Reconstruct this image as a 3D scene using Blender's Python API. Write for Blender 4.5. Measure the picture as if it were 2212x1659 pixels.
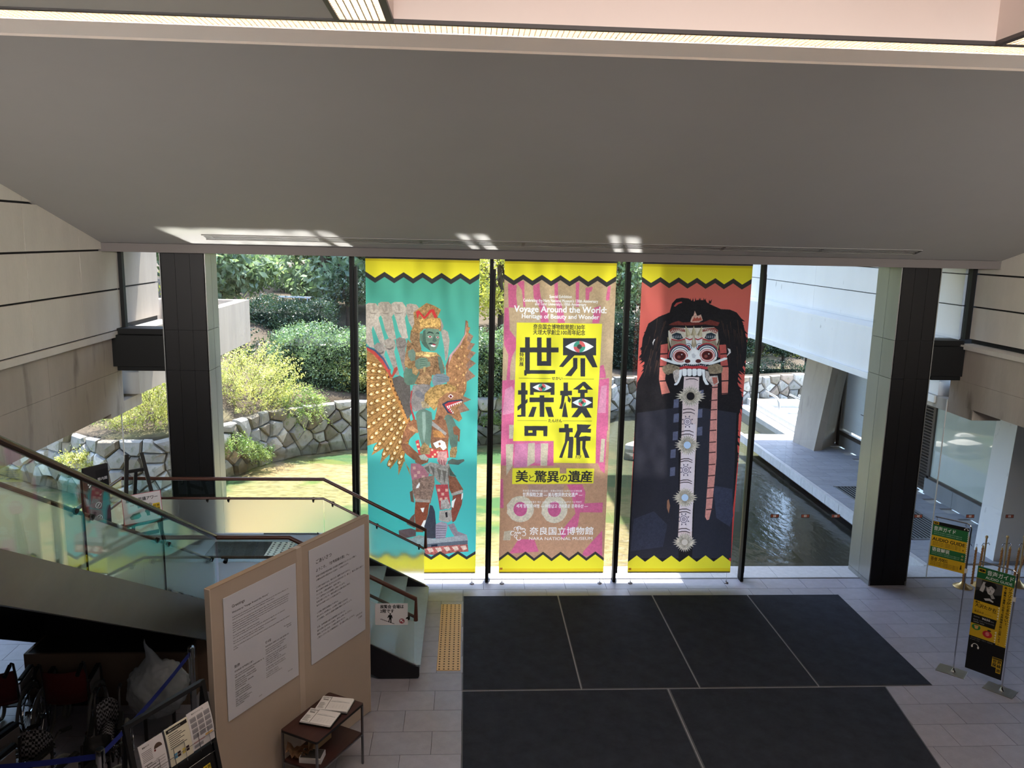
import bpy, bmesh, math, random
import numpy as np
from mathutils import Vector, Matrix

# ------------------------------------------------------------------ scene, camera, sky, sun, lamps, exposure
for o in list(bpy.data.objects): bpy.data.objects.remove(o)
scene = bpy.context.scene
COL = scene.collection
scene.view_settings.view_transform = 'Standard'
scene.view_settings.look = 'None'
scene.view_settings.gamma = 1.0
scene.view_settings.use_curve_mapping = False
scene.view_settings.exposure = 1.12
scene.cycles.max_bounces = 12
scene.cycles.transparent_max_bounces = 24
scene.cycles.diffuse_bounces = 5
scene.cycles.glossy_bounces = 5
scene.cycles.transmission_bounces = 10
scene.cycles.caustics_reflective = False
scene.cycles.caustics_refractive = False
scene.cycles.sample_clamp_indirect = 4.0

cam = bpy.data.cameras.new('camera')
cam.sensor_width = 36.0
cam.lens = 1733.04 / 2212 * 36.0
cam.clip_start = 0.05
cam.clip_end = 400
camera = bpy.data.objects.new('camera', cam)
COL.objects.link(camera)
def _cam():
    p, y, r = math.radians(10.247), math.radians(3.385), math.radians(1.241)
    f = Vector((math.sin(y) * math.cos(p), math.cos(y) * math.cos(p), -math.sin(p)))
    rt = Vector((math.cos(y), -math.sin(y), 0)); up = rt.cross(f)
    r2 = rt * math.cos(r) + up * math.sin(r); u2 = up * math.cos(r) - rt * math.sin(r)
    m = Matrix((r2, u2, -f)).transposed().to_4x4()
    m.translation = Vector((0, 0, 5.0))
    return m
camera.matrix_world = _cam()
scene.camera = camera

SUN_EL, SUN_AZ = math.radians(71), math.atan2(0.27, 0.96)      # sun high, beyond the glass, a little to the right
SUN_DIR = Vector((math.sin(SUN_AZ) * math.cos(SUN_EL), math.cos(SUN_AZ) * math.cos(SUN_EL), math.sin(SUN_EL)))
world = bpy.data.worlds.new('sky'); scene.world = world; world.use_nodes = True
wn = world.node_tree; wn.nodes.clear()
sky = wn.nodes.new('ShaderNodeTexSky'); sky.sky_type = 'NISHITA'; sky.sun_disc = False
sky.sun_elevation = SUN_EL; sky.sun_rotation = SUN_AZ; sky.air_density = 1.0; sky.dust_density = 1.5
bg = wn.nodes.new('ShaderNodeBackground'); bg.inputs['Strength'].default_value = 0.55
wo = wn.nodes.new('ShaderNodeOutputWorld')
wn.links.new(sky.outputs[0], bg.inputs[0]); wn.links.new(bg.outputs[0], wo.inputs[0])

def lamp(kind, name, loc, direction, energy, color=(1, 1, 1), **kw):
    l = bpy.data.lights.new(name, kind); l.energy = energy; l.color = color
    for k, v in kw.items(): setattr(l, k, v)
    o = bpy.data.objects.new(name, l); COL.objects.link(o); o.location = loc
    o.rotation_euler = Vector(direction).to_track_quat('-Z', 'Y').to_euler()
    return o
lamp('SUN', 'sun', (0, 40, 60), -SUN_DIR, 8.6, (1.0, 0.95, 0.87), angle=0.0093)
# added fill lamps behind the visitor, lifting the ceiling, walls and banners
lamp('AREA', 'upper_hall_light', (1.3, -3.6, 6.05), (0, 1, -0.14), 82, (1.0, 0.95, 0.92), shape='RECTANGLE', size=11, size_y=1.6)
for n, x, w, e, dx in (('hall_floodlight_a', -2.6, 4.0, 27, -0.16), ('hall_floodlight_b', 4.6, 4.0, 25, 0.22), ('hall_floodlight_c', 1.0, 5.0, 18, 0.0)):
    lamp('AREA', n, (x, 0.3, 5.38), (dx, 1, -0.07), e, (1.0, 0.96, 0.92), shape='RECTANGLE', size=w, size_y=0.12, spread=math.radians(46))
# lamps in the raised skylight well above the hall
lamp('AREA', 'skylight_lamp', (1.45, 2.6, 8.9), (0, 0.25, -1), 46, (1.0, 0.86, 0.78), shape='RECTANGLE', size=3.4, size_y=3.0)

# ------------------------------------------------------------------ helpers
def link(o): COL.objects.link(o); return o
def tag(o, label=None, cat=None, group=None, kind=None):
    if label: o['label'] = label
    if cat: o['category'] = cat
    if group: o['group'] = group
    if kind: o['kind'] = kind
    return o
def thing(name, label, cat, loc=(0, 0, 0), rz=0.0, group=None, kind=None):
    o = link(bpy.data.objects.new(name, None)); o.empty_display_size = 0.1
    o.location = loc; o.rotation_euler = (0, 0, rz)
    return tag(o, label, cat, group, kind)
def copy_tree(o, parent=None):
    c = o.copy(); COL.objects.link(c)
    if parent is not None: c.parent = parent
    for ch in list(o.children): copy_tree(ch, c)
    return c

class MB:
    """collects simple solids and links them as one mesh"""
    def __init__(s): s.v = []; s.f = []; s.m = []
    def add(s, vs, fs, mi=0):
        b = len(s.v); s.v += [tuple(v) for v in vs]
        s.f += [tuple(i + b for i in f) for f in fs]; s.m += [mi] * len(fs); return s
    def box(s, x0, x1, y0, y1, z0, z1, mi=0, M=None):
        x0, x1 = min(x0, x1), max(x0, x1); y0, y1 = min(y0, y1), max(y0, y1); z0, z1 = min(z0, z1), max(z0, z1)
        vs = [(x0, y0, z0), (x1, y0, z0), (x1, y1, z0), (x0, y1, z0), (x0, y0, z1), (x1, y0, z1), (x1, y1, z1), (x0, y1, z1)]
        if M is not None: vs = [M @ Vector(v) for v in vs]
        return s.add(vs, [(3, 2, 1, 0), (4, 5, 6, 7), (0, 1, 5, 4), (1, 2, 6, 5), (2, 3, 7, 6), (3, 0, 4, 7)], mi)
    def prism(s, poly, axis, d0, d1, mi=0, M=None):
        """poly: 2d outline in the two other axes, extruded along axis from d0 to d1"""
        def P(a, b, d): return {'x': (d, a, b), 'y': (a, d, b), 'z': (a, b, d)}[axis]
        n = len(poly); vs = [P(a, b, d0) for a, b in poly] + [P(a, b, d1) for a, b in poly]
        if M is not None: vs = [M @ Vector(v) for v in vs]
        return s.add(vs, [tuple(range(n))[::-1], tuple(range(n, 2 * n))] + [(i, (i + 1) % n, (i + 1) % n + n, i + n) for i in range(n)], mi)
    def tube(s, pts, r, n=8, mi=0, closed=False, caps=True):
        pts = [Vector(p) for p in pts]; N = len(pts); rs = r if isinstance(r, (list, tuple)) else [r] * N
        rings = []; prev = None
        for i, p in enumerate(pts):
            a = pts[(i - 1) % N] if (closed or i) else p; b = pts[(i + 1) % N] if (closed or i < N - 1) else p
            t = (b - a); t = t.normalized() if t.length > 1e-9 else Vector((0, 0, 1))
            if prev is None: u = t.orthogonal().normalized()
            else:
                u = prev - t * prev.dot(t); u = u.normalized() if u.length > 1e-6 else t.orthogonal().normalized()
            prev = u; w = t.cross(u)
            rings.append([p + (u * math.cos(2 * math.pi * k / n) + w * math.sin(2 * math.pi * k / n)) * rs[i] for k in range(n)])
        vs = [v for rg in rings for v in rg]; fs = []
        for i in range(N if closed else N - 1):
            j = (i + 1) % N
            fs += [(i * n + k, i * n + (k + 1) % n, j * n + (k + 1) % n, j * n + k) for k in range(n)]
        if not closed and caps: fs += [tuple(range(n))[::-1], tuple((N - 1) * n + k for k in range(n))]
        return s.add(vs, fs, mi)
    def lathe(s, prof, c=(0, 0, 0), n=16, mi=0):
        vs = [(c[0] + r * math.cos(2 * math.pi * k / n), c[1] + r * math.sin(2 * math.pi * k / n), c[2] + z) for r, z in prof for k in range(n)]
        fs = [(i * n + k, i * n + (k + 1) % n, (i + 1) * n + (k + 1) % n, (i + 1) * n + k) for i in range(len(prof) - 1) for k in range(n)]
        fs += [tuple(range(n))[::-1], tuple((len(prof) - 1) * n + k for k in range(n))]
        return s.add(vs, fs, mi)
    def bar(s, a, b, w, h, mi=0, up=(0, 0, 1)):
        """rectangular bar from a to b, width w (sideways), height h (along up)"""
        a, b = Vector(a), Vector(b); t = (b - a).normalized(); u = Vector(up)
        sd = t.cross(u)
        sd = sd.normalized() if sd.length > 1e-6 else t.orthogonal().normalized()
        u = sd.cross(t); vs = []
        for p in (a, b):
            for i, j in ((-1, -1), (1, -1), (1, 1), (-1, 1)): vs.append(p + sd * (i * w / 2) + u * (j * h / 2))
        return s.add(vs, [(0, 1, 2, 3), (7, 6, 5, 4), (0, 4, 5, 1), (1, 5, 6, 2), (2, 6, 7, 3), (3, 7, 4, 0)], mi)
    def mesh(s, name, mats, smooth=False):
        me = bpy.data.meshes.new(name); me.from_pydata(s.v, [], s.f)
        for m in (mats if isinstance(mats, (list, tuple)) else [mats]): me.materials.append(m)
        me.polygons.foreach_set('material_index', s.m)
        bm = bmesh.new(); bm.from_mesh(me); bmesh.ops.recalc_face_normals(bm, faces=bm.faces); bm.to_mesh(me); bm.free()
        if smooth: me.shade_smooth() if hasattr(me, 'shade_smooth') else None
        me.update(); return me
    def build(s, name, mats, parent=None, smooth=False, bevel=0.0, world=False, seg=2):
        o = link(bpy.data.objects.new(name, s.mesh(name, mats, smooth)))
        if bevel:
            b = o.modifiers.new('bevel', 'BEVEL'); b.width = bevel; b.segments = seg; b.limit_method = 'ANGLE'; b.angle_limit = math.radians(40)
        if smooth:
            me = o.data; me.set_sharp_from_angle(angle=math.radians(42))
        if parent is not None: attach(o, parent, world)
        return o
def wmat(o):
    return (wmat(o.parent) @ o.matrix_parent_inverse if o.parent else Matrix()) @ o.matrix_basis
def attach(o, parent, world=False):
    o.parent = parent
    if world: o.matrix_parent_inverse = wmat(parent).inverted()
def rawmesh(name, verts, faces, mats, parent=None, smooth=False, mi=None, world=False):
    me = bpy.data.meshes.new(name); me.from_pydata(verts, [], faces)
    for m in (mats if isinstance(mats, (list, tuple)) else [mats]): me.materials.append(m)
    if mi is not None: me.polygons.foreach_set('material_index', mi)
    if smooth: me.shade_smooth()
    o = link(bpy.data.objects.new(name, me))
    if parent is not None: attach(o, parent, world)
    return o
def share(name, me, parent, loc=(0, 0, 0), rot=(0, 0, 0), scale=(1, 1, 1)):
    o = link(bpy.data.objects.new(name, me)); o.location = loc; o.rotation_euler = rot; o.scale = scale
    if parent is not None: o.parent = parent
    return o

# ------------------------------------------------------------------ materials
def srgb(r, g, b):
    def f(c):
        c /= 255.0
        return c / 12.92 if c <= 0.04045 else ((c + 0.055) / 1.055) ** 2.4
    return (f(r), f(g), f(b), 1.0)
def mat(name, col, rough=0.6, metal=0.0, var=0.0, scale=8.0, bump=0.0, bscale=60.0, spec=0.5, stretch=(1, 1, 1), coat=0.0, dirt=None, per_obj=0.0, emit=None, estr=0.0, aniso=0.0):
    m = bpy.data.materials.new(name); m.use_nodes = True; nt = m.node_tree; b = nt.nodes['Principled BSDF']
    N, L = nt.nodes, nt.links
    b.inputs['Roughness'].default_value = rough; b.inputs['Metallic'].default_value = metal
    b.inputs['Specular IOR Level'].default_value = spec
    if coat: b.inputs['Coat Weight'].default_value = coat
    if emit: b.inputs['Emission Color'].default_value = emit; b.inputs['Emission Strength'].default_value = estr
    b.inputs['Base Color'].default_value = col
    src = None
    if var or bump or dirt or per_obj:
        tc = N.new('ShaderNodeTexCoord'); mp = N.new('ShaderNodeMapping'); mp.inputs['Scale'].default_value = stretch
        L.new(tc.outputs['Object'], mp.inputs[0])
    if var:
        n = N.new('ShaderNodeTexNoise'); n.inputs['Scale'].default_value = scale; n.inputs['Detail'].default_value = 6
        n.inputs['Roughness'].default_value = 0.65
        L.new(mp.outputs[0], n.inputs['Vector'])
        r = N.new('ShaderNodeMapRange'); r.inputs['From Min'].default_value = 0.25; r.inputs['From Max'].default_value = 0.75
        r.inputs['To Min'].default_value = 1 - var; r.inputs['To Max'].default_value = 1 + var
        L.new(n.outputs[0], r.inputs[0])
        mx = N.new('ShaderNodeMix'); mx.data_type = 'RGBA'; mx.blend_type = 'MULTIPLY'; mx.inputs['Factor'].default_value = 1
        mx.inputs['A'].default_value = col; L.new(r.outputs[0], mx.inputs['B']); src = mx.outputs['Result']
    if dirt:
        dcol, dscale, lo, hi = dirt
        n = N.new('ShaderNodeTexNoise'); n.inputs['Scale'].default_value = dscale; n.inputs['Detail'].default_value = 8
        L.new(mp.outputs[0], n.inputs['Vector'])
        r = N.new('ShaderNodeMapRange'); r.inputs['From Min'].default_value = lo; r.inputs['From Max'].default_value = hi; L.new(n.outputs[0], r.inputs[0])
        mx = N.new('ShaderNodeMix'); mx.data_type = 'RGBA'; L.new(r.outputs[0], mx.inputs['Factor'])
        if src: L.new(src, mx.inputs['A'])
        else: mx.inputs['A'].default_value = col
        mx.inputs['B'].default_value = dcol; src = mx.outputs['Result']
    if per_obj:
        oi = N.new('ShaderNodeObjectInfo'); r = N.new('ShaderNodeMapRange'); r.inputs['To Min'].default_value = 1 - per_obj; r.inputs['To Max'].default_value = 1 + per_obj
        L.new(oi.outputs['Random'], r.inputs[0]); mx = N.new('ShaderNodeMix'); mx.data_type = 'RGBA'; mx.blend_type = 'MULTIPLY'; mx.inputs['Factor'].default_value = 1
        if src: L.new(src, mx.inputs['A'])
        else: mx.inputs['A'].default_value = col
        L.new(r.outputs[0], mx.inputs['B']); src = mx.outputs['Result']
    if src: L.new(src, b.inputs['Base Color'])
    if bump:
        n = N.new('ShaderNodeTexNoise'); n.inputs['Scale'].default_value = bscale; n.inputs['Detail'].default_value = 4
        L.new(mp.outputs[0], n.inputs['Vector'])
        bp = N.new('ShaderNodeBump'); bp.inputs['Strength'].default_value = bump; bp.inputs['Distance'].default_value = 0.02
        L.new(n.outputs[0], bp.inputs['Height']); L.new(bp.outputs[0], b.inputs['Normal'])
    return m
def glass_mat(name, tint=(1, 1, 1, 1), ior=1.5, rough=0.0, gloss=1.0):
    """thin architectural glass: straight see-through plus Fresnel mirror"""
    m = bpy.data.materials.new(name); m.use_nodes = True; nt = m.node_tree; nt.nodes.clear(); N, L = nt.nodes, nt.links
    t = N.new('ShaderNodeBsdfTransparent'); t.inputs[0].default_value = tint
    g = N.new('ShaderNodeBsdfGlossy'); g.inputs['Roughness'].default_value = rough; g.inputs[0].default_value = (gloss, gloss, gloss, 1)
    f = N.new('ShaderNodeFresnel'); f.inputs[0].default_value = ior
    ge = N.new('ShaderNodeNewGeometry'); bf = N.new('ShaderNodeMix'); bf.inputs['A'].default_value = ior; bf.inputs['B'].default_value = 1 / ior     # same mirror strength from either side
    L.new(ge.outputs['Backfacing'], bf.inputs['Factor']); L.new(bf.outputs['Result'], f.inputs[0])
    mx = N.new('ShaderNodeMixShader'); o = N.new('ShaderNodeOutputMaterial')
    L.new(f.outputs[0], mx.inputs[0]); L.new(t.outputs[0], mx.inputs[1]); L.new(g.outputs[0], mx.inputs[2]); L.new(mx.outputs[0], o.inputs[0])
    return m
def leaf_mat(name, c0, c1, trans=0.45, rough=0.45, tcol=None, scale=2.5):
    m = bpy.data.materials.new(name); m.use_nodes = True; nt = m.node_tree; nt.nodes.clear(); N, L = nt.nodes, nt.links
    tc = N.new('ShaderNodeTexCoord'); n = N.new('ShaderNodeTexNoise'); n.inputs['Scale'].default_value = scale; n.inputs['Detail'].default_value = 5
    L.new(tc.outputs['Object'], n.inputs['Vector'])
    r = N.new('ShaderNodeMapRange'); r.inputs['From Min'].default_value = 0.35; r.inputs['From Max'].default_value = 0.65; L.new(n.outputs[0], r.inputs[0])
    mx = N.new('ShaderNodeMix'); mx.data_type = 'RGBA'; mx.inputs['A'].default_value = c0; mx.inputs['B'].default_value = c1; L.new(r.outputs[0], mx.inputs['Factor'])
    b = N.new('ShaderNodeBsdfPrincipled'); b.inputs['Roughness'].default_value = rough; L.new(mx.outputs['Result'], b.inputs['Base Color'])
    t = N.new('ShaderNodeBsdfTranslucent')
    mt = N.new('ShaderNodeMix'); mt.data_type = 'RGBA'; mt.blend_type = 'MULTIPLY'; mt.inputs['Factor'].default_value = 1
    L.new(mx.outputs['Result'], mt.inputs['A']); mt.inputs['B'].default_value = tcol or (1.6, 1.8, 0.7, 1)
    L.new(mt.outputs['Result'], t.inputs[0])
    ms = N.new('ShaderNodeMixShader'); ms.inputs[0].default_value = trans; o = N.new('ShaderNodeOutputMaterial')
    L.new(b.outputs[0], ms.inputs[1]); L.new(t.outputs[0], ms.inputs[2]); L.new(ms.outputs[0], o.inputs[0])
    return m

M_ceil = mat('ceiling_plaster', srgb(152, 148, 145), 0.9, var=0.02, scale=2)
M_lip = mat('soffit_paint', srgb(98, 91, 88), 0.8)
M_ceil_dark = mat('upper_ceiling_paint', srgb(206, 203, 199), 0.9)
M_pink = mat('well_plaster', srgb(226, 212, 205), 0.9, var=0.02, scale=1.5)
M_conc = mat('concrete_panel', srgb(214, 206, 195), 0.85, var=0.07, scale=3, bump=0.12, bscale=40, stretch=(1, 1, 0.35), per_obj=0.03)
M_conc2 = mat('concrete_beam', srgb(172, 161, 149), 0.85, var=0.14, scale=2.2, bump=0.15, bscale=35, stretch=(1, 1, 0.25), dirt=(srgb(120, 112, 102), 4, 0.58, 0.75))
M_conc_w = mat('white_concrete', srgb(222, 220, 218), 0.85, var=0.05, scale=1.4, stretch=(1, 1, 0.4), dirt=(srgb(150, 148, 146), 9, 0.68, 0.8))
M_joint = mat('joint_black', srgb(26, 25, 25), 0.9)
M_pillar = mat('pillar_cladding', srgb(14, 11, 12), 0.45, metal=0.3, var=0.1, scale=5, per_obj=0.06)
M_pillar_s = mat('pillar_metal', srgb(152, 152, 150), 0.38, metal=0.75, var=0.08, scale=3, stretch=(1, 1, 0.2), per_obj=0.04)
M_black = mat('black_metal', srgb(8, 8, 8), 0.55, metal=0.0, spec=0.25)
M_mull = mat('mullion_metal', srgb(12, 11, 12), 0.6, metal=0.0, spec=0.2)
M_floor = mat('floor_slab_grout', srgb(48, 48, 52), 0.8)
M_tile = mat('stone_tile', srgb(160, 159, 170), 0.38, var=0.12, scale=7, bump=0.1, bscale=90, per_obj=0.07, spec=0.4)
M_dtile = mat('outdoor_paver', srgb(150, 152, 160), 0.5, var=0.15, scale=5, bump=0.15, bscale=70, per_obj=0.08)
M_sill = mat('granite_sill', srgb(196, 195, 196), 0.6, var=0.14, scale=14, bump=0.1, bscale=80, per_obj=0.06)
M_curb = mat('concrete_curb', srgb(190, 188, 184), 0.8, var=0.1, scale=5)
M_glass = glass_mat('window_glass', (0.97, 0.985, 0.98, 1), 1.52)
M_glass_b = glass_mat('balustrade_glass', (0.88, 0.96, 0.935, 1), 1.42)
# ------------------------------------------------------------------ flat print: posters, banners, signs and papers, drawn into generated images
_gl = {}
def glyph_tris(s, bold=0.0):
    """triangles of a line of text, size 1, origin at the left of the baseline; returns (n,3,2) array and width"""
    key = (s, bold)
    if key in _gl: return _gl[key]
    c = bpy.data.curves.new('lettering', 'FONT'); c.body = s; c.size = 1; c.resolution_u = 2; c.offset = bold
    o = bpy.data.objects.new('lettering', c); me = bpy.data.meshes.new_from_object(o)
    me.calc_loop_triangles()
    v = np.zeros(len(me.vertices) * 3); me.vertices.foreach_get('co', v); v = v.reshape(-1, 3)[:, :2]
    t = np.zeros(len(me.loop_triangles) * 3, dtype=np.int32); me.loop_triangles.foreach_get('vertices', t)
    tr = v[t.reshape(-1, 3)] if len(v) else np.zeros((0, 3, 2))
    w = float(v[:, 0].max()) if len(v) else 0.0
    bpy.data.objects.remove(o); bpy.data.curves.remove(c); bpy.data.meshes.remove(me)
    _gl[key] = (tr, w); return tr, w
_rng = np.random.default_rng(5)
def smooth_noise(h, w, cells):
    g = _rng.random((int(h / cells) + 3, int(w / cells) + 3)); yy = np.arange(h) / cells; xx = np.arange(w) / cells
    y0 = yy.astype(int); x0 = xx.astype(int); fy = (yy - y0)[:, None]; fx = (xx - x0)[None, :]
    a = g[y0][:, x0]; b = g[y0][:, x0 + 1]; c = g[y0 + 1][:, x0]; d = g[y0 + 1][:, x0 + 1]
    return (a * (1 - fx) + b * fx) * (1 - fy) + (c * (1 - fx) + d * fx) * fy
class Canvas:
    """picture w x h metres, origin bottom left, colours as 0-255 sRGB"""
    def __init__(s, w, h, ppm, base=(255, 255, 255)):
        s.w, s.h, s.p = w, h, ppm; s.W, s.H = int(round(w * ppm)), int(round(h * ppm))
        s.a = np.empty((s.H, s.W, 3), dtype=np.float32); s.a[:] = np.array(base, dtype=np.float32)
        s.nz = None
    def noise(s):
        if s.nz is None:
            s.nz = (smooth_noise(s.H, s.W, 2.2) + 0.8 * smooth_noise(s.H, s.W, 5) + 0.7 * smooth_noise(s.H, s.W, 11)) / 2.5 - 0.5
        return s.nz
    def _put(s, x0, y0, cov, col, nz=0.0, alpha=1.0):
        h, w = cov.shape; cov = cov[:, :, None] * alpha
        c = np.array(col, dtype=np.float32)
        if nz: c = np.clip(c[None, None, :] * (1 + 0.55 * nz * s.noise()[y0:y0 + h, x0:x0 + w, None] * 2), 0, 255)
        s.a[y0:y0 + h, x0:x0 + w] = s.a[y0:y0 + h, x0:x0 + w] * (1 - cov) + c * cov
    def poly(s, col, pts, nz=0.0, alpha=1.0):
        P = np.array(pts, dtype=np.float64) * s.p
        x0 = max(int(math.floor(P[:, 0].min())), 0); x1 = min(int(math.ceil(P[:, 0].max())) + 1, s.W)
        y0 = max(int(math.floor(P[:, 1].min())), 0); y1 = min(int(math.ceil(P[:, 1].max())) + 1, s.H)
        if x1 <= x0 or y1 <= y0: return
        K = 2; ys = y0 + (np.arange((y1 - y0) * K) + 0.5) / K; xs = x0 + (np.arange((x1 - x0) * K) + 0.5) / K
        ins = np.zeros((len(ys), len(xs)), dtype=bool); n = len(P)
        for i in range(n):
            ax, ay = P[i]; bx, by = P[(i + 1) % n]
            if ay == by: continue
            m = (ys > min(ay, by)) & (ys <= max(ay, by))
            if not m.any(): continue
            xi = ax + (ys[m] - ay) * (bx - ax) / (by - ay)
            ins[m] ^= xs[None, :] < xi[:, None]
        s._put(x0, y0, ins.reshape(y1 - y0, K, x1 - x0, K).mean(axis=(1, 3)), col, nz, alpha)
    def rect(s, col, x0, y0, x1, y1, nz=0.0, alpha=1.0): s.poly(col, [(x0, y0), (x1, y0), (x1, y1), (x0, y1)], nz, alpha)
    def ell(s, col, cx, cy, rx, ry=None, rot=0.0, nz=0.0, n=28, alpha=1.0, a0=0, a1=360):
        ry = rx if ry is None else ry; c, q = math.cos(rot), math.sin(rot); pts = []
        for k in range(n + (a1 - a0 < 360)):
            t = math.radians(a0 + (a1 - a0) * k / n); x, y = rx * math.cos(t), ry * math.sin(t); pts.append((cx + x * c - y * q, cy + x * q + y * c))
        if a1 - a0 < 360: pts.append((cx, cy))
        s.poly(col, pts, nz, alpha)
    def line(s, col, pts, w, alpha=1.0, w1=None):
        for i in range(len(pts) - 1):
            (ax, ay), (bx, by) = pts[i], pts[i + 1]; d = math.hypot(bx - ax, by - ay) or 1e-9; nx, ny = -(by - ay) / d, (bx - ax) / d
            wa = w if w1 is None else w + (w1 - w) * i / (len(pts) - 1); wb = w if w1 is None else w + (w1 - w) * (i + 1) / (len(pts) - 1)
            s.poly(col, [(ax + nx * wa / 2, ay + ny * wa / 2), (bx + nx * wb / 2, by + ny * wb / 2), (bx - nx * wb / 2, by - ny * wb / 2), (ax - nx * wa / 2, ay - ny * wa / 2)], alpha=alpha)
    def text(s, col, t, x, y, size, width=None, align='l', bold=0.0, vertical=False, alpha=1.0):
        """baseline at y; width squeezes or stretches the line to that many metres"""
        if vertical:
            for k, ch in enumerate(t): s.text(col, ch, x, y - k * size * 1.04, size, None, 'c', bold)
            return
        tr, w = glyph_tris(t)
        if not len(tr): return
        sx = size if width is None else width / max(w, 1e-6)
        ox = x - {'l': 0, 'c': 0.5, 'r': 1}[align] * w * sx
        T = np.empty_like(tr); T[:, :, 0] = (tr[:, :, 0] * sx + ox) * s.p; T[:, :, 1] = (tr[:, :, 1] * size + y) * s.p
        K = 3; x0 = max(int(T[:, :, 0].min()) - 1, 0); x1 = min(int(T[:, :, 0].max()) + 2, s.W); y0 = max(int(T[:, :, 1].min()) - 1, 0); y1 = min(int(T[:, :, 1].max()) + 2, s.H)
        if x1 <= x0 or y1 <= y0: return
        msk = np.zeros(((y1 - y0) * K, (x1 - x0) * K), dtype=bool); T = (T - [x0, y0]) * K - 0.5
        for a, b, c in T:
            ix0 = max(int(math.ceil(min(a[0], b[0], c[0]))), 0); ix1 = min(int(max(a[0], b[0], c[0])) + 1, msk.shape[1])
            iy0 = max(int(math.ceil(min(a[1], b[1], c[1]))), 0); iy1 = min(int(max(a[1], b[1], c[1])) + 1, msk.shape[0])
            if ix1 <= ix0 or iy1 <= iy0: continue
            X = np.arange(ix0, ix1)[None, :]; Y = np.arange(iy0, iy1)[:, None]
            e0 = (b[0] - a[0]) * (Y - a[1]) - (b[1] - a[1]) * (X - a[0]); e1 = (c[0] - b[0]) * (Y - b[1]) - (c[1] - b[1]) * (X - b[0]); e2 = (a[0] - c[0]) * (Y - c[1]) - (a[1] - c[1]) * (X - c[0])
            msk[iy0:iy1, ix0:ix1] |= ((e0 >= -1e-6) & (e1 >= -1e-6) & (e2 >= -1e-6)) | ((e0 <= 1e-6) & (e1 <= 1e-6) & (e2 <= 1e-6))
        n = int(round(bold * size * s.p * K * 1.0))                     # heavier strokes: widen the drawn mask
        for k in range(1, n + 1):
            m0 = msk.copy(); msk[:, 1:] |= m0[:, :-1]; msk[:, :-1] |= m0[:, 1:]
            if k % 2: m0 = msk.copy(); msk[1:] |= m0[:-1]; msk[:-1] |= m0[1:]
        s._put(x0, y0, msk.reshape(y1 - y0, K, x1 - x0, K).mean(axis=(1, 3)), col, 0.0, alpha)
    def image(s, name):
        im = bpy.data.images.new(name, s.W, s.H, alpha=False)
        px = np.ones((s.H, s.W, 4), dtype=np.float32); px[:, :, :3] = np.clip(s.a / 255.0, 0, 1)
        im.pixels.foreach_set(px.ravel()); im.update(); im.pack(); return im
def print_mat(name, canvas, rough=0.6, cloth=0.0, spec=0.3, tcol=1.0):
    m = bpy.data.materials.new(name); m.use_nodes = True; nt = m.node_tree; N, L = nt.nodes, nt.links; b = nt.nodes['Principled BSDF']
    b.inputs['Roughness'].default_value = rough; b.inputs['Specular IOR Level'].default_value = spec
    t = N.new('ShaderNodeTexImage'); t.image = canvas.image(name); t.extension = 'EXTEND'
    uv = N.new('ShaderNodeUVMap'); uv.uv_map = 'print'; L.new(uv.outputs[0], t.inputs[0]); L.new(t.outputs[0], b.inputs['Base Color'])
    if cloth:
        tr = N.new('ShaderNodeBsdfTranslucent'); g = N.new('ShaderNodeMix'); g.data_type = 'RGBA'; g.blend_type = 'MULTIPLY'; g.inputs['Factor'].default_value = 1
        L.new(t.outputs[0], g.inputs['A']); g.inputs['B'].default_value = (tcol, tcol, tcol, 1); L.new(g.outputs['Result'], tr.inputs[0])
        mx = N.new('ShaderNodeMixShader'); mx.inputs[0].default_value = cloth
        L.new(b.outputs[0], mx.inputs[1]); L.new(tr.outputs[0], mx.inputs[2]); L.new(mx.outputs[0], N['Material Output'].inputs[0])
    return m
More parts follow.
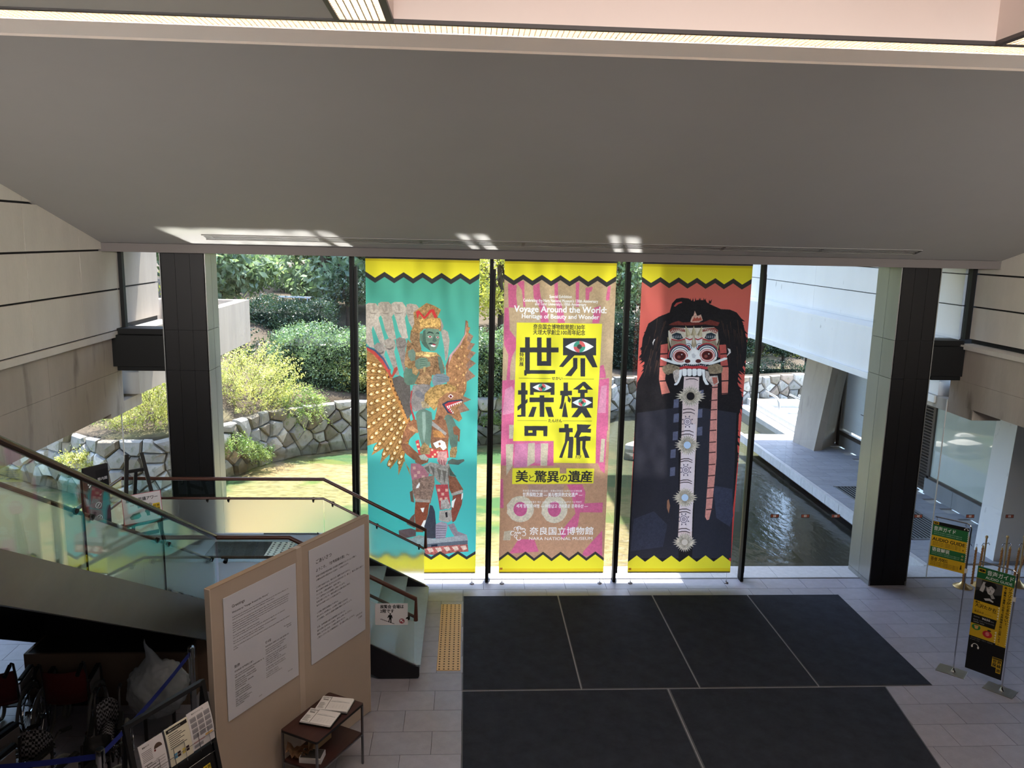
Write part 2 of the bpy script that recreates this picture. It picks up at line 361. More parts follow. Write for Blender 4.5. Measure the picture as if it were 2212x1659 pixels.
def sheet(name, w, h, t, mats, parent=None, nx=1, nz=1, curve=None):
    """printed sheet: local x 0..w, z 0..h, front (print, slot 0) towards -y, thickness t behind it (slot 1)"""
    vs, fs, mi, uv = [], [], [], []
    f = curve or (lambda a, b: 0.0)
    for side in (0, 1):
        for j in range(nz + 1):
            for i in range(nx + 1):
                a, b = i / nx, j / nz; vs.append((a * w, f(a, b) + side * t, b * h)); uv.append((a, b))
    n1 = (nx + 1) * (nz + 1); idx = lambda i, j, s: s * n1 + j * (nx + 1) + i
    for j in range(nz):
        for i in range(nx):
            fs.append((idx(i, j, 0), idx(i + 1, j, 0), idx(i + 1, j + 1, 0), idx(i, j + 1, 0))); mi.append(0)
            if t: fs.append((idx(i, j, 1), idx(i, j + 1, 1), idx(i + 1, j + 1, 1), idx(i + 1, j, 1))); mi.append(1)
    if t:
        for i in range(nx):
            fs.append((idx(i, 0, 0), idx(i, 0, 1), idx(i + 1, 0, 1), idx(i + 1, 0, 0))); mi.append(1)
            fs.append((idx(i, nz, 0), idx(i + 1, nz, 0), idx(i + 1, nz, 1), idx(i, nz, 1))); mi.append(1)
        for j in range(nz):
            fs.append((idx(0, j, 0), idx(0, j + 1, 0), idx(0, j + 1, 1), idx(0, j, 1))); mi.append(1)
            fs.append((idx(nx, j, 0), idx(nx, j, 1), idx(nx, j + 1, 1), idx(nx, j + 1, 0))); mi.append(1)
    else: vs = vs[:n1]
    me = bpy.data.meshes.new(name); me.from_pydata(vs, [], fs)
    for m in mats: me.materials.append(m)
    me.polygons.foreach_set('material_index', mi)
    l = me.uv_layers.new(name='print'); li = np.zeros(len(me.loops), dtype=np.int32); me.loops.foreach_get('vertex_index', li)
    l.data.foreach_set('uv', np.array(uv, dtype=np.float32)[li].ravel() if t else np.array(uv[:n1], dtype=np.float32)[li].ravel())
    o = link(bpy.data.objects.new(name, me))
    if parent is not None: o.parent = parent
    return o
M_paper = mat('paper_white', srgb(238, 238, 240), 0.6, var=0.02, scale=3)
M_board_core = mat('foam_board', srgb(225, 224, 222), 0.7)
# ------------------------------------------------------------------ the hall: floor, walls, ceiling, glass front
def struct(o): o['kind'] = 'structure'; return o
YG = 11.26                                                        # plane of the glass front
def cam_px(p):
    q = camera.matrix_world.inverted() @ Vector(p)
    return (1106 + 1733.04 * q.x / -q.z, 829.5 - 1733.04 * q.y / -q.z) if q.z < 0 else (-1e5, -1e5)

floor = struct(MB().box(-8.2, 10.4, -4, YG + 0.02, -0.12, -0.016).build('floor', M_floor))
tile_me = MB().box(-0.2975, 0.2975, -0.1855, 0.1855, -0.018, 0).mesh('tile', M_tile)
cand, rest = [], MB()
for j in range(-1, 22):
    y = 10.895 - j * 0.376 - 0.188
    for i in range(-15, 19):
        x = 0.3 * (1 - j % 2) + i * 0.6
        if not (-8.1 < x < 10.3): continue
        if y + 0.19 > YG: continue
        cx, cy = cam_px((x, y, 0)); cov = 0.28 < x < 5.1 and 8.4 < y < 10.5 or 0.28 < x < 4.4 and y < 8.0
        vis = -60 < cx < 2270 and 1200 < cy < 1720 and not cov and not (x < -1.2 and y < 8.6)
        (cand.append((y, x)) if vis else rest.box(x - 0.2975, x + 0.2975, y - 0.1855, y + 0.1855, -0.018, 0))
cand.sort()
for k, (y, x) in enumerate(cand):
    if k < 300: share('tile', tile_me, floor, (x, y, 0))
    else: rest.box(x - 0.2975, x + 0.2975, y - 0.1855, y + 0.1855, -0.018, 0)
for i in range(31): rest.box(-8.1 + i * 0.6, -7.505 + i * 0.6, 10.9, 11.24, -0.018, 0)
tag(rest.build('tile_rest', M_tile, floor), kind='stuff')
struct(MB().box(-8.2, 10.4, -4, 1.7, 3.1, 3.4).build('floor_upper', M_conc2))
struct(MB().box(-8.2, 10.4, -4.2, -4, -0.1, 9.6).build('wall_back', M_conc))
struct(MB().box(-8.5, -8.2, -4.2, YG, -0.1, 3.2).build('wall_far_left', M_conc2))
struct(MB().box(10.4, 10.7, -4.2, YG, -0.1, 3.2).build('wall_far_right', M_conc2))
struct(MB().box(-8.5, -5.0, -4.2, YG + 0.3, 2.62, 2.8).build('ceiling_left_aisle', M_conc2))
struct(MB().box(7.4, 10.7, -4.2, YG + 0.3, 2.80, 3.0).build('ceiling_right_aisle', M_conc2))

def panel_wall(name, xf, sgn, ys, zs, core, material, gap=0.012, th=0.045):
    """concrete wall of separate panels; face at x = xf, looking along sgn"""
    b = core; w = struct(MB().box(*b).build(name, M_joint))
    for a in range(len(ys) - 1):
        for c in range(len(zs) - 1):
            MB().box(xf - sgn * th, xf, ys[a] + gap * 0.3, ys[a + 1] - gap * 0.3, zs[c] + gap, zs[c + 1] - gap).build('panel', material, w)
    return w
# left: proud upper panels over a band-like beam; the right wall mirrors it with a lit ledge
wl = panel_wall('wall_left', -4.70, 1, [-4, -1.1, 0.1, 1.3, 2.5, 3.7, 4.9, 6.35, 7.6, 8.95, 10.15, YG - 0.02], [3.67, 4.22, 4.745, 5.27, 5.8, 6.33, 6.86, 7.4], (-5.05, -4.735, -4, YG - 0.02, 3.6, 9.6), M_conc)
MB().box(-4.9, -4.69, -4, YG - 0.06, 3.585, 3.665).build('ledge', M_conc, wl)
for y0, y1 in ((-4, 0), (0, 3.1), (3.1, 6.2), (6.2, 9.3), (9.3, YG - 0.02)):
    for z0, z1 in ((2.57, 3.1), (3.104, 3.585)):
        MB().box(-5.05, -4.745, y0 + 0.003, y1 - 0.003, z0, z1).build('beam_panel', M_conc2, wl)
wr = panel_wall('wall_right', 7.33, -1, [-4, -1.1, 1.3, 3.7, 6.1, 8.5, YG - 0.02], [3.70, 4.175, 4.645, 5.115, 5.585, 6.055, 6.525, 7.4], (7.365, 7.7, -4, YG - 0.02, 3.65, 9.6), M_conc)
MB().box(7.09, 7.5, -4, YG - 0.06, 3.585, 3.645).build('ledge', M_conc, wr)
for y0, y1 in ((-4, 0), (0, 3.6), (3.6, 7.4), (7.4, YG - 0.02)):
    for z0, z1 in ((2.77, 3.13), (3.133, 3.585)):
        MB().box(7.12, 7.5, y0 + 0.003, y1 - 0.003, z0, z1).build('beam_panel', M_conc2, wr)
# corbels hanging under the two beams at the glass
struct(MB().box(-5.2, -4.75, YG - 0.43, YG + 0.6, 2.50, 2.66).build('trim_corbel_left', M_conc2))
struct(MB().box(7.13, 7.55, YG - 0.60, YG + 0.6, 2.62, 2.80).build('trim_corbel_right', M_conc2))

# sloping ceiling, fascia and the flat upper ceiling with its light troughs
SL = 0.274
def cz(y): return 4.845 + SL * (10.75 - y)
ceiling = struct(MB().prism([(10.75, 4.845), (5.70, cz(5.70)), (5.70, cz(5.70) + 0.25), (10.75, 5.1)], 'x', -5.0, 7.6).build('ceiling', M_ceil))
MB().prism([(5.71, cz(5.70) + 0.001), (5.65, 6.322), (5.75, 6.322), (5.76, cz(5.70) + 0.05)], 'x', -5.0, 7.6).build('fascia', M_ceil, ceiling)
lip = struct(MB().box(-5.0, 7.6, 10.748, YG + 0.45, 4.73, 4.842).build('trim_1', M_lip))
df = thing('air_diffuser', 'long dark slot air diffuser recessed in the sloping ceiling above the windows', 'air vent', (1.3, 10.39, cz(10.39)))
def sl_box(x0, x1, y0, y1, d0, d1):
    n = Vector((0, SL, 1)).normalized(); m = MB()
    vs = [Vector((x, y, cz(y))) + n * d for d in (d0, d1) for x, y in ((x0, y0), (x1, y0), (x1, y1), (x0, y1))]
    return m.add(vs, [(3, 2, 1, 0), (4, 5, 6, 7), (0, 1, 5, 4), (1, 2, 6, 5), (2, 3, 7, 6), (3, 0, 4, 7)])
M_slot = mat('slot_dark', srgb(58, 55, 54), 0.6); M_slotf = mat('slot_frame', srgb(120, 116, 112), 0.5)
sl_box(-3.27, 5.92, 10.29, 10.48, -0.004, 0.03).build('backing', M_slot, df, world=True)
for a, b in ((10.28, 10.295), (10.475, 10.49)): sl_box(-3.28, 5.93, a, b, -0.012, 0.02).build('frame_rail', M_slotf, df, world=True)
for y in (10.35, 10.415): sl_box(-3.26, 5.91, y, y + 0.012, -0.010, 0.02).build('blade', M_slotf, df, world=True)
for i in range(8): sl_box(-3.2 + i * 1.3, -3.16 + i * 1.3, 10.30, 10.47, -0.009, 0.02).build('spacer', M_slot, df, world=True)

M_louver = mat('louver_fin', srgb(236, 222, 205), 0.5)
M_tube = mat('lamp_diffuser', srgb(255, 240, 220), 0.5, emit=(1.0, 0.89, 0.76, 1), estr=8.5)
M_dkedge = mat('trough_edge', srgb(70, 66, 66), 0.5)
def louver(label, x0, x1, y0, y1, along):
    t = thing('louver_light', label, 'ceiling light', ((x0 + x1) / 2, (y0 + y1) / 2, 6.36))
    m = MB()
    if along == 'x':
        n = int((x1 - x0) / 0.036)
        for i in range(n + 1): x = x0 + (x1 - x0) * i / n; m.box(x - 0.002, x + 0.002, y0, y1, 6.326, 6.366)
        for i in range(1, 8): y = y0 + (y1 - y0) * i / 8; m.box(x0, x1, y - 0.002, y + 0.002, 6.326, 6.366)
    else:
        n = int((y1 - y0) / 0.036)
        for i in range(n + 1): y = y0 + (y1 - y0) * i / n; m.box(x0, x1, y - 0.002, y + 0.002, 6.326, 6.366)
        for i in range(1, 7): x = x0 + (x1 - x0) * i / 7; m.box(x - 0.004, x + 0.004, y0, y1, 6.326, 6.366)
    tag(m.build('louver_grid', M_louver, t, world=True), kind='stuff')
    MB().box(x0, x1, y0, y1, 6.44, 6.45).build('lamp_panel', M_tube, t, world=True)
    return t
louver('long warm louvered light trough along the top of the sloping ceiling', -4.69, 7.32, 5.43, 5.648, 'x')
louver('short louvered light strip running back beside the dark ceiling panel', -0.81, -0.52, 1.2, 5.39, 'y')
louver('louvered light strip on the far side of the skylight well', 3.50, 3.78, 1.2, 5.39, 'y')
struct(MB().box(-5.0, 7.6, 5.40, 5.432, 6.320, 6.345).box(-5.0, -0.5, 5.40, 5.432, 6.345, 6.5).box(3.48, 7.6, 5.40, 5.432, 6.345, 6.5).build('trim_2', M_dkedge))
for n, x0, x1 in (('trim_3', -0.84, -0.81), ('trim_4', -0.52, -0.475), ('trim_5', 3.45, 3.50), ('trim_6', 3.78, 3.81)):
    struct(MB().box(x0, x1, 1.2, 5.40, 6.320, 6.345).build(n, M_dkedge))
struct(MB().box(-5.0, -0.84, -4, 5.40, 6.332, 6.5).build('ceiling_left', M_ceil_dark))
struct(MB().box(3.81, 7.6, -4, 5.40, 6.332, 6.5).build('ceiling_right', M_ceil_dark))
struct(MB().box(-0.84, 3.81, -4, 1.2, 6.332, 6.5).build('ceiling_back', M_ceil_dark))
well = MB().box(-0.475, 3.45, 5.40, 5.43, 6.345, 9.5).box(-0.50, -0.475, 1.1, 5.43, 6.345, 9.5).box(3.45, 3.48, 1.1, 5.43, 6.345, 9.5).box(-0.475, 3.45, 1.1, 1.2, 6.345, 9.5)
struct(well.build('ceiling_well', M_pink))
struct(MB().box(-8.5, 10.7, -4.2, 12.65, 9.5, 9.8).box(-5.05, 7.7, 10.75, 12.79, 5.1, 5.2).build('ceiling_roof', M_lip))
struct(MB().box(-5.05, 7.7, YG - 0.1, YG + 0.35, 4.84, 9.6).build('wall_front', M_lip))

# two clad pillars and their short black box beams
def pillar(x0, x1, side, label):
    y0, y1 = 10.97, (11.46 if side > 0 else 11.62)
    p = thing('pillar', label, 'pillar', ((x0 + x1) / 2, 11.3, 0), kind='structure')
    MB().box(x0 + 0.02, x1 - 0.02, y0 + 0.02, y1 - 0.02, 0, 4.74).build('core', M_joint, p, world=True)
    zs = [0.0, 0.07, 3.15, 3.70, 4.735]
    for k in range(4):
        for i in range(3):
            a = x0 + (x1 - x0) * i / 3; b = x0 + (x1 - x0) * (i + 1) / 3
            MB().box(a + 0.0015, b - 0.0015, y0 + (0.012 if k == 0 else 0), y0 + 0.03, zs[k] + 0.002, zs[k + 1] - 0.002).build('cladding_panel', M_pillar, p, world=True)
        for i in range(2):
            a = y0 + (y1 - y0) * i / 2; b = y0 + (y1 - y0) * (i + 1) / 2
            for xf in (x0, x1):
                o = MB().box(xf - 0.012, xf + 0.012, a + (0.004 if i else 0), b - 0.004, zs[k] + 0.003, zs[k + 1] - 0.003).build('side_panel', M_pillar_s, p, world=True)
        MB().box(x0, x1, y1 - 0.02, y1, zs[k], zs[k + 1]).build('back_panel', M_pillar_s, p, world=True)
    return p
pillar(-4.05, -3.475, 1, 'dark clad pillar left of the banners beside the staircase landing')
pillar(6.07, 6.63, -1, 'dark clad pillar right of the red banner near the audio guide signs')
for n, x0, x1, lab in (('left', -4.76, -4.06, 'short black box beam joining the left pillar to the concrete wall'), ('right', 6.64, 7.14, 'short black box beam joining the right pillar to the concrete wall')):
    b = thing('box_beam', lab, 'beam', ((x0 + x1) / 2, 11.2, 3.14), kind='structure')
    MB().box(x0, x1, 10.98, 11.4, 3.19, 3.62).build('casing', M_black, b, bevel=0.006, world=True)
    MB().box(x0 + 0.05, x1, 11.02, 11.4, 3.13, 3.185).build('lower_rail', M_black, b, world=True)
    MB().box(x0 + 0.06, x1, 11.05, 11.4, 3.625, 3.70).build('upper_rail', M_black, b, world=True)

# glass front: bays of glass and steel fins
MX = [-1.575, 0.345, 2.245, 4.183]
def bay(n, x0, x1, z1, z0=0.0):
    w = struct(link(bpy.data.objects.new('window_%d' % n, None))); w.location = ((x0 + x1) / 2, YG, z0)
    MB().box(x0, x1, YG - 0.006, YG + 0.006, z0 + 0.005, z1).build('pane', M_glass, w, world=True)
    return w
bay(1, -8.2, -4.805, 2.6); bay(2, -4.795, -4.06, 3.13)
edges = [-3.47] + MX + [6.07]
for i in range(5): bay(3 + i, edges[i] + (0.02 if i else 0), edges[i + 1] - (0.02 if i < 4 else 0), 4.73)
bay(8, 6.64, 7.115, 3.13); bay(9, 7.125, 10.4, 2.8)
for n, (x0, x1, z0, z1) in enumerate(((-4.70, -4.06, 3.70, 4.73), (6.64, 7.33, 3.70, 4.73))):
    w = bay(10 + n, x0, x1, z1, z0)
    xe = x0 if n == 0 else x1
    MB().box(xe - 0.02, xe + 0.05 * (1 if n == 0 else -1.6), YG - 0.04, YG + 0.04, z0, z1).build('frame', M_black, w, world=True)
M_track = mat('glass_track', srgb(120, 118, 120), 0.4, metal=0.6)
M_seal = mat('clear_seal', srgb(205, 205, 200), 0.4)
for x in (-4.80, 7.12):
    struct(MB().box(x - 0.006, x + 0.006, YG - 0.008, YG + 0.008, 0, 2.8).build('trim_glass_joint', M_seal))
struct(MB().box(-8.2, 10.4, YG - 0.015, YG + 0.015, -0.01, 0.006).build('trim_sill_track', M_track))
for i, x in enumerate(MX):
    t = thing('mullion', 'slim black steel fin of the glass front ' + ['left of the green banner', 'between the green and pink banners', 'between the pink and red banners', 'right of the red banner'][i], 'mullion', (x, YG, 0), kind='structure')
    MB().box(x - 0.022, x + 0.022, YG - 0.13, YG - 0.03, 0.0, 4.73).build('post', M_mull, t, world=True, bevel=0.004)
    MB().box(x + 0.028, x + 0.062, YG - 0.035, YG + 0.11, 0.10, 4.58).build('outer_fin', M_black, t, world=True, bevel=0.003)
    MB().box(x - 0.015, x + 0.03, YG - 0.03, YG + 0.03, 0.0, 4.73).build('glazing_bar', M_black, t, world=True)
# ------------------------------------------------------------------ outside: sill, pond, deck, neighbouring building, stone wall, hillside
sill = struct(MB().box(-8.2, 10.4, YG + 0.02, 11.70, -0.6, -0.03).build('trim_sill', M_curb))
sm = MB().box(-0.497, 0.497, YG + 0.022, 11.715, -0.028, 0.0).mesh('sill_stone', M_sill)
for i in range(18): share('sill_stone', sm, sill, (-7.7 + i, 0, 0))

def yw(x):                                                        # line of the stone wall along the far bank
    P = [(-40, 24), (-10.2, 18.2), (-7.5, 16.62), (-6.3, 16.6), (-5.5, 18.3), (-5.0, 19.3), (-4.3, 20.2), (-3, 20.95), (0.6, 21.5), (1.6, 21.95), (4.9, 25.1), (9.8, 25.7), (12, 26.5), (40, 31)]
    for (a, b), (c, d) in zip(P, P[1:]):
        if x <= c: return b + (d - b) * (x - a) / (c - a)
    return 31
rg = random.Random(11)
def hill(x, y):
    d = y - yw(x)
    if d < 0.12: return -0.62
    w = min(max((x - 2.0) / 4.0, 0), 1); w = w * w * (3 - 2 * w)
    e = 0.70 - 0.2 * w * min(d, 1) + (min(d, 8.5) * 0.19 + max(0, min(d - 8.5, 9)) * 0.03) * (1 - 0.93 * w) + max(0, d - 17) * 0.10
    return e + 0.06 * math.sin(x * 1.7 + y) + 0.05 * math.sin(y * 2.3 - x)
def make_hill():
    xs = np.concatenate([np.linspace(-45, -13, 20), np.linspace(-12, 13, 130), np.linspace(14, 45, 20)])
    ds = np.concatenate([[-1.0, 0.0, 0.10, 0.14], np.linspace(0.3, 9, 26), np.linspace(10, 60, 26)])
    vs = [(float(x), yw(x) + float(d), hill(x, yw(x) + float(d))) for x in xs for d in ds]
    n = len(ds); fs = [(i * n + j, (i + 1) * n + j, (i + 1) * n + j + 1, i * n + j + 1) for i in range(len(xs) - 1) for j in range(n - 1)]
    m = mat('hill_soil', srgb(74, 63, 50), 0.95, var=0.45, scale=3, bump=0.4, bscale=8, dirt=(srgb(104, 100, 66), 0.35, 0.58, 0.68))
    o = rawmesh('hillside', vs, fs, m, smooth=True); struct(o)
make_hill()

def bed_mat():
    m = bpy.data.materials.new('pond_bed'); m.use_nodes = True; nt = m.node_tree; N, L = nt.nodes, nt.links; b = N['Principled BSDF']; b.inputs['Roughness'].default_value = 0.9
    tc = N.new('ShaderNodeTexCoord')
    def noise(sc, lo, hi, st=(1, 1, 1), det=5):
        mp = N.new('ShaderNodeMapping'); mp.inputs['Scale'].default_value = st; L.new(tc.outputs['Object'], mp.inputs[0])
        n = N.new('ShaderNodeTexNoise'); n.inputs['Scale'].default_value = sc; n.inputs['Detail'].default_value = det; L.new(mp.outputs[0], n.inputs['Vector'])
        r = N.new('ShaderNodeMapRange'); r.inputs['From Min'].default_value = lo; r.inputs['From Max'].default_value = hi; L.new(n.outputs[0], r.inputs[0]); return r.outputs[0]
    def mix(a, bcol, f):
        x = N.new('ShaderNodeMix'); x.data_type = 'RGBA'; L.new(f, x.inputs['Factor'])
        if hasattr(a, 'is_linked'): L.new(a, x.inputs['A'])
        else: x.inputs['A'].default_value = a
        x.inputs['B'].default_value = bcol; return x.outputs['Result']
    c = mix(srgb(160, 138, 104), srgb(112, 94, 66), noise(14, 0.38, 0.68, (0.45, 1, 1), 10))
    c = mix(c, srgb(58, 92, 56), noise(0.42, 0.50, 0.58, (0.55, 1.1, 1), 7))
    c = mix(c, srgb(96, 106, 54), noise(1.1, 0.58, 0.66, (0.6, 1.2, 1), 8))
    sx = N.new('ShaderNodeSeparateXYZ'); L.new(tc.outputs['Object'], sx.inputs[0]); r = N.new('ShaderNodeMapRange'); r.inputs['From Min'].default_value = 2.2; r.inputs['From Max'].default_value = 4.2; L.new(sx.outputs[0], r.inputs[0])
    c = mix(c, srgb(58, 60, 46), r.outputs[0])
    L.new(c, b.inputs['Base Color']); return m
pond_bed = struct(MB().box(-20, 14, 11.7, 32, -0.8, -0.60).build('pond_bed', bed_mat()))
def water_mat():
    m = bpy.data.materials.new('pond_water'); m.use_nodes = True; nt = m.node_tree; nt.nodes.clear(); N, L = nt.nodes, nt.links
    t = N.new('ShaderNodeBsdfTransparent'); t.inputs[0].default_value = (0.93, 0.95, 0.88, 1)
    g = N.new('ShaderNodeBsdfGlossy'); g.inputs['Roughness'].default_value = 0.02
    f = N.new('ShaderNodeFresnel'); f.inputs[0].default_value = 1.36
    tc = N.new('ShaderNodeTexCoord'); mp = N.new('ShaderNodeMapping'); mp.inputs['Scale'].default_value = (1, 0.55, 1); L.new(tc.outputs['Object'], mp.inputs[0])
    n = N.new('ShaderNodeTexNoise'); n.inputs['Scale'].default_value = 6.5; n.inputs['Detail'].default_value = 5; L.new(mp.outputs[0], n.inputs['Vector'])
    bp = N.new('ShaderNodeBump'); bp.inputs['Strength'].default_value = 0.35; bp.inputs['Distance'].default_value = 0.03; L.new(n.outputs[0], bp.inputs['Height'])
    L.new(bp.outputs[0], g.inputs['Normal']); L.new(bp.outputs[0], f.inputs['Normal'])
    mx = N.new('ShaderNodeMixShader'); o = N.new('ShaderNodeOutputMaterial')
    L.new(f.outputs[0], mx.inputs[0]); L.new(t.outputs[0], mx.inputs[1]); L.new(g.outputs[0], mx.inputs[2]); L.new(mx.outputs[0], o.inputs[0]); return m
water = struct(rawmesh('pond_water', [(-20, 11.70, -0.33), (14, 11.70, -0.33), (14, 30, -0.33), (-20, 30, -0.33)], [(0, 1, 2, 3)], water_mat()))
for i, (x, y, r) in enumerate(((4.6, 20.2, 0.42), (5.5, 20.6, 0.5), (6.4, 20.4, 0.36), (5.0, 21.4, 0.3))):  # added rocks, standing for whitish glints on the water
    n = 9; rr = random.Random(i); pr = [(r * (0.8 + 0.4 * rr.random()) * math.cos(6.283 * k / n), 0.6 * r * (0.8 + 0.4 * rr.random()) * math.sin(6.283 * k / n)) for k in range(n)]
    vs = [(a, b, -0.4) for a, b in pr] + [(a * 0.9, b * 0.9, 0.10) for a, b in pr] + [(a * 0.5, b * 0.5, 0.17) for a, b in pr]
    fs = [(k, (k + 1) % n, (k + 1) % n + n, k + n) for k in range(n)] + [(k + n, (k + 1) % n + n, (k + 1) % n + 2 * n, k + 2 * n) for k in range(n)] + [tuple(range(2 * n, 3 * n))]
    o = rawmesh('pond_rock', vs, fs, mat('rock', srgb(190, 186, 176), 0.85, var=0.15, scale=5) if i == 0 else bpy.data.materials['rock']); o.location = (x, y, -0.33)
    tag(o, ['pale flat rock in the pond beyond the red banner, left end', 'largest pale rock breaking the pond surface by the deck', 'pale rock in the pond nearest the stone deck edge', 'small pale rock in the pond behind the others'][i], 'rock', 'rocks in the pond')

# stone-paved deck along the neighbouring wing, with a bar grating
deck = struct(MB().box(7.46, 9.52, 11.72, 20.62, -0.26, -0.03).box(7.9, 9.5, 11.75, 20.5, -0.8, -0.26).build('deck', M_curb))
pv = MB().box(-0.297, 0.297, -0.147, 0.147, -0.028, 0).mesh('paver', M_dtile)
pe = MB().box(-0.047, 0.047, -0.295, 0.295, -0.20, 0.0).mesh('edge_stone', M_sill)
for j in range(29):
    for i in range(4):
        x = 7.762 + i * 0.6 + (0.3 if j % 2 else 0.0)
        if x < 9.4: share('paver', pv, deck, (x, 11.95 + j * 0.3, 0))
        if j % 2 and i == 0: share('paver', pv, deck, (7.612, 11.95 + j * 0.3, 0), scale=(0.495, 1, 1))
for j in range(15): share('edge_stone', pe, deck, (7.41, 12.03 + j * 0.6, 0.0))
gr = thing('drain_grating', 'dark bar grating set in the paved deck outside the right pillar', 'grating', (8.25, 14.4, 0))
MB().box(7.78, 8.72, 12.85, 15.85, 0.001, 0.006).build('tray', M_black, gr, world=True)
bm_ = MB().box(-0.006, 0.006, -1.48, 1.48, 0.006, 0.018).mesh('bar', mat('grate_bar', srgb(170, 172, 178), 0.35, metal=0.7))
for i in range(13): share('bar', bm_, gr, (-0.42 + i * 0.07, -0.05, 0))
fm = MB()
for a in ((7.77, 7.80, 12.84, 15.86), (8.70, 8.73, 12.84, 15.86), (7.77, 8.73, 12.84, 12.87), (7.77, 8.73, 15.83, 15.86)): fm.box(*a, 0.001, 0.02)
fm.build('frame', bpy.data.materials['grate_bar'], gr, world=True)

wing = panel_wall('wall_wing', 7.36, -1, [YG + 0.30, 13.9, 16.7, 20.8], [3.66, 4.165, 4.63, 5.10, 5.57, 6.04, 7.4], (7.40, 7.9, YG + 0.30, 20.8, 3.5, 8.0), M_conc_w, gap=0.008)
MB().box(7.15, 7.75, YG + 0.30, 20.8, 2.80, 3.56).build('band', M_conc_w, wing)
MB().box(7.10, 7.75, YG + 0.30, 20.8, 2.69, 2.80).build('band_lip', M_conc_w, wing)
MB().prism([(7.15, 3.56), (7.15, 3.60), (7.38, 3.67), (7.38, 3.56)], 'y', YG + 0.30, 20.8).build('weathered_ledge', M_conc_w, wing)
struct(MB().box(7.75, 10.4, YG + 0.30, 20.8, 2.85, 2.95).build('ceiling_wing', M_conc_w))
struct(MB().box(4.05, 13.0, 11.2, 21.5, 8.0, 8.25).build('roof_wing', M_conc_w))  # unseen eave added to shade the deck and the right of the pond
wb = struct(MB().box(9.56, 9.9, YG + 0.30, 11.9, 0, 2.85).box(9.56, 9.9, 15.5, 17.85, 2.3, 2.85).box(9.56, 9.9, 16.45, 17.85, 0, 2.3).box(9.56, 9.9, 19.5, 20.8, 0, 2.85).box(9.56, 9.9, 17.85, 19.5, 2.25, 2.85).box(9.56, 9.9, 11.9, 15.5, 2.6, 2.85).build('wall_wing_back', M_conc2))
M_plinth = mat('plinth_concrete', srgb(132, 134, 136), 0.8, var=0.15, scale=2.5, stretch=(1, 1, 0.2))
for a, b in ((11.9, 12.5), (12.5, 13.5), (13.5, 14.5), (14.5, 15.48)): MB().box(9.50, 9.9, a + 0.004, b - 0.004, 0, 0.33).build('plinth_panel', M_plinth, wb)
M_alu = mat('window_frame_bronze', srgb(92, 84, 78), 0.4, metal=0.6)
M_panelglass = mat('pale_backed_glass', srgb(196, 204, 196), 0.03, var=0.08, scale=0.6, spec=1.0, coat=0.6)
w12 = struct(link(bpy.data.objects.new('window_12', None))); w12.location = (9.55, 13.7, 0.33)
MB().box(9.57, 9.60, 11.95, 15.42, 0.38, 2.56).build('pane', M_panelglass, w12, world=True)
for a in ((11.9, 11.97), (15.40, 15.48)): MB().box(9.53, 9.63, *a, 0.33, 2.6).build('frame_post', M_alu, w12, world=True)
for a in ((0.33, 0.38), (2.55, 2.6)): MB().box(9.53, 9.63, 11.9, 15.48, *a).build('frame_rail', M_alu, w12, world=True)
lv = thing('louvre', 'bronze slatted louvre panel at the end of the pale window outside', 'louvre', (9.56, 15.95, 0.0), kind='structure')
MB().box(9.60, 9.64, 15.5, 16.42, 0.0, 2.3).build('backing', M_alu, lv, world=True)
sl = MB().box(-0.02, 0.02, -0.44, 0.44, -0.004, 0.012).mesh('slat', M_alu)
for i in range(34): share('slat', sl, lv, (0.02, 0.01, 0.08 + i * 0.064), (0, math.radians(-25), 0))
d1 = struct(link(bpy.data.objects.new('door_1', None))); d1.location = (9.55, 18.67, 0)
for a in ((17.86, 17.98), (19.36, 19.5)): MB().box(9.50, 9.6, *a, 0, 2.25).build('jamb', M_alu, d1, world=True)
MB().box(9.50, 9.6, 17.98, 19.36, 2.15, 2.25).build('head', M_alu, d1, world=True)
MB().box(9.50, 9.6, 17.98, 19.36, 0.30, 0.40).build('bottom_rail', M_alu, d1, world=True)
MB().box(9.52, 9.6, 17.9, 19.46, 0.0, 0.30).build('plinth_panel', M_plinth, d1, world=True)
MB().box(9.545, 9.555, 17.98, 19.36, 0.40, 2.15).build('pane', M_glass, d1, world=True)
bl = MB(); [bl.box(9.585, 9.60, 18.0, 19.34, 0.45 + i * 0.03, 0.475 + i * 0.03) for i in range(56)]
tag(bl.build('blind_slats', mat('blind_white', srgb(226, 228, 230), 0.6), d1, world=True), kind='stuff')
hd = MB().tube([(9.50, 18.08, 1.05), (9.44, 18.08, 1.05), (9.44, 18.22, 1.05)], 0.012, 6).build('door_handle', M_track, d1, world=True)
# flaring concrete piers
pier_m = MB(); lo = [(8.46, 19.7), (8.62, 18.78), (8.84, 18.84), (9.5, 19.55), (9.3, 20.1)]; hi = [(8.80, 19.9), (9.0, 18.78), (9.2, 18.84), (9.9, 19.6), (9.7, 20.2)]
pier_m.add([(x, y, 0) for x, y in lo] + [(x, y, 2.86) for x, y in hi], [(4, 3, 2, 1, 0), (5, 6, 7, 8, 9)] + [(i, (i + 1) % 5, (i + 1) % 5 + 5, i + 5) for i in range(5)])
tag(pier_m.build('pier', M_conc2), 'leaning concrete pier standing on the paved deck under the wing', 'pier', kind='structure')
tag(MB().add([(8.62, 11.9, 0), (9.3, 11.9, 0), (9.3, 12.4, 0), (8.62, 12.4, 0), (8.75, 11.9, 2.86), (9.3, 11.9, 2.86), (9.3, 12.4, 2.86), (8.75, 12.4, 2.86)], [(3, 2, 1, 0), (4, 5, 6, 7), (0, 1, 5, 4), (1, 2, 6, 5), (2, 3, 7, 6), (3, 0, 4, 7)]).build('pier', M_conc_w), 'pale concrete pier just outside the glass behind the gold stanchions', 'pier', kind='structure')
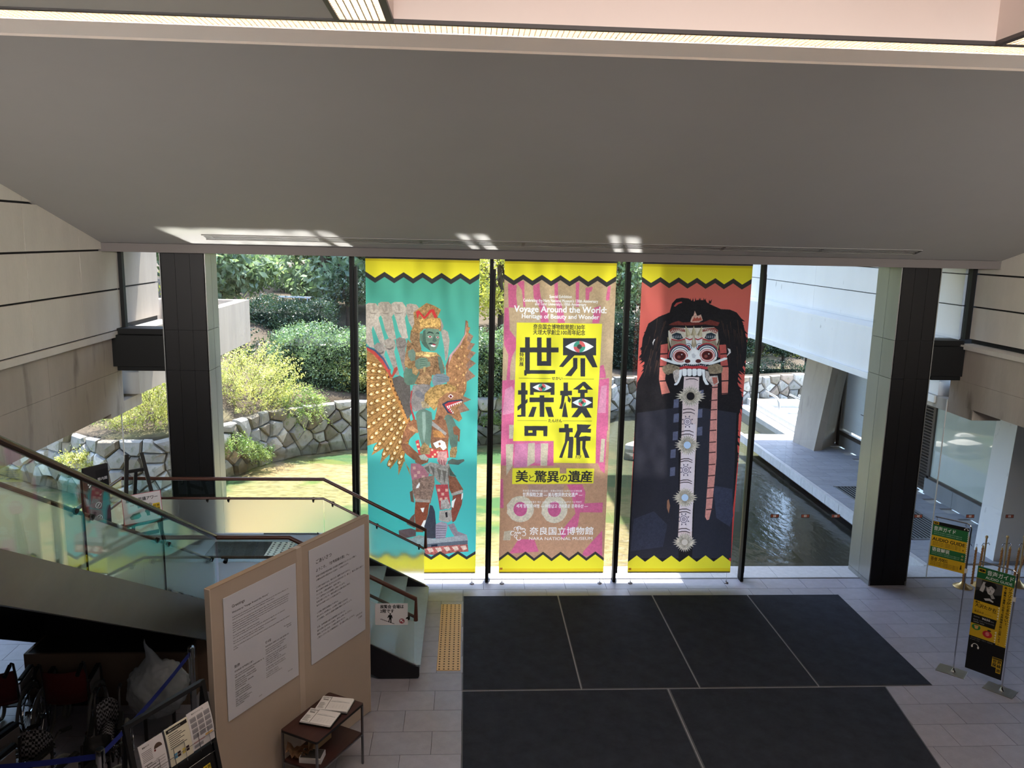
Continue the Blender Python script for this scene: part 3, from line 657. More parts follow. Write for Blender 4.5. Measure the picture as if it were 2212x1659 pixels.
# left wing: recessed upper wall and the boxed parapet
M_para = mat('parapet_concrete', srgb(168, 158, 147), 0.85, var=0.16, scale=3, stretch=(1, 1, 0.15))
wlo = panel_wall('wall_wing_left', -4.95, 1, [YG + 0.30, 13.27], [3.66, 4.2, 4.73, 5.3, 5.9], (-5.5, -4.98, YG + 0.30, 13.25, 3.55, 6.2), M_para)
struct(MB().box(-7.5, -4.62, YG + 0.30, 13.3, 7.9, 8.1).build('roof_wing_left', M_conc_w))
pa = struct(MB().box(-6.6, -4.65, YG + 0.30, 17.55, 2.70, 2.85).build('parapet', M_para))
for a in ((-4.87, -4.65, 13.25, 17.55), (-6.6, -4.87, 17.33, 17.55), (-6.6, -6.4, 13.25, 17.33), (-6.6, -4.65, YG + 0.30, 13.25)): MB().box(*a, 2.85, 3.60).build('parapet_wall', M_para, pa)

# concrete curbs, gravel bed and steel pipes at the far right bank
cb = struct(MB().box(9.25, 9.6, 20.9, 25.4, -0.7, 0.02).box(8.9, 9.25, 20.9, 25.4, -0.7, -0.18).box(9.6, 14, 25.0, 25.3, -0.7, 0.02).box(9.6, 14, 24.4, 25.0, -0.7, -0.2).build('curb', M_curb))
struct(MB().box(9.6, 14, 20.9, 24.4, -0.7, -0.28).build('gravel_bed', mat('gravel', srgb(205, 206, 208), 0.9, var=0.3, scale=60, bump=0.5, bscale=70)))
M_pipe = mat('pipe_steel', srgb(196, 198, 200), 0.3, metal=0.8)
for i, (x, y, lab) in enumerate(((9.75, 23.9, 'curved steel pipe by the curb, the leftmost of three'), (10.35, 23.4, 'middle one of the curved steel pipes in the gravel bed'), (10.6, 23.3, 'curved steel pipe nearest the leaning concrete pier'))):
    t = MB().tube([(0, 1.2, 0.25), (0, 0.4, 0.25), (0, 0.18, 0.22), (0, 0.06, 0.12), (0, 0, -0.05), (0, 0, -0.35)], 0.035, 8).build('steel_pipe', M_pipe, smooth=True); t.location = (x, y, 0.05)
    tag(t, lab, 'pipe', 'steel pipes on the far bank')
# ------------------------------------------------------------------ stone retaining wall: every stone its own piece
WP = [(-11.4, 18.9), (-10.2, 18.2), (-7.5, 16.62), (-6.3, 16.6), (-5.5, 18.3), (-5.0, 19.3), (-4.3, 20.2), (-3, 20.95), (0.6, 21.5), (1.6, 21.95), (4.9, 25.1), (9.8, 25.7), (12.6, 26.7)]
cum = [0.0]
for a, b in zip(WP, WP[1:]): cum.append(cum[-1] + math.dist(a, b))
TOT = cum[-1]
def on_wall(s, out):
    s = min(max(s, 0.0), TOT - 1e-6)
    for i in range(len(WP) - 1):
        if s <= cum[i + 1]: break
    f = (s - cum[i]) / (cum[i + 1] - cum[i]); (ax, ay), (bx, by) = WP[i], WP[i + 1]
    def nrm(k):
        k = min(max(k, 0), len(WP) - 2); (p, q), (r, t) = WP[k], WP[k + 1]; d = math.dist((p, q), (r, t)); return Vector(((t - q) / d, -(r - p) / d))
    n = (nrm(i - 1) * max(0, 0.5 - f) + nrm(i) * 1.0 + nrm(i + 1) * max(0, f - 0.5)).normalized()
    return ax + (bx - ax) * f + n.x * out, ay + (by - ay) * f + n.y * out
def make_stones():
    r = random.Random(4); H0, H1 = -0.62, 0.74
    core_v, core_f = [], []
    for i, s in enumerate(np.linspace(0, TOT, 60)):
        a = on_wall(s, -0.02); b = on_wall(s, -0.45); core_v += [(*a, H0), (*a, H1 - 0.05), (*b, H1 - 0.05), (*b, H0)]
        if i: k = 4 * i; core_f += [(k - 4 + q, k + q, k + (q + 1) % 4, k - 4 + (q + 1) % 4) for q in range(4)]
    wall = struct(rawmesh('retaining_wall', core_v, core_f, mat('wall_joint_earth', srgb(58, 52, 44), 0.95, var=0.3, scale=12)))
    seeds = []; rows = 5; rh = (H1 - H0 - 0.1) / rows
    for j in range(rows):
        n = int(TOT / 0.43)
        for i in range(n):
            if r.random() < 0.06: continue
            seeds.append(((i + 0.5 + 0.5 * (j % 2) + r.uniform(-0.40, 0.40)) * TOT / n, H0 + 0.1 + (j + 0.5 + r.uniform(-0.36, 0.36)) * rh))
    cols = [mat('wall_stone_' + n, srgb(*c), 0.85, var=0.22, scale=6, bump=0.5, bscale=14, per_obj=0.14, dirt=(srgb(88, 96, 62), 3.5, 0.60, 0.72)) for n, c in (('grey', (142, 140, 136)), ('pale', (176, 173, 168)), ('warm', (152, 136, 122)), ('brown', (120, 112, 100)))]
    for i, (sx, sz) in enumerate(seeds):
        poly = [(sx - 0.5, H0 + 0.02), (sx + 0.5, H0 + 0.02), (sx + 0.5, H1 + r.uniform(-0.05, 0.02)), (sx - 0.5, H1 + r.uniform(-0.05, 0.02))]
        for k, (tx, tz) in enumerate(seeds):
            if k == i or abs(tx - sx) > 1.0: continue
            mx, mz, dx, dz = (sx + tx) / 2, (sz + tz) / 2, tx - sx, tz - sz; out = []
            for q in range(len(poly)):
                a, b = poly[q], poly[(q + 1) % len(poly)]; da = (a[0] - mx) * dx + (a[1] - mz) * dz; db = (b[0] - mx) * dx + (b[1] - mz) * dz
                if da <= 0: out.append(a)
                if da * db < 0: t = da / (da - db); out.append((a[0] + (b[0] - a[0]) * t, a[1] + (b[1] - a[1]) * t))
            poly = out
            if len(poly) < 3: break
        if len(poly) < 3: continue
        cx = sum(p[0] for p in poly) / len(poly); cz_ = sum(p[1] for p in poly) / len(poly); n = len(poly); bul = r.uniform(0.04, 0.16); tilt = r.uniform(-0.06, 0.06)
        vs = []
        for sc, out in ((0.955, -0.04), (0.95, 0.03 + bul * 0.35), (0.78, 0.04 + bul * 0.85)):
            for p in poly:
                ss, zz = cx + (p[0] - cx) * sc, cz_ + (p[1] - cz_) * sc; x, y = on_wall(ss, out + tilt * (p[0] - cx) * 3 + r.uniform(-0.008, 0.008)); vs.append((x, y, zz))
        x, y = on_wall(cx, 0.04 + bul); vs.append((x, y, cz_))
        fs = [(k, (k + 1) % n, n + (k + 1) % n, n + k) for k in range(n)] + [(n + k, n + (k + 1) % n, 2 * n + (k + 1) % n, 2 * n + k) for k in range(n)] + [(2 * n + k, 2 * n + (k + 1) % n, 3 * n) for k in range(n)]
        x0, y0 = on_wall(cx, 0.0); vs = [(a - x0, b - y0, c - cz_) for a, b, c in vs]
        o = rawmesh('stone', vs, fs, cols[r.choices((0, 1, 2, 3), (6, 4, 1.3, 1.5))[0]], wall); o.location = (x0, y0, cz_)
make_stones()

# ------------------------------------------------------------------ planting
L_dark = leaf_mat('leaf_dark', srgb(30, 46, 38), srgb(70, 92, 70), 0.2, 0.3, (1.1, 1.3, 0.7, 1))
L_mid = leaf_mat('leaf_mid', srgb(58, 78, 58), srgb(150, 172, 136), 0.3, 0.28, (1.2, 1.4, 0.75, 1))
L_yel = leaf_mat('leaf_yellow_green', srgb(140, 146, 84), srgb(218, 216, 148), 0.4, 0.5, (1.25, 1.3, 0.75, 1))
L_soft = leaf_mat('leaf_soft_green', srgb(98, 126, 78), srgb(176, 190, 128), 0.42, 0.42, (1.2, 1.35, 0.75, 1))
L_tree = leaf_mat('leaf_broad', srgb(74, 98, 78), srgb(172, 188, 160), 0.38, 0.24, (1.25, 1.45, 0.8, 1))
L_gold = leaf_mat('leaf_gold', srgb(140, 146, 66), srgb(206, 200, 112), 0.45, 0.45, (1.25, 1.35, 0.7, 1))
M_bark = mat('bark', srgb(72, 60, 50), 0.95, var=0.3, scale=9, bump=0.5, bscale=25)
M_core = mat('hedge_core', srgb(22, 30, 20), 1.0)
def leaves(P, size, seed, up=0.3, aspect=0.5):
    """one diamond leaf per point of P (n,3); returns verts, faces"""
    r = np.random.default_rng(seed); n = len(P)
    d = r.normal(size=(n, 3)); d[:, 2] += up; d /= np.linalg.norm(d, axis=1)[:, None]
    e = np.cross(d, r.normal(size=(n, 3))); e /= np.linalg.norm(e, axis=1)[:, None] + 1e-9; f = np.cross(d, e)
    s = size * r.uniform(0.6, 1.25, n)[:, None]
    V = np.stack([P - d * s * 0.5, P + e * s * aspect * 0.5 + f * s * 0.08, P + d * s * 0.5, P - e * s * aspect * 0.5 + f * s * 0.08], axis=1).reshape(-1, 3)
    return V, np.arange(4 * n).reshape(n, 4)
def leaf_obj(name, P, size, seed, m, parent, up=0.3, aspect=0.5):
    V, F = leaves(P, size, seed, up, aspect); me = bpy.data.meshes.new(name)
    me.vertices.add(len(V)); me.vertices.foreach_set('co', V.astype(np.float32).ravel())
    me.loops.add(F.size); me.loops.foreach_set('vertex_index', F.ravel().astype(np.int32))
    me.polygons.add(len(F)); me.polygons.foreach_set('loop_start', np.arange(0, F.size, 4, dtype=np.int32))
    me.materials.append(m); me.update(calc_edges=True); me.validate()
    o = link(bpy.data.objects.new(name, me)); attach(o, parent, True); return tag(o, kind='stuff')
def hedge(label, x0, x1, y0, y1, z0, z1, n, m, seed, size=0.075, rnd=0.16, group=None):
    t = thing('hedge', label, 'hedge', ((x0 + x1) / 2, (y0 + y1) / 2, z0), group=group); r = np.random.default_rng(seed)
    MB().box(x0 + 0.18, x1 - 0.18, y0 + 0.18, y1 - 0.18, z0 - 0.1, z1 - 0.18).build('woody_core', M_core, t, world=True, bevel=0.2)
    k = int(n * 0.52); a = r.random(n); b = r.random(n); P = np.zeros((n, 3))
    top = np.arange(n) < int(n * 0.3); fr = (np.arange(n) >= int(n * 0.3)) & (np.arange(n) < int(n * 0.82)); sd = np.arange(n) >= int(n * 0.82)
    P[:, 0] = x0 + (x1 - x0) * a; P[:, 1] = y0 + (y1 - y0) * b; P[:, 2] = z1
    P[fr, 1] = y0; P[fr, 2] = z0 + (z1 - z0) * b[fr]
    P[sd, 0] = np.where(a[sd] < 0.5, x0, x1); P[sd, 2] = z0 + (z1 - z0) * np.random.default_rng(seed + 1).random(sd.sum())
    # round the shoulders and roughen the surface
    ex = np.minimum(P[:, 0] - x0, x1 - P[:, 0]); P[:, 2] -= np.where(top, np.clip(0.4 - ex, 0, 0.4) ** 2 * 1.2, 0)
    lump = 0.10 * np.sin(P[:, 0] * 3.1 + seed) + 0.07 * np.sin(P[:, 0] * 7 + P[:, 2] * 5)
    P[:, 1] += lump; P[:, 2] += np.where(top, lump * 0.8, 0); P += r.normal(size=(n, 3)) * rnd * 0.5
    leaf_obj('foliage', P, size, seed, m, t)
    return t
def spray_bush(label, cx, cy, z0, rx, ry, h, n, m, seed, per=26, size=0.06, droop=0.0, group=None, name='shrub', m2=None):
    """loose shrub: many arching twigs lined with small leaves"""
    t = thing(name, label, 'shrub', (cx, cy, z0), group=group); r = np.random.default_rng(seed); P = []; tw = MB()
    for i in range(n):
        a = r.uniform(0, 6.283); q = math.sqrt(r.random()); bx, by = cx + rx * q * math.cos(a) * 0.75, cy + ry * q * math.sin(a) * 0.75
        zz = z0 + h * r.uniform(0.0, 0.72) * (1 - 0.45 * q * q); ln = h * r.uniform(0.22, 0.42)
        d = np.array([math.cos(a) * (0.35 + q) * 0.7 + r.normal() * 0.25, math.sin(a) * (0.35 + q) * 0.7 + r.normal() * 0.25, r.uniform(0.5, 1.2) - droop]); d /= np.linalg.norm(d)
        k = np.linspace(0, 1, per)[:, None]; C = np.array([bx, by, zz]) + d * ln * k + np.array([0, 0, -0.35 * ln]) * k * k * (0.4 + droop)
        P.append(C + r.normal(size=(per, 3)) * (0.022 + 0.03 * (1 - k)))
        if i % 5 == 0: tw.tube([tuple(C[0] - d * 0.2), tuple(C[per // 2]), tuple(C[-1])], [0.008, 0.005, 0.002], 3)
    tag(tw.build('twigs', M_bark, t, world=True), kind='stuff')
    leaf_obj('foliage', np.concatenate(P), size, seed + 1, m, t, up=0.5, aspect=0.42); return t
def tree(label, x, y, h, cr, n, m, seed, size=0.13, trunk=0.12, zc=None, group='trees on the hillside', flat=0.7, lean=0.0):
    z0 = hill(x, y); t = thing('tree', label, 'tree', (x, y, z0), group=group); r = np.random.default_rng(seed)
    MB().tube([(x, y, z0 - 0.1), (x + lean * 0.3, y, z0 + h * 0.3), (x + lean * 0.7 + r.normal() * 0.1, y + r.normal() * 0.1, z0 + h * 0.6), (x + lean, y, z0 + h * 0.9)], [trunk * 1.3, trunk, trunk * 0.7, trunk * 0.25], 8).build('trunk', M_bark, t, world=True, smooth=True)
    zc = h * 0.68 if zc is None else zc; nb = 16; C = []; br = MB()
    for i in range(nb):
        v = r.normal(size=3); v /= np.linalg.norm(v); c = np.array([x + lean + v[0] * cr * 0.72, y + v[1] * cr * 0.72, z0 + zc + v[2] * cr * flat * 0.75]); C.append(c)
        br.tube([(x + lean * 0.5, y, z0 + h * r.uniform(0.3, 0.6)), tuple((c + [x, y, z0 + h * 0.55]) / 2), tuple(c)], [trunk * 0.4, trunk * 0.22, 0.01], 5)
    tag(br.build('branches', M_bark, t, world=True, smooth=True), kind='stuff')
    C = np.array(C); idx = r.integers(0, nb, n); u = r.normal(size=(n, 3)); u /= np.linalg.norm(u, axis=1)[:, None]
    P = C[idx] + u * (cr * 0.46 * r.random((n, 1)) ** 0.45) * [1, 1, 0.75]
    leaf_obj('crown', P, size, seed + 9, m, t, up=-0.1, aspect=0.45); return t
def H(x, y): return hill(x, y)
hedge('dark clipped hedge on the slope left of the green banner, beyond the brighter hedge', -7.2, -4.2, 24.6, 26.4, 1.05, 2.86, 17000, L_dark, 21, 0.07)
hedge('bright clipped hedge running behind the green banner above the stone wall', -5.2, 1.9, 21.55, 24.2, 0.70, 2.28, 33000, L_mid, 22, 0.075)
hedge('dark hedge above the stone wall seen between the pink and red banners', 3.6, 8.2, 27.4, 28.4, 0.55, 2.35, 14000, L_dark, 23, 0.07)
for i, (x, lab) in enumerate(((8.75, 'clipped round tree on the far bank hidden partly by the last mullion'), (9.55, 'clipped round tree on the far bank just right of the last mullion'), (10.4, 'clipped round tree above the far stone wall, second from the mullion'), (11.25, 'clipped round tree above the far stone wall, third from the mullion'), (12.1, 'clipped round tree nearest the leaning pier on the far bank'))):
    tree(lab, x, 27.6, 1.7, 0.66, 3600, L_dark, 40 + i, 0.085, 0.055, 1.02, 'clipped trees on the far bank', 0.72)
hedge('low dark ground cover on top of the far stone wall at the right', 8.4, 13.6, 26.8, 27.3, 0.45, 0.92, 8000, L_dark, 25, 0.06, 0.12)
spray_bush('feathery yellow-green shrub overhanging the stone wall beside the left pillar', -5.35, 19.9, 0.6, 1.25, 0.9, 2.1, 420, L_yel, 31)
spray_bush('soft green trailing shrub spilling down the stone wall near the left pillar', -4.4, 20.35, 0.5, 0.9, 0.5, 1.1, 200, L_soft, 32, droop=0.9)
spray_bush('yellow-green shrub above the wall close to the left edge of the green banner', -2.3, 21.9, 0.75, 1.1, 0.7, 1.75, 330, L_yel, 33)
spray_bush('yellow-green shrub above the wall behind the green banner', -0.2, 22.2, 0.75, 1.0, 0.6, 1.6, 260, L_yel, 34)
spray_bush('yellow-green shrub showing in the gap between green and pink banners', 1.0, 22.4, 0.7, 0.9, 0.6, 1.7, 280, L_yel, 35)
spray_bush('bright yellow-green shrub on the bank seen under the left box beam', -6.9, 17.6, 0.65, 1.05, 0.7, 1.85, 380, L_yel, 36)
spray_bush('soft green shrub on the bank at the foot of the left concrete beam', -8.7, 18.5, 0.65, 1.2, 0.7, 1.15, 330, L_soft, 37)
spray_bush('soft green shrub on the bank farthest left above the stone wall', -10.6, 19.6, 0.65, 1.2, 0.7, 1.0, 260, L_soft, 38)
spray_bush('dark leafy shrub on the slope between the left parapet and the clipped hedges', -6.6, 22.6, 0.9, 1.3, 0.9, 1.7, 300, L_dark, 44, 24, 0.085)
spray_bush('small weeds growing at the foot of the stone wall by the left pillar', -4.95, 18.85, -0.35, 0.4, 0.3, 0.5, 60, L_soft, 39, group=None)
spray_bush('yellow creeper hanging across the stone wall left of the pillar', -7.9, 16.75, 0.15, 0.75, 0.16, 0.5, 90, L_yel, 60, droop=1.1, name='creeper')
spray_bush('green creeper hanging over the stone wall below the yellow shrub', -5.35, 18.3, 0.1, 0.5, 0.3, 0.55, 80, L_soft, 61, droop=1.1, name='creeper')
spray_bush('tufts of green on the stone wall between the green banner and its mullion', -1.7, 21.0, 0.05, 0.8, 0.16, 0.5, 70, L_soft, 62, droop=1.0, name='creeper')
spray_bush('green creeper on the wall in the gap right of the green banner', 0.9, 21.4, 0.05, 0.6, 0.16, 0.5, 60, L_soft, 63, droop=1.0, name='creeper')
# trees up the slope
tree('broad-leaved tree with large hanging leaves above the bench', -5.0, 29.0, 5.4, 2.7, 7000, L_tree, 70, 0.34, 0.17, 2.25)
tree('broad-leaved tree at the left beside the pillar on the slope', -8.6, 28.5, 5.0, 2.3, 5600, L_tree, 71, 0.32, 0.13, 2.1)
tree('broad-leaved tree left of the green banner with a dark trunk', -2.9, 30.5, 5.2, 2.3, 5000, L_tree, 72, 0.32, 0.15, 2.5)
tree('golden-green tree showing between the green and pink banners', 1.2, 27.5, 4.4, 1.8, 6500, L_gold, 73, 0.15, 0.10, 2.0)
tree('broad-leaved tree seen between the pink and red banners', 5.3, 30.0, 5.6, 2.2, 7500, L_mid, 74, 0.2, 0.13, 3.4)
tree('slim young tree with props left of the first mullion', -3.95, 27.0, 2.0, 0.8, 2200, L_dark, 75, 0.1, 0.05, 1.35)
k = 80
for x, y, h, cr, m, lab in ((-16, 36, 8, 4.2, L_dark, 'tall dark tree far left behind the slope'), (-10.8, 38, 8, 4.0, L_mid, 'tall green tree far behind the left pillar'), (-6.2, 40, 8.5, 4.2, L_gold, 'tall golden tree far behind the bench'), (-2.0, 39, 8, 3.8, L_dark, 'tall dark tree far behind the green banner'), (2.6, 40, 8.5, 4.0, L_mid, 'tall green tree far behind the pink banner'), (6.8, 39, 8, 4.0, L_dark, 'tall dark tree far behind the red banner'), (12, 38, 7, 4.4, L_dark, 'tall dark tree far behind the wing'), (-13.5, 28, 6.5, 3.2, L_mid, 'tall green tree at the far left of the bank'), (10.0, 34, 6.5, 3.2, L_mid, 'tall green tree behind the clipped trees')):
    tree(lab, x, y, h + 5, cr, 12000, m, k, 0.36, 0.22, 6.3, 'tall trees beyond the slope', 1.55); k += 1
for i, (x, y, m, lab) in enumerate(((-10.5, 32.5, L_gold, 'golden undergrowth shrub behind the pillar-side tree'), (-6.5, 34.0, L_mid, 'green undergrowth shrub behind the bench'), (-1.6, 34.5, L_gold, 'golden undergrowth shrub behind the dark-trunked tree'), (2.0, 33.0, L_mid, 'green undergrowth shrub between green and pink banners'), (6.6, 34.0, L_mid, 'green undergrowth shrub behind the red banner'), (12.5, 31.5, L_gold, 'golden undergrowth shrub behind the clipped trees'))):
    spray_bush(lab, x, y, hill(x, y), 1.9, 1.0, 1.7, 260, m, 100 + i, 22, 0.14)

# bench, fence and props on the slope
M_frame = mat('bench_frame', srgb(186, 196, 214), 0.4, metal=0.3)
bz = hill(-6.0, 28.6); b = thing('bench', 'pale metal-framed bench standing under the broad-leaved tree', 'bench', (-6.0, 28.6, bz), math.radians(-8))
MB().box(-0.62, 0.62, -0.18, 0.18, 0.42, 0.46).build('seat', M_frame, b)
for x in (-0.5, 0.5):
    for y in (-0.14, 0.14): MB().box(x - 0.02, x + 0.02, y - 0.02, y + 0.02, -0.05, 0.42).build('leg', M_frame, b)
MB().box(-0.5, 0.5, -0.155, -0.125, 0.12, 0.15).build('stretcher', M_frame, b)
fz = hill(-7.5, 35); f = thing('fence', 'low dark rail fence far behind the bench under the trees', 'fence', (-7.5, 35, fz))
for i in range(9): MB().box(-2.85 + i * 0.7, -2.80 + i * 0.7, -0.03, 0.03, -0.1, 0.9).build('post', M_bark, f)
for z in (0.35, 0.8): MB().box(-2.85, 2.8, -0.02, 0.02, z, z + 0.06).build('rail', M_bark, f)
# ------------------------------------------------------------------ staircase: flight up to the left, landing, flight towards the visitor
M_rail = mat('handrail_brown', srgb(84, 48, 38), 0.32, var=0.12, scale=12, spec=0.6)
M_rail_m = mat('handrail_bronze', srgb(84, 66, 58), 0.25, metal=0.7)
M_string = mat('stringer_grey', srgb(112, 112, 108), 0.34, metal=0.35, var=0.15, scale=3, stretch=(1, 0.4, 1))
M_string_d = mat('stringer_dark', srgb(34, 33, 38), 0.35, metal=0.3)
M_tread = mat('tread_stone', srgb(164, 182, 188), 0.45, var=0.08, scale=10)
M_landing = mat('landing_stone', srgb(146, 156, 170), 0.4, var=0.08, scale=8)
def frost_mat():
    m = bpy.data.materials.new('frosted_glass'); m.use_nodes = True; nt = m.node_tree; N, L = nt.nodes, nt.links; b = N['Principled BSDF']
    b.inputs['Base Color'].default_value = (0.95, 0.97, 0.93, 1); b.inputs['Transmission Weight'].default_value = 0.97
    b.inputs['Roughness'].default_value = 0.36; b.inputs['IOR'].default_value = 1.3
    t = N.new('ShaderNodeBsdfTranslucent'); t.inputs[0].default_value = (0.92, 0.95, 0.92, 1); d = N.new('ShaderNodeBsdfDiffuse'); d.inputs[0].default_value = (0.80, 0.86, 0.86, 1)
    m1 = N.new('ShaderNodeMixShader'); m1.inputs[0].default_value = 0.5; m2 = N.new('ShaderNodeMixShader'); m2.inputs[0].default_value = 0.15
    L.new(t.outputs[0], m1.inputs[1]); L.new(d.outputs[0], m1.inputs[2]); L.new(b.outputs[0], m2.inputs[1]); L.new(m1.outputs[0], m2.inputs[2]); L.new(m2.outputs[0], N['Material Output'].inputs[0])
    return m
M_frost = frost_mat()
stair = thing('staircase', 'staircase with brown handrails and glass sides turning at a low landing beside the pillar', 'staircase', (-2.3, 9.6, 0))
S, SS = 0.155, 0.295
YN, YF, XL, ZL = 8.52, 10.69, -1.97, 0.93
for k in range(6):
    x1 = -0.50 - k * SS; z = (k + 1) * S
    if k < 5: MB().box(x1 - SS, x1 + 0.02, YN + 0.03, YF - 0.03, z - 0.035, z).build('tread', M_tread, stair, world=True)
    MB().box(x1 - 0.012, x1, YN + 0.03, YF - 0.03, z - S, z - 0.036).build('riser', M_tread, stair, world=True)
MB().box(-4.66, XL + 0.02, 8.45, YF + 0.03, ZL - 0.05, ZL).build('landing', M_landing, stair, world=True)
MB().box(-4.66, -2.72, 8.46, 8.52, ZL - 0.33, ZL - 0.05).box(-4.66, XL, YF - 0.02, YF + 0.03, ZL - 0.33, ZL - 0.05).box(-4.66, -4.6, 8.5, YF, ZL - 0.33, ZL - 0.05).build('landing_beam', M_string_d, stair, world=True)
def low(x): return 0.15 + 0.5255 * (-0.52 - x)                      # top edge of the lower stringers
for y0, y1 in ((YN - 0.012, YN + 0.028), (YF - 0.028, YF + 0.012)):
    p = [(-0.50, 0.015), (-0.49, 0.04), (-0.49, 0.135), (-0.505, 0.155), (-0.53, 0.16), (-2.02, low(-2.02)), (-2.75, low(-2.02)), (-2.75, low(-2.02) - 0.31), (-2.0, low(-2.0) - 0.33), (-0.95, 0.015)]
    MB().prism(p, 'y', y0, y1).build('stringer', M_string_d, stair, world=True, bevel=0.004)
    MB().prism([(-0.53, 0.162), (-2.02, low(-2.02) + 0.002), (-2.02, low(-2.02) + 0.014), (-0.53, 0.174)], 'y', y0 + 0.008, y1 - 0.008).build('glass_shoe', M_track, stair, world=True)
def hz(x, d=0.0): return 0.985 + 0.5255 * (-0.54 - x) + d             # handrail of the lower flight
XK = -1.92; ZT, ZI = hz(XK), hz(XK) - 0.255
def brackets(pts, off):
    for p in pts:
        q = Vector(p); m = MB(); m.tube([q, q + Vector((0, 0, -0.035)), q + Vector(off) * 0.5 + Vector((0, 0, -0.05)), q + Vector(off)], 0.011, 6)
        e = q + Vector(off); m.tube([e - Vector(off).normalized() * 0.012, e + Vector(off).normalized() * 0.02], 0.024, 8)
        m.build('bracket', M_black, stair, world=True)
# lower flight and landing rails, near side and far side
for y, s, xe in ((YN, 1, -2.70), (YF, -1, -4.60)):
    top = [(-0.53, y, hz(-0.53) - 0.262), (-0.53, y, hz(-0.53)), (XK, y, ZT), (xe, y, ZT)]
    if s < 0: top += [(-4.62, y, ZT), (-4.62, 8.6, ZT)]
    MB().tube(top, 0.025, 10).build('handrail', M_rail, stair, smooth=True, world=True)
    yi = y + s * 0.06
    inn = [(-0.545, yi, hz(-0.545) - 0.255), (XK, yi, ZI), (xe + 0.02, yi, ZI)]
    if s < 0: inn += [(-4.56, yi, ZI), (-4.56, 8.7, ZI)]
    MB().tube(inn, 0.018, 8).build('lower_handrail', M_rail, stair, smooth=True, world=True)
    brackets([(x, yi, (hz(x) - 0.255 if x > XK else ZI)) for x in ((-0.62, -1.2, -1.8, -2.03, -2.62) if s > 0 else (-0.62, -1.2, -1.8, -2.06, -3.2, -3.48, -4.3))], (0, -s * 0.055, -0.02))
    # glass: frosted below, clear above
    MB().prism([(-0.55, 0.17), (XK, low(XK) + 0.014), (XK, ZI - 0.03), (-0.55, hz(-0.55) - 0.285)], 'y', y - 0.006, y + 0.006).build('frosted_panel', M_frost, stair, world=True)
    MB().prism([(-0.55, hz(-0.55) - 0.283), (XK, ZI - 0.028), (XK, ZT - 0.02), (-0.55, hz(-0.55) - 0.02)], 'y', y - 0.005, y + 0.005).build('glass_panel', M_glass_b, stair, world=True)
    xs = [XK - 0.01, -2.70] if s > 0 else [XK - 0.01, -3.28, -4.60]
    for a, b in zip(xs, xs[1:]):
        MB().box(b + 0.005, a, y - 0.006, y + 0.006, ZL + 0.002, ZI - 0.03).build('frosted_panel', M_frost, stair, world=True)
        MB().box(b + 0.005, a, y - 0.005, y + 0.005, ZI - 0.028, ZT - 0.02).build('glass_panel', M_glass_b, stair, world=True)
for a, b in ((8.6, 9.64), (9.65, 10.68)):
    MB().box(-4.626, -4.614, a, b, ZL, ZI - 0.03).build('frosted_panel', M_frost, stair, world=True)
    MB().box(-4.625, -4.615, a, b, ZI - 0.028, ZT - 0.02).build('glass_panel', M_glass_b, stair, world=True)
# upper flight, rising towards the visitor
US = 0.543
def uz(y): return ZL + US * (8.45 - y)
for k in range(16):
    y1 = 8.45 - k * 0.284; z = ZL + (k + 1) * 0.1543
    if k < 15: MB().box(-4.58, -2.76, y1 - 0.284, y1 + 0.02, z - 0.035, z).build('tread', M_tread, stair, world=True)
    MB().box(-4.58, -2.76, y1 - 0.012, y1, z - 0.1543, z - 0.036).build('riser', M_tread, stair, world=True)
for x0, x1, m in ((-2.755, -2.705, M_string), (-4.63, -4.585, M_string_d)):
    MB().prism([(8.52, uz(8.45) - 0.02), (8.52, uz(8.45) - 0.33), (8.30, uz(8.45) - 0.33), (4.2, uz(4.2) - 0.20), (4.2, uz(4.2) + 0.145), (8.25, uz(8.25) + 0.05)], 'x', x0, x1).build('stringer', m, stair, world=True)
def rz_(y): return 1.715 + US * (8.52 - y)
for x, xi, s in ((-2.72, -2.79, -1), (-4.62, -4.55, 1)):
    MB().tube([(x, 8.52, rz_(8.52)), (x, 4.2, rz_(4.2))], 0.028, 10).build('handrail', M_rail_m, stair, smooth=True, world=True)
    MB().tube([(xi, 8.60, rz_(8.60) - 0.255), (xi, 4.2, rz_(4.2) - 0.255)], 0.02, 8).build('lower_handrail', M_rail, stair, smooth=True, world=True)
    brackets([(xi, y, rz_(y) - 0.255) for y in (5.55, 5.78, 6.95, 7.2, 8.4)], (-s * 0.06, 0, -0.02))
    ys = [8.50, 7.07, 5.65, 4.22]
    for a, b in zip(ys, ys[1:]):
        MB().prism([(a - 0.004, uz(a) + 0.05), (b + 0.004, uz(b) + 0.10), (b + 0.004, rz_(b) - 0.02), (a - 0.004, rz_(a) - 0.02)], 'x', x - 0.006, x + 0.006).build('glass_panel', M_glass_b, stair, world=True)
        MB().prism([(a - 0.004, uz(a) + 0.05), (b + 0.004, uz(b) + 0.10), (b + 0.004, rz_(b) - 0.29), (a - 0.004, rz_(a) - 0.29)], 'x', x + s * 0.020, x + s * 0.012).build('frosted_panel', M_frost, stair, world=True)
        if s < 0: MB().box(x - 0.0065, x + 0.0065, b - 0.004, b + 0.004, uz(b) + 0.07, rz_(b) - 0.02).build('joint_strip', M_black, stair, world=True)
struct(MB().box(-4.7, -2.6, 1.7, 4.19, 3.1, 3.4).build('floor_stair_head', M_conc2))

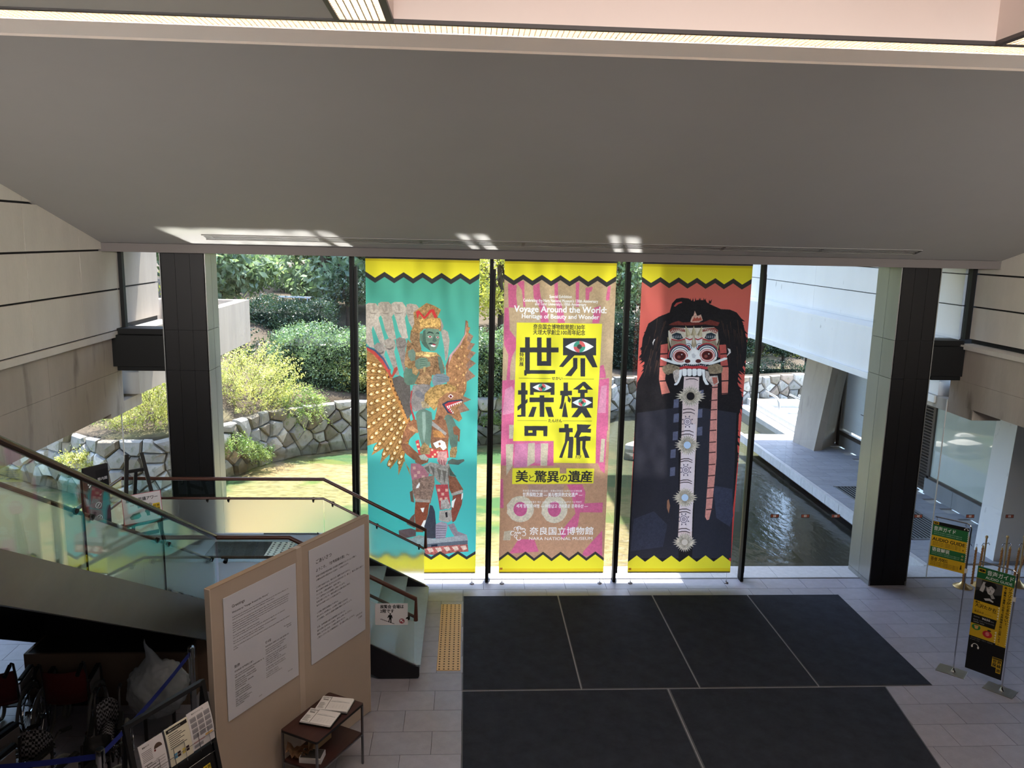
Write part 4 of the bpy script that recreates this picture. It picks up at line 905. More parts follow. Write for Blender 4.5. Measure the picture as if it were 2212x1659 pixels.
# landing: runner mat and tactile plate
tag(MB().box(-3.30, -2.56, 9.84, 10.36, ZL + 0.001, ZL + 0.012).build('landing_mat', mat('landing_mat', srgb(74, 76, 80), 0.95, var=0.3, scale=18, bump=0.6, bscale=60)), 'small dark grey mat lying on the stair landing', 'mat')
tp = thing('tactile_plate', 'white dotted tactile plate at the top of the lower steps', 'tactile paving', (-2.4, 10.1, ZL))
M_tac_w = mat('tactile_white', srgb(232, 230, 222), 0.5); M_dot_g = mat('tactile_dot_grey', srgb(96, 96, 94), 0.5)
MB().box(-0.15, 0.15, -0.26, 0.26, 0.001, 0.008).build('plate', M_tac_w, tp)
dm = MB().lathe([(0.0165, 0), (0.013, 0.005)], n=8).mesh('dot', M_dot_g)
for i in range(4):
    for j in range(8): share('dot', dm, tp, (-0.1125 + i * 0.075, -0.23 + j * 0.0655, 0.008))

# ------------------------------------------------------------------ beige cupboard under the landing
M_beige = mat('cupboard_beige', srgb(118, 98, 82), 0.7, var=0.08, scale=2)
cup = thing('storage_box', 'low beige storage enclosure with black top under the stair landing', 'storage box', (-3.8, 8.3, 0))
MB().box(-4.60, -2.94, 8.05, 8.08, 0, 0.60).build('front_panel', M_beige, cup, world=True)
MB().box(-4.60, -4.57, 8.08, 8.62, 0, 0.60).build('side_panel', M_beige, cup, world=True)
MB().box(-2.935, -2.90, 8.05, 8.62, 0, 0.60).build('side_panel', M_beige, cup, world=True)
MB().box(-4.59, -2.93, 8.08, 8.62, 0.56, 0.596).build('top', mat('cupboard_top_black', srgb(14, 13, 14), 0.8), cup, world=True)  # black sheet stands for the shade in the void under the landing
MB().box(-2.90, -2.76, 8.30, 8.34, 0, 0.62).build('filler_panel', M_beige, cup, world=True)
cv = thing('convector', 'dark ribbed convector grille on the floor under the staircase flight', 'heater', (-5.6, 10.3, 0))
MB().box(-0.9, 0.5, -0.12, 0.12, 0, 0.16).build('casing', M_black, cv)
cr = MB().box(-0.88, 0.48, -0.012, 0.012, 0, 0.012).mesh('rib', M_string)
for i in range(6): share('rib', cr, cv, (0, -0.1 + i * 0.04, 0.16))
# ------------------------------------------------------------------ entrance mats and tactile strip
M_mat = mat('entrance_mat', srgb(52, 56, 66), 0.96, var=0.28, scale=5, bump=0.5, bscale=160, spec=0.15)
M_matb = mat('mat_border', srgb(96, 97, 102), 0.8)
def floor_mat(label, pts):
    cx = sum(p[0] for p in pts) / 4; cy = sum(p[1] for p in pts) / 4
    t = thing('entrance_mat', label, 'mat', (cx, cy, 0), group='dark entrance mats')
    q = [(x - cx, y - cy) for x, y in pts]; k = [(x * 0.988, y * 0.992) for x, y in q]
    MB().prism(q, 'z', 0.0008, 0.006).build('border', M_matb, t); MB().prism(k, 'z', 0.006, 0.0095).build('pile', M_mat, t)
X = [0.0, 1.352, 2.712, 4.106, 5.462]
L4 = ['back row dark entrance mat next to the yellow tactile strip', 'back row dark mat in front of the pink banner, second from the tactile strip', 'back row dark mat in front of the red banner, third from the tactile strip', 'back row dark mat nearest the audio guide signs']
for i in range(4): floor_mat(L4[i], [(X[i] + 0.006, 8.262), (X[i + 1] - 0.006, 8.262), (X[i + 1] - 0.006, 10.668), (X[i] + 0.006, 10.668)])
floor_mat('front row dark entrance mat nearer the staircase', [(0.0, 5.83), (2.332, 5.83), (2.332, 8.238), (0.0, 8.238)])
floor_mat('front row dark entrance mat farther from the staircase, with slanting end', [(2.345, 5.83), (4.55, 5.83), (4.885, 8.238), (2.345, 8.238)])
M_tac = mat('tactile_yellow', srgb(226, 186, 128), 0.55, var=0.05, scale=10); M_dot = mat('tactile_dot', srgb(86, 62, 40), 0.5)
ts = thing('tactile_strip', 'strip of six yellow dotted tactile tiles beside the mats', 'tactile paving', (-0.16, 9.55, 0))
tm = MB().box(-0.139, 0.139, -0.1435, 0.1435, 0.0008, 0.006).mesh('tactile_tile', M_tac)
dm2 = MB()
for i in range(5):
    for j in range(5): dm2.lathe([(0.0115, 0.006), (0.008, 0.0105)], (-0.11 + i * 0.055, -0.115 + j * 0.0575, 0), 8)
dme = dm2.mesh('dots', M_dot)
for k in range(6):
    o = share('tactile_tile', tm, ts, (0, -0.7225 + k * 0.289, 0)); d = share('dots', dme, o); tag(d, kind='stuff')

# ------------------------------------------------------------------ chrome belt posts
M_chrome = mat('chrome', srgb(205, 206, 208), 0.12, metal=1.0)
M_belt = mat('belt_blue', srgb(36, 52, 150), 0.7, var=0.1, scale=20)
def belt_post(label, x, y, h):
    t = thing('belt_post', label, 'barrier post', (x, y, 0), group='chrome belt barrier posts')
    MB().lathe([(0.17, 0), (0.17, 0.012), (0.155, 0.022), (0.05, 0.03), (0.03, 0.03)], n=28).build('base', M_chrome, t, smooth=True)
    MB().lathe([(0.030, 0.03), (0.030, h - 0.12)], n=20).build('post', M_chrome, t, smooth=True)
    MB().lathe([(0.036, h - 0.12), (0.036, h - 0.012), (0.030, h)], n=20).build('belt_head', M_chrome, t, smooth=True)
    return t
p1 = belt_post('chrome belt barrier post standing beside the left end of the beige text panel', -2.68, 7.5, 0.97)
p2 = belt_post('chrome belt barrier post in front of the parked wheelchairs', -2.85, 5.89, 0.97)
def belt(a, b, z0, z1, parent, sag=0.03):
    n = 10; a, b = Vector(a), Vector(b); vs = []
    for i in range(n + 1):
        f = i / n; p = a.lerp(b, f); d = -sag * 4 * f * (1 - f)
        vs += [(p.x, p.y, z0 + d), (p.x, p.y, z1 + d)]
    o = rawmesh('belt', vs, [(2 * i, 2 * i + 2, 2 * i + 3, 2 * i + 1) for i in range(n)], M_belt, parent, world=True)
    s = o.modifiers.new('thick', 'SOLIDIFY'); s.thickness = 0.002
    return o
belt((-2.69, 7.46), (-2.85, 5.93), 0.875, 0.925, p1); belt((-2.89, 5.89), (-4.9, 5.75), 0.875, 0.925, p2, 0.05)

# ------------------------------------------------------------------ wheelchairs parked in the dark under the stairs
M_tyre = mat('tyre_grey', srgb(120, 120, 116), 0.8); M_wframe = mat('wheelchair_frame', srgb(70, 66, 66), 0.35, metal=0.6)
M_maroon = mat('seat_maroon', srgb(104, 26, 30), 0.75, var=0.12, scale=9); M_grip = mat('grip_black', srgb(16, 16, 17), 0.7)
def plaid():
    m = bpy.data.materials.new('seat_plaid'); m.use_nodes = True; nt = m.node_tree; N, L = nt.nodes, nt.links; b = N['Principled BSDF']; b.inputs['Roughness'].default_value = 0.8
    tc = N.new('ShaderNodeTexCoord'); c = N.new('ShaderNodeTexChecker'); c.inputs['Scale'].default_value = 44; c.inputs['Color1'].default_value = srgb(24, 24, 28); c.inputs['Color2'].default_value = srgb(150, 150, 156)
    L.new(tc.outputs['Object'], c.inputs[0]); L.new(c.outputs[0], b.inputs['Base Color']); return m
M_plaid = plaid()
def wheel(r, tyre, name, t, x, y, z, spokes=10, hub=True):
    n = 24; ring = [(x, y + r * math.cos(6.2832 * k / n), z + r * math.sin(6.2832 * k / n)) for k in range(n)]
    w = MB().tube(ring, tyre, 6, closed=True).build(name, M_tyre, t, smooth=True)
    if spokes:
        m = MB().tube([(x - 0.03, y, z), (x + 0.03, y, z)], 0.022, 8)
        m.tube([(x + (0.03 if x > 0 else -0.03), y + (r - 0.04) * math.cos(6.2832 * k / n), z + (r - 0.04) * math.sin(6.2832 * k / n)) for k in range(n)], 0.008, 5, closed=True)
        m.build('hand_rim', M_chrome, w, smooth=True)
        m = MB()
        for k in range(spokes * 2): a = 6.2832 * k / (spokes * 2); m.tube([(x, y, z), (x, y + r * math.cos(a), z + r * math.sin(a))], 0.0018, 3)
        tag(m.build('spokes', M_chrome, w), kind='stuff')
def wheelchair(label, x, y, rz, w=0.40, seatm=None, folded=False, z_back=0.9):
    """faces local +y; push handles point to -y"""
    t = thing('wheelchair', label, 'wheelchair', (x, y, 0), rz, 'parked wheelchairs'); h = w / 2; seatm = seatm or M_maroon
    for s in (-1, 1):
        wheel(0.285, 0.016, 'wheel', t, s * (h + 0.05), 0.10, 0.30); wheel(0.08, 0.018, 'caster', t, s * (h - 0.01), 0.52, 0.10, 0)
        MB().tube([(s * h, -0.20, z_back - 0.045), (s * h, -0.06, z_back + 0.0), (s * h, -0.02, z_back - 0.03), (s * h, 0.02, 0.72), (s * h, 0.04, 0.45), (s * h, 0.06, 0.22)], 0.0115, 8).build('back_post', M_wframe, t, smooth=True)
        MB().tube([(s * h, -0.22, z_back - 0.052), (s * h, -0.09, z_back - 0.008)], 0.019, 8).build('push_grip', M_grip, t, smooth=True)
        MB().tube([(s * h, 0.04, 0.46), (s * h, 0.44, 0.47), (s * h, 0.50, 0.42), (s * (h - 0.02), 0.62, 0.12), (s * (h - 0.02), 0.66, 0.10)], 0.0115, 8).build('side_frame', M_wframe, t, smooth=True)
        MB().tube([(s * (h + 0.015), 0.04, 0.66), (s * (h + 0.015), 0.36, 0.67), (s * (h + 0.015), 0.40, 0.63), (s * (h + 0.015), 0.41, 0.47)], 0.010, 8).build('arm_frame', M_wframe, t, smooth=True)
        MB().box(s * (h + 0.015) - 0.022, s * (h + 0.015) + 0.022, 0.06, 0.34, 0.675, 0.70).build('armrest', M_grip, t, bevel=0.008)
        MB().box(s * (h + 0.01) - 0.003, s * (h + 0.01) + 0.003, 0.07, 0.36, 0.48, 0.64).build('skirt_guard', mat('skirt_guard', srgb(140, 136, 136), 0.5) if 'skirt_guard' not in bpy.data.materials else bpy.data.materials['skirt_guard'], t)
        MB().box(s * h * 0.5 - h * 0.42, s * h * 0.5 + h * 0.42, 0.60, 0.76, 0.09, 0.105).build('footplate', M_grip, t)
    vs = []; n = 6
    for i in range(n + 1):
        f = i / n; xx = -h + w * f; sag = 0.06 * math.sin(math.pi * f) * (2.2 if folded else 1)
        for zz, yy in ((0.50, 0.03), (0.62, 0.02), (0.74, 0.0), (z_back - 0.11, -0.005)): vs.append((xx, yy - sag, zz))
    o = rawmesh('backrest', vs, [(4 * i + k, 4 * i + 4 + k, 4 * i + 5 + k, 4 * i + 1 + k) for i in range(n) for k in range(3)], seatm, t, smooth=True); o.modifiers.new('thick', 'SOLIDIFY').thickness = 0.014
    vs = []
    for i in range(n + 1):
        f = i / n; xx = -h + w * f; sag = 0.03 * math.sin(math.pi * f) * (-5 if folded else 1)
        for yy in (0.05, 0.43): vs.append((xx, yy, 0.475 - sag))
    o = rawmesh('seat', vs, [(2 * i, 2 * i + 2, 2 * i + 3, 2 * i + 1) for i in range(n)], seatm, t, smooth=True); o.modifiers.new('thick', 'SOLIDIFY').thickness = 0.014
    return t
wheelchair('maroon wheelchair in the middle of the back row with its handles towards the visitor', -3.83, 7.33, math.radians(8), 0.385, z_back=0.93)
wheelchair('maroon wheelchair at the far left of the back row, partly out of view', -4.48, 7.31, math.radians(8), 0.385, z_back=0.93)
wheelchair('folded plaid wheelchair next to the plastic-wrapped bundle', -3.22, 6.85, math.radians(-160), 0.20, M_plaid, True, 0.86)
wheelchair('dark folded wheelchair in the front row behind the blue belt, left one', -4.15, 6.40, math.radians(-15), 0.24, M_grip, True, 0.78)
wheelchair('plaid wheelchair in the front row behind the blue belt, middle one', -3.62, 6.42, math.radians(170), 0.30, M_plaid, False, 0.74)
wheelchair('dark wheelchair with grey tyres beside the front chrome post', -3.06, 6.28, math.radians(165), 0.26, M_grip, True, 0.70)
# folding stroller wrapped in a clear plastic bag
def bag():
    m = bpy.data.materials.new('plastic_film'); m.use_nodes = True; nt = m.node_tree; nt.nodes.clear(); N, L = nt.nodes, nt.links
    tr = N.new('ShaderNodeBsdfTransparent'); tr.inputs[0].default_value = (0.85, 0.87, 0.9, 1); g = N.new('ShaderNodeBsdfPrincipled'); g.inputs['Base Color'].default_value = srgb(214, 220, 226); g.inputs['Roughness'].default_value = 0.22
    tl = N.new('ShaderNodeBsdfTranslucent'); tl.inputs[0].default_value = srgb(214, 220, 226)
    m1 = N.new('ShaderNodeMixShader'); m1.inputs[0].default_value = 0.4; m2 = N.new('ShaderNodeMixShader'); m2.inputs[0].default_value = 0.74; o = N.new('ShaderNodeOutputMaterial')
    L.new(g.outputs[0], m1.inputs[1]); L.new(tl.outputs[0], m1.inputs[2]); L.new(tr.outputs[0], m2.inputs[1]); L.new(m1.outputs[0], m2.inputs[2]); L.new(m2.outputs[0], o.inputs[0])
    t = thing('wrapped_bundle', 'round bundle wrapped in a clear crumpled plastic bag beside the chrome post', 'plastic bag', (-2.99, 7.42, 0.0))
    bm = bmesh.new(); bmesh.ops.create_icosphere(bm, subdivisions=5, radius=1.0); r = random.Random(3)
    from mathutils import noise as mn
    for v in bm.verts:
        p = v.co.copy(); k = 1 + 0.12 * mn.noise(p * 2.1) + 0.13 * abs(mn.noise(p * 4.2 + Vector((3, 1, 0)))) + 0.06 * abs(mn.noise(p * 9)) + 0.02 * mn.noise(p * 21)
        q = Vector((p.x * 0.27 * k, p.y * 0.20 * k, p.z * 0.28 * k + 0.58))
        d = (p - Vector((-0.22, 0, 0.97)).normalized()).length
        if d < 0.45: f = (1 - d / 0.45) ** 1.6; q += Vector((0.0, 0, 0.24)) * f; q.x = q.x + (-0.10 - q.x) * 0.72 * f + 0.02 * math.sin(f * 6); q.y *= 1 - 0.85 * f
        v.co = q
    me = bpy.data.meshes.new('plastic_bag'); bm.to_mesh(me); bm.free(); me.materials.append(m); me.shade_smooth()
    o = link(bpy.data.objects.new('plastic_bag', me)); o.parent = t
    MB().tube([(0.20 * math.cos(a), 0.02, 0.62 + 0.17 * math.sin(a)) for a in [math.pi * (k / 14) for k in range(15)]], 0.022, 8).build('hoop', M_grip, t, smooth=True)
    MB().box(-0.17, 0.17, -0.09, 0.09, 0.36, 0.54).build('packed_cushion', mat('cushion_dark', srgb(52, 56, 66), 0.9), t, bevel=0.04)
    for s in (-0.14, 0.14): MB().tube([(s, 0.0, 0.0), (s, 0.0, 0.50)], 0.018, 8).build('leg', M_wframe, t)
bag()

# ------------------------------------------------------------------ gold stanchions and hanging ropes
M_gold = mat('brass', srgb(222, 192, 136), 0.32, metal=1.0); M_rope = mat('rope_gold', srgb(168, 122, 68), 0.7, var=0.2, scale=40)
SX = [(7.496, 10.93), (7.80, 10.97), (8.12, 10.965), (8.385, 10.965)]
LS = ['brass stanchion behind the hanging audio guide sign, nearest the pillar', 'brass stanchion second from the pillar with a rope looped on it', 'brass stanchion third from the pillar by the window', 'brass stanchion farthest from the pillar at the edge of view']
for (x, y), lab in zip(SX, LS):
    t = thing('stanchion', lab, 'stanchion', (x, y, 0), group='brass rope stanchions')
    MB().lathe([(0.135, 0), (0.135, 0.008), (0.11, 0.025), (0.05, 0.05), (0.022, 0.085), (0.016, 0.10)], n=28).build('base', M_gold, t, smooth=True)
    MB().lathe([(0.0125, 0.09), (0.0125, 0.755)], n=12).build('post', M_gold, t, smooth=True)
    MB().lathe([(0.004, 0.745), (0.016, 0.752), (0.0215, 0.772), (0.016, 0.79), (0.004, 0.797)], n=14).build('finial', M_gold, t, smooth=True)
    MB().tube([(-0.075, -0.02, 0.64), (-0.05, -0.01, 0.675), (0, 0, 0.66), (0.05, 0.01, 0.675), (0.075, 0.02, 0.64)], 0.004, 6).build('hook_arm', M_black, t, smooth=True)
def rope(label, x, y, z1, z0, dx):
    t = thing('rope', label, 'rope', (x, y, z0), group='braided gold ropes'); m = MB(); n = 40
    for s in range(3):
        m.tube([(dx * (1 - k / n) + 0.0085 * math.cos(k * 0.62 + s * 2.094), 0.0085 * math.sin(k * 0.62 + s * 2.094), (z1 - z0 - 0.04) * k / n) for k in range(n + 1)], 0.0095, 6)
    m.build('braid', M_rope, t, smooth=True)
    MB().lathe([(0.013, 0), (0.015, 0.02), (0.010, 0.04)], (0, 0, z1 - z0 - 0.045), 10).build('end_cap', M_gold, t, smooth=True)
    MB().tube([(0, 0, z1 - z0 - 0.01), (0, 0, z1 - z0 + 0.015), (0.014, 0, z1 - z0 + 0.03), (0, 0, z1 - z0 + 0.045), (-0.014, 0, z1 - z0 + 0.03)], 0.003, 5).build('snap_hook', M_chrome, t, smooth=True)
for a in (('braided rope hanging just right of the hanging audio guide sign', 7.62, 10.91, 0.64, 0.05, 0.0), ('braided rope low behind the post of the hanging audio guide sign', 7.45, 10.89, 0.50, 0.10, 0.02), ('braided rope hooked at the left of the second stanchion from the pillar', 7.735, 10.93, 0.66, 0.12, -0.02),
          ('braided rope hanging left of the third stanchion from the pillar', 8.045, 10.94, 0.62, 0.10, -0.01), ('braided rope hanging right of the third stanchion from the pillar', 8.195, 10.98, 0.62, 0.10, -0.01), ('braided rope hanging left of the farthest stanchion', 8.31, 10.94, 0.62, 0.12, -0.02), ('thick braided rope slanting right of the farthest stanchion', 8.46, 10.98, 0.60, 0.12, -0.10)):
    rope(*a)
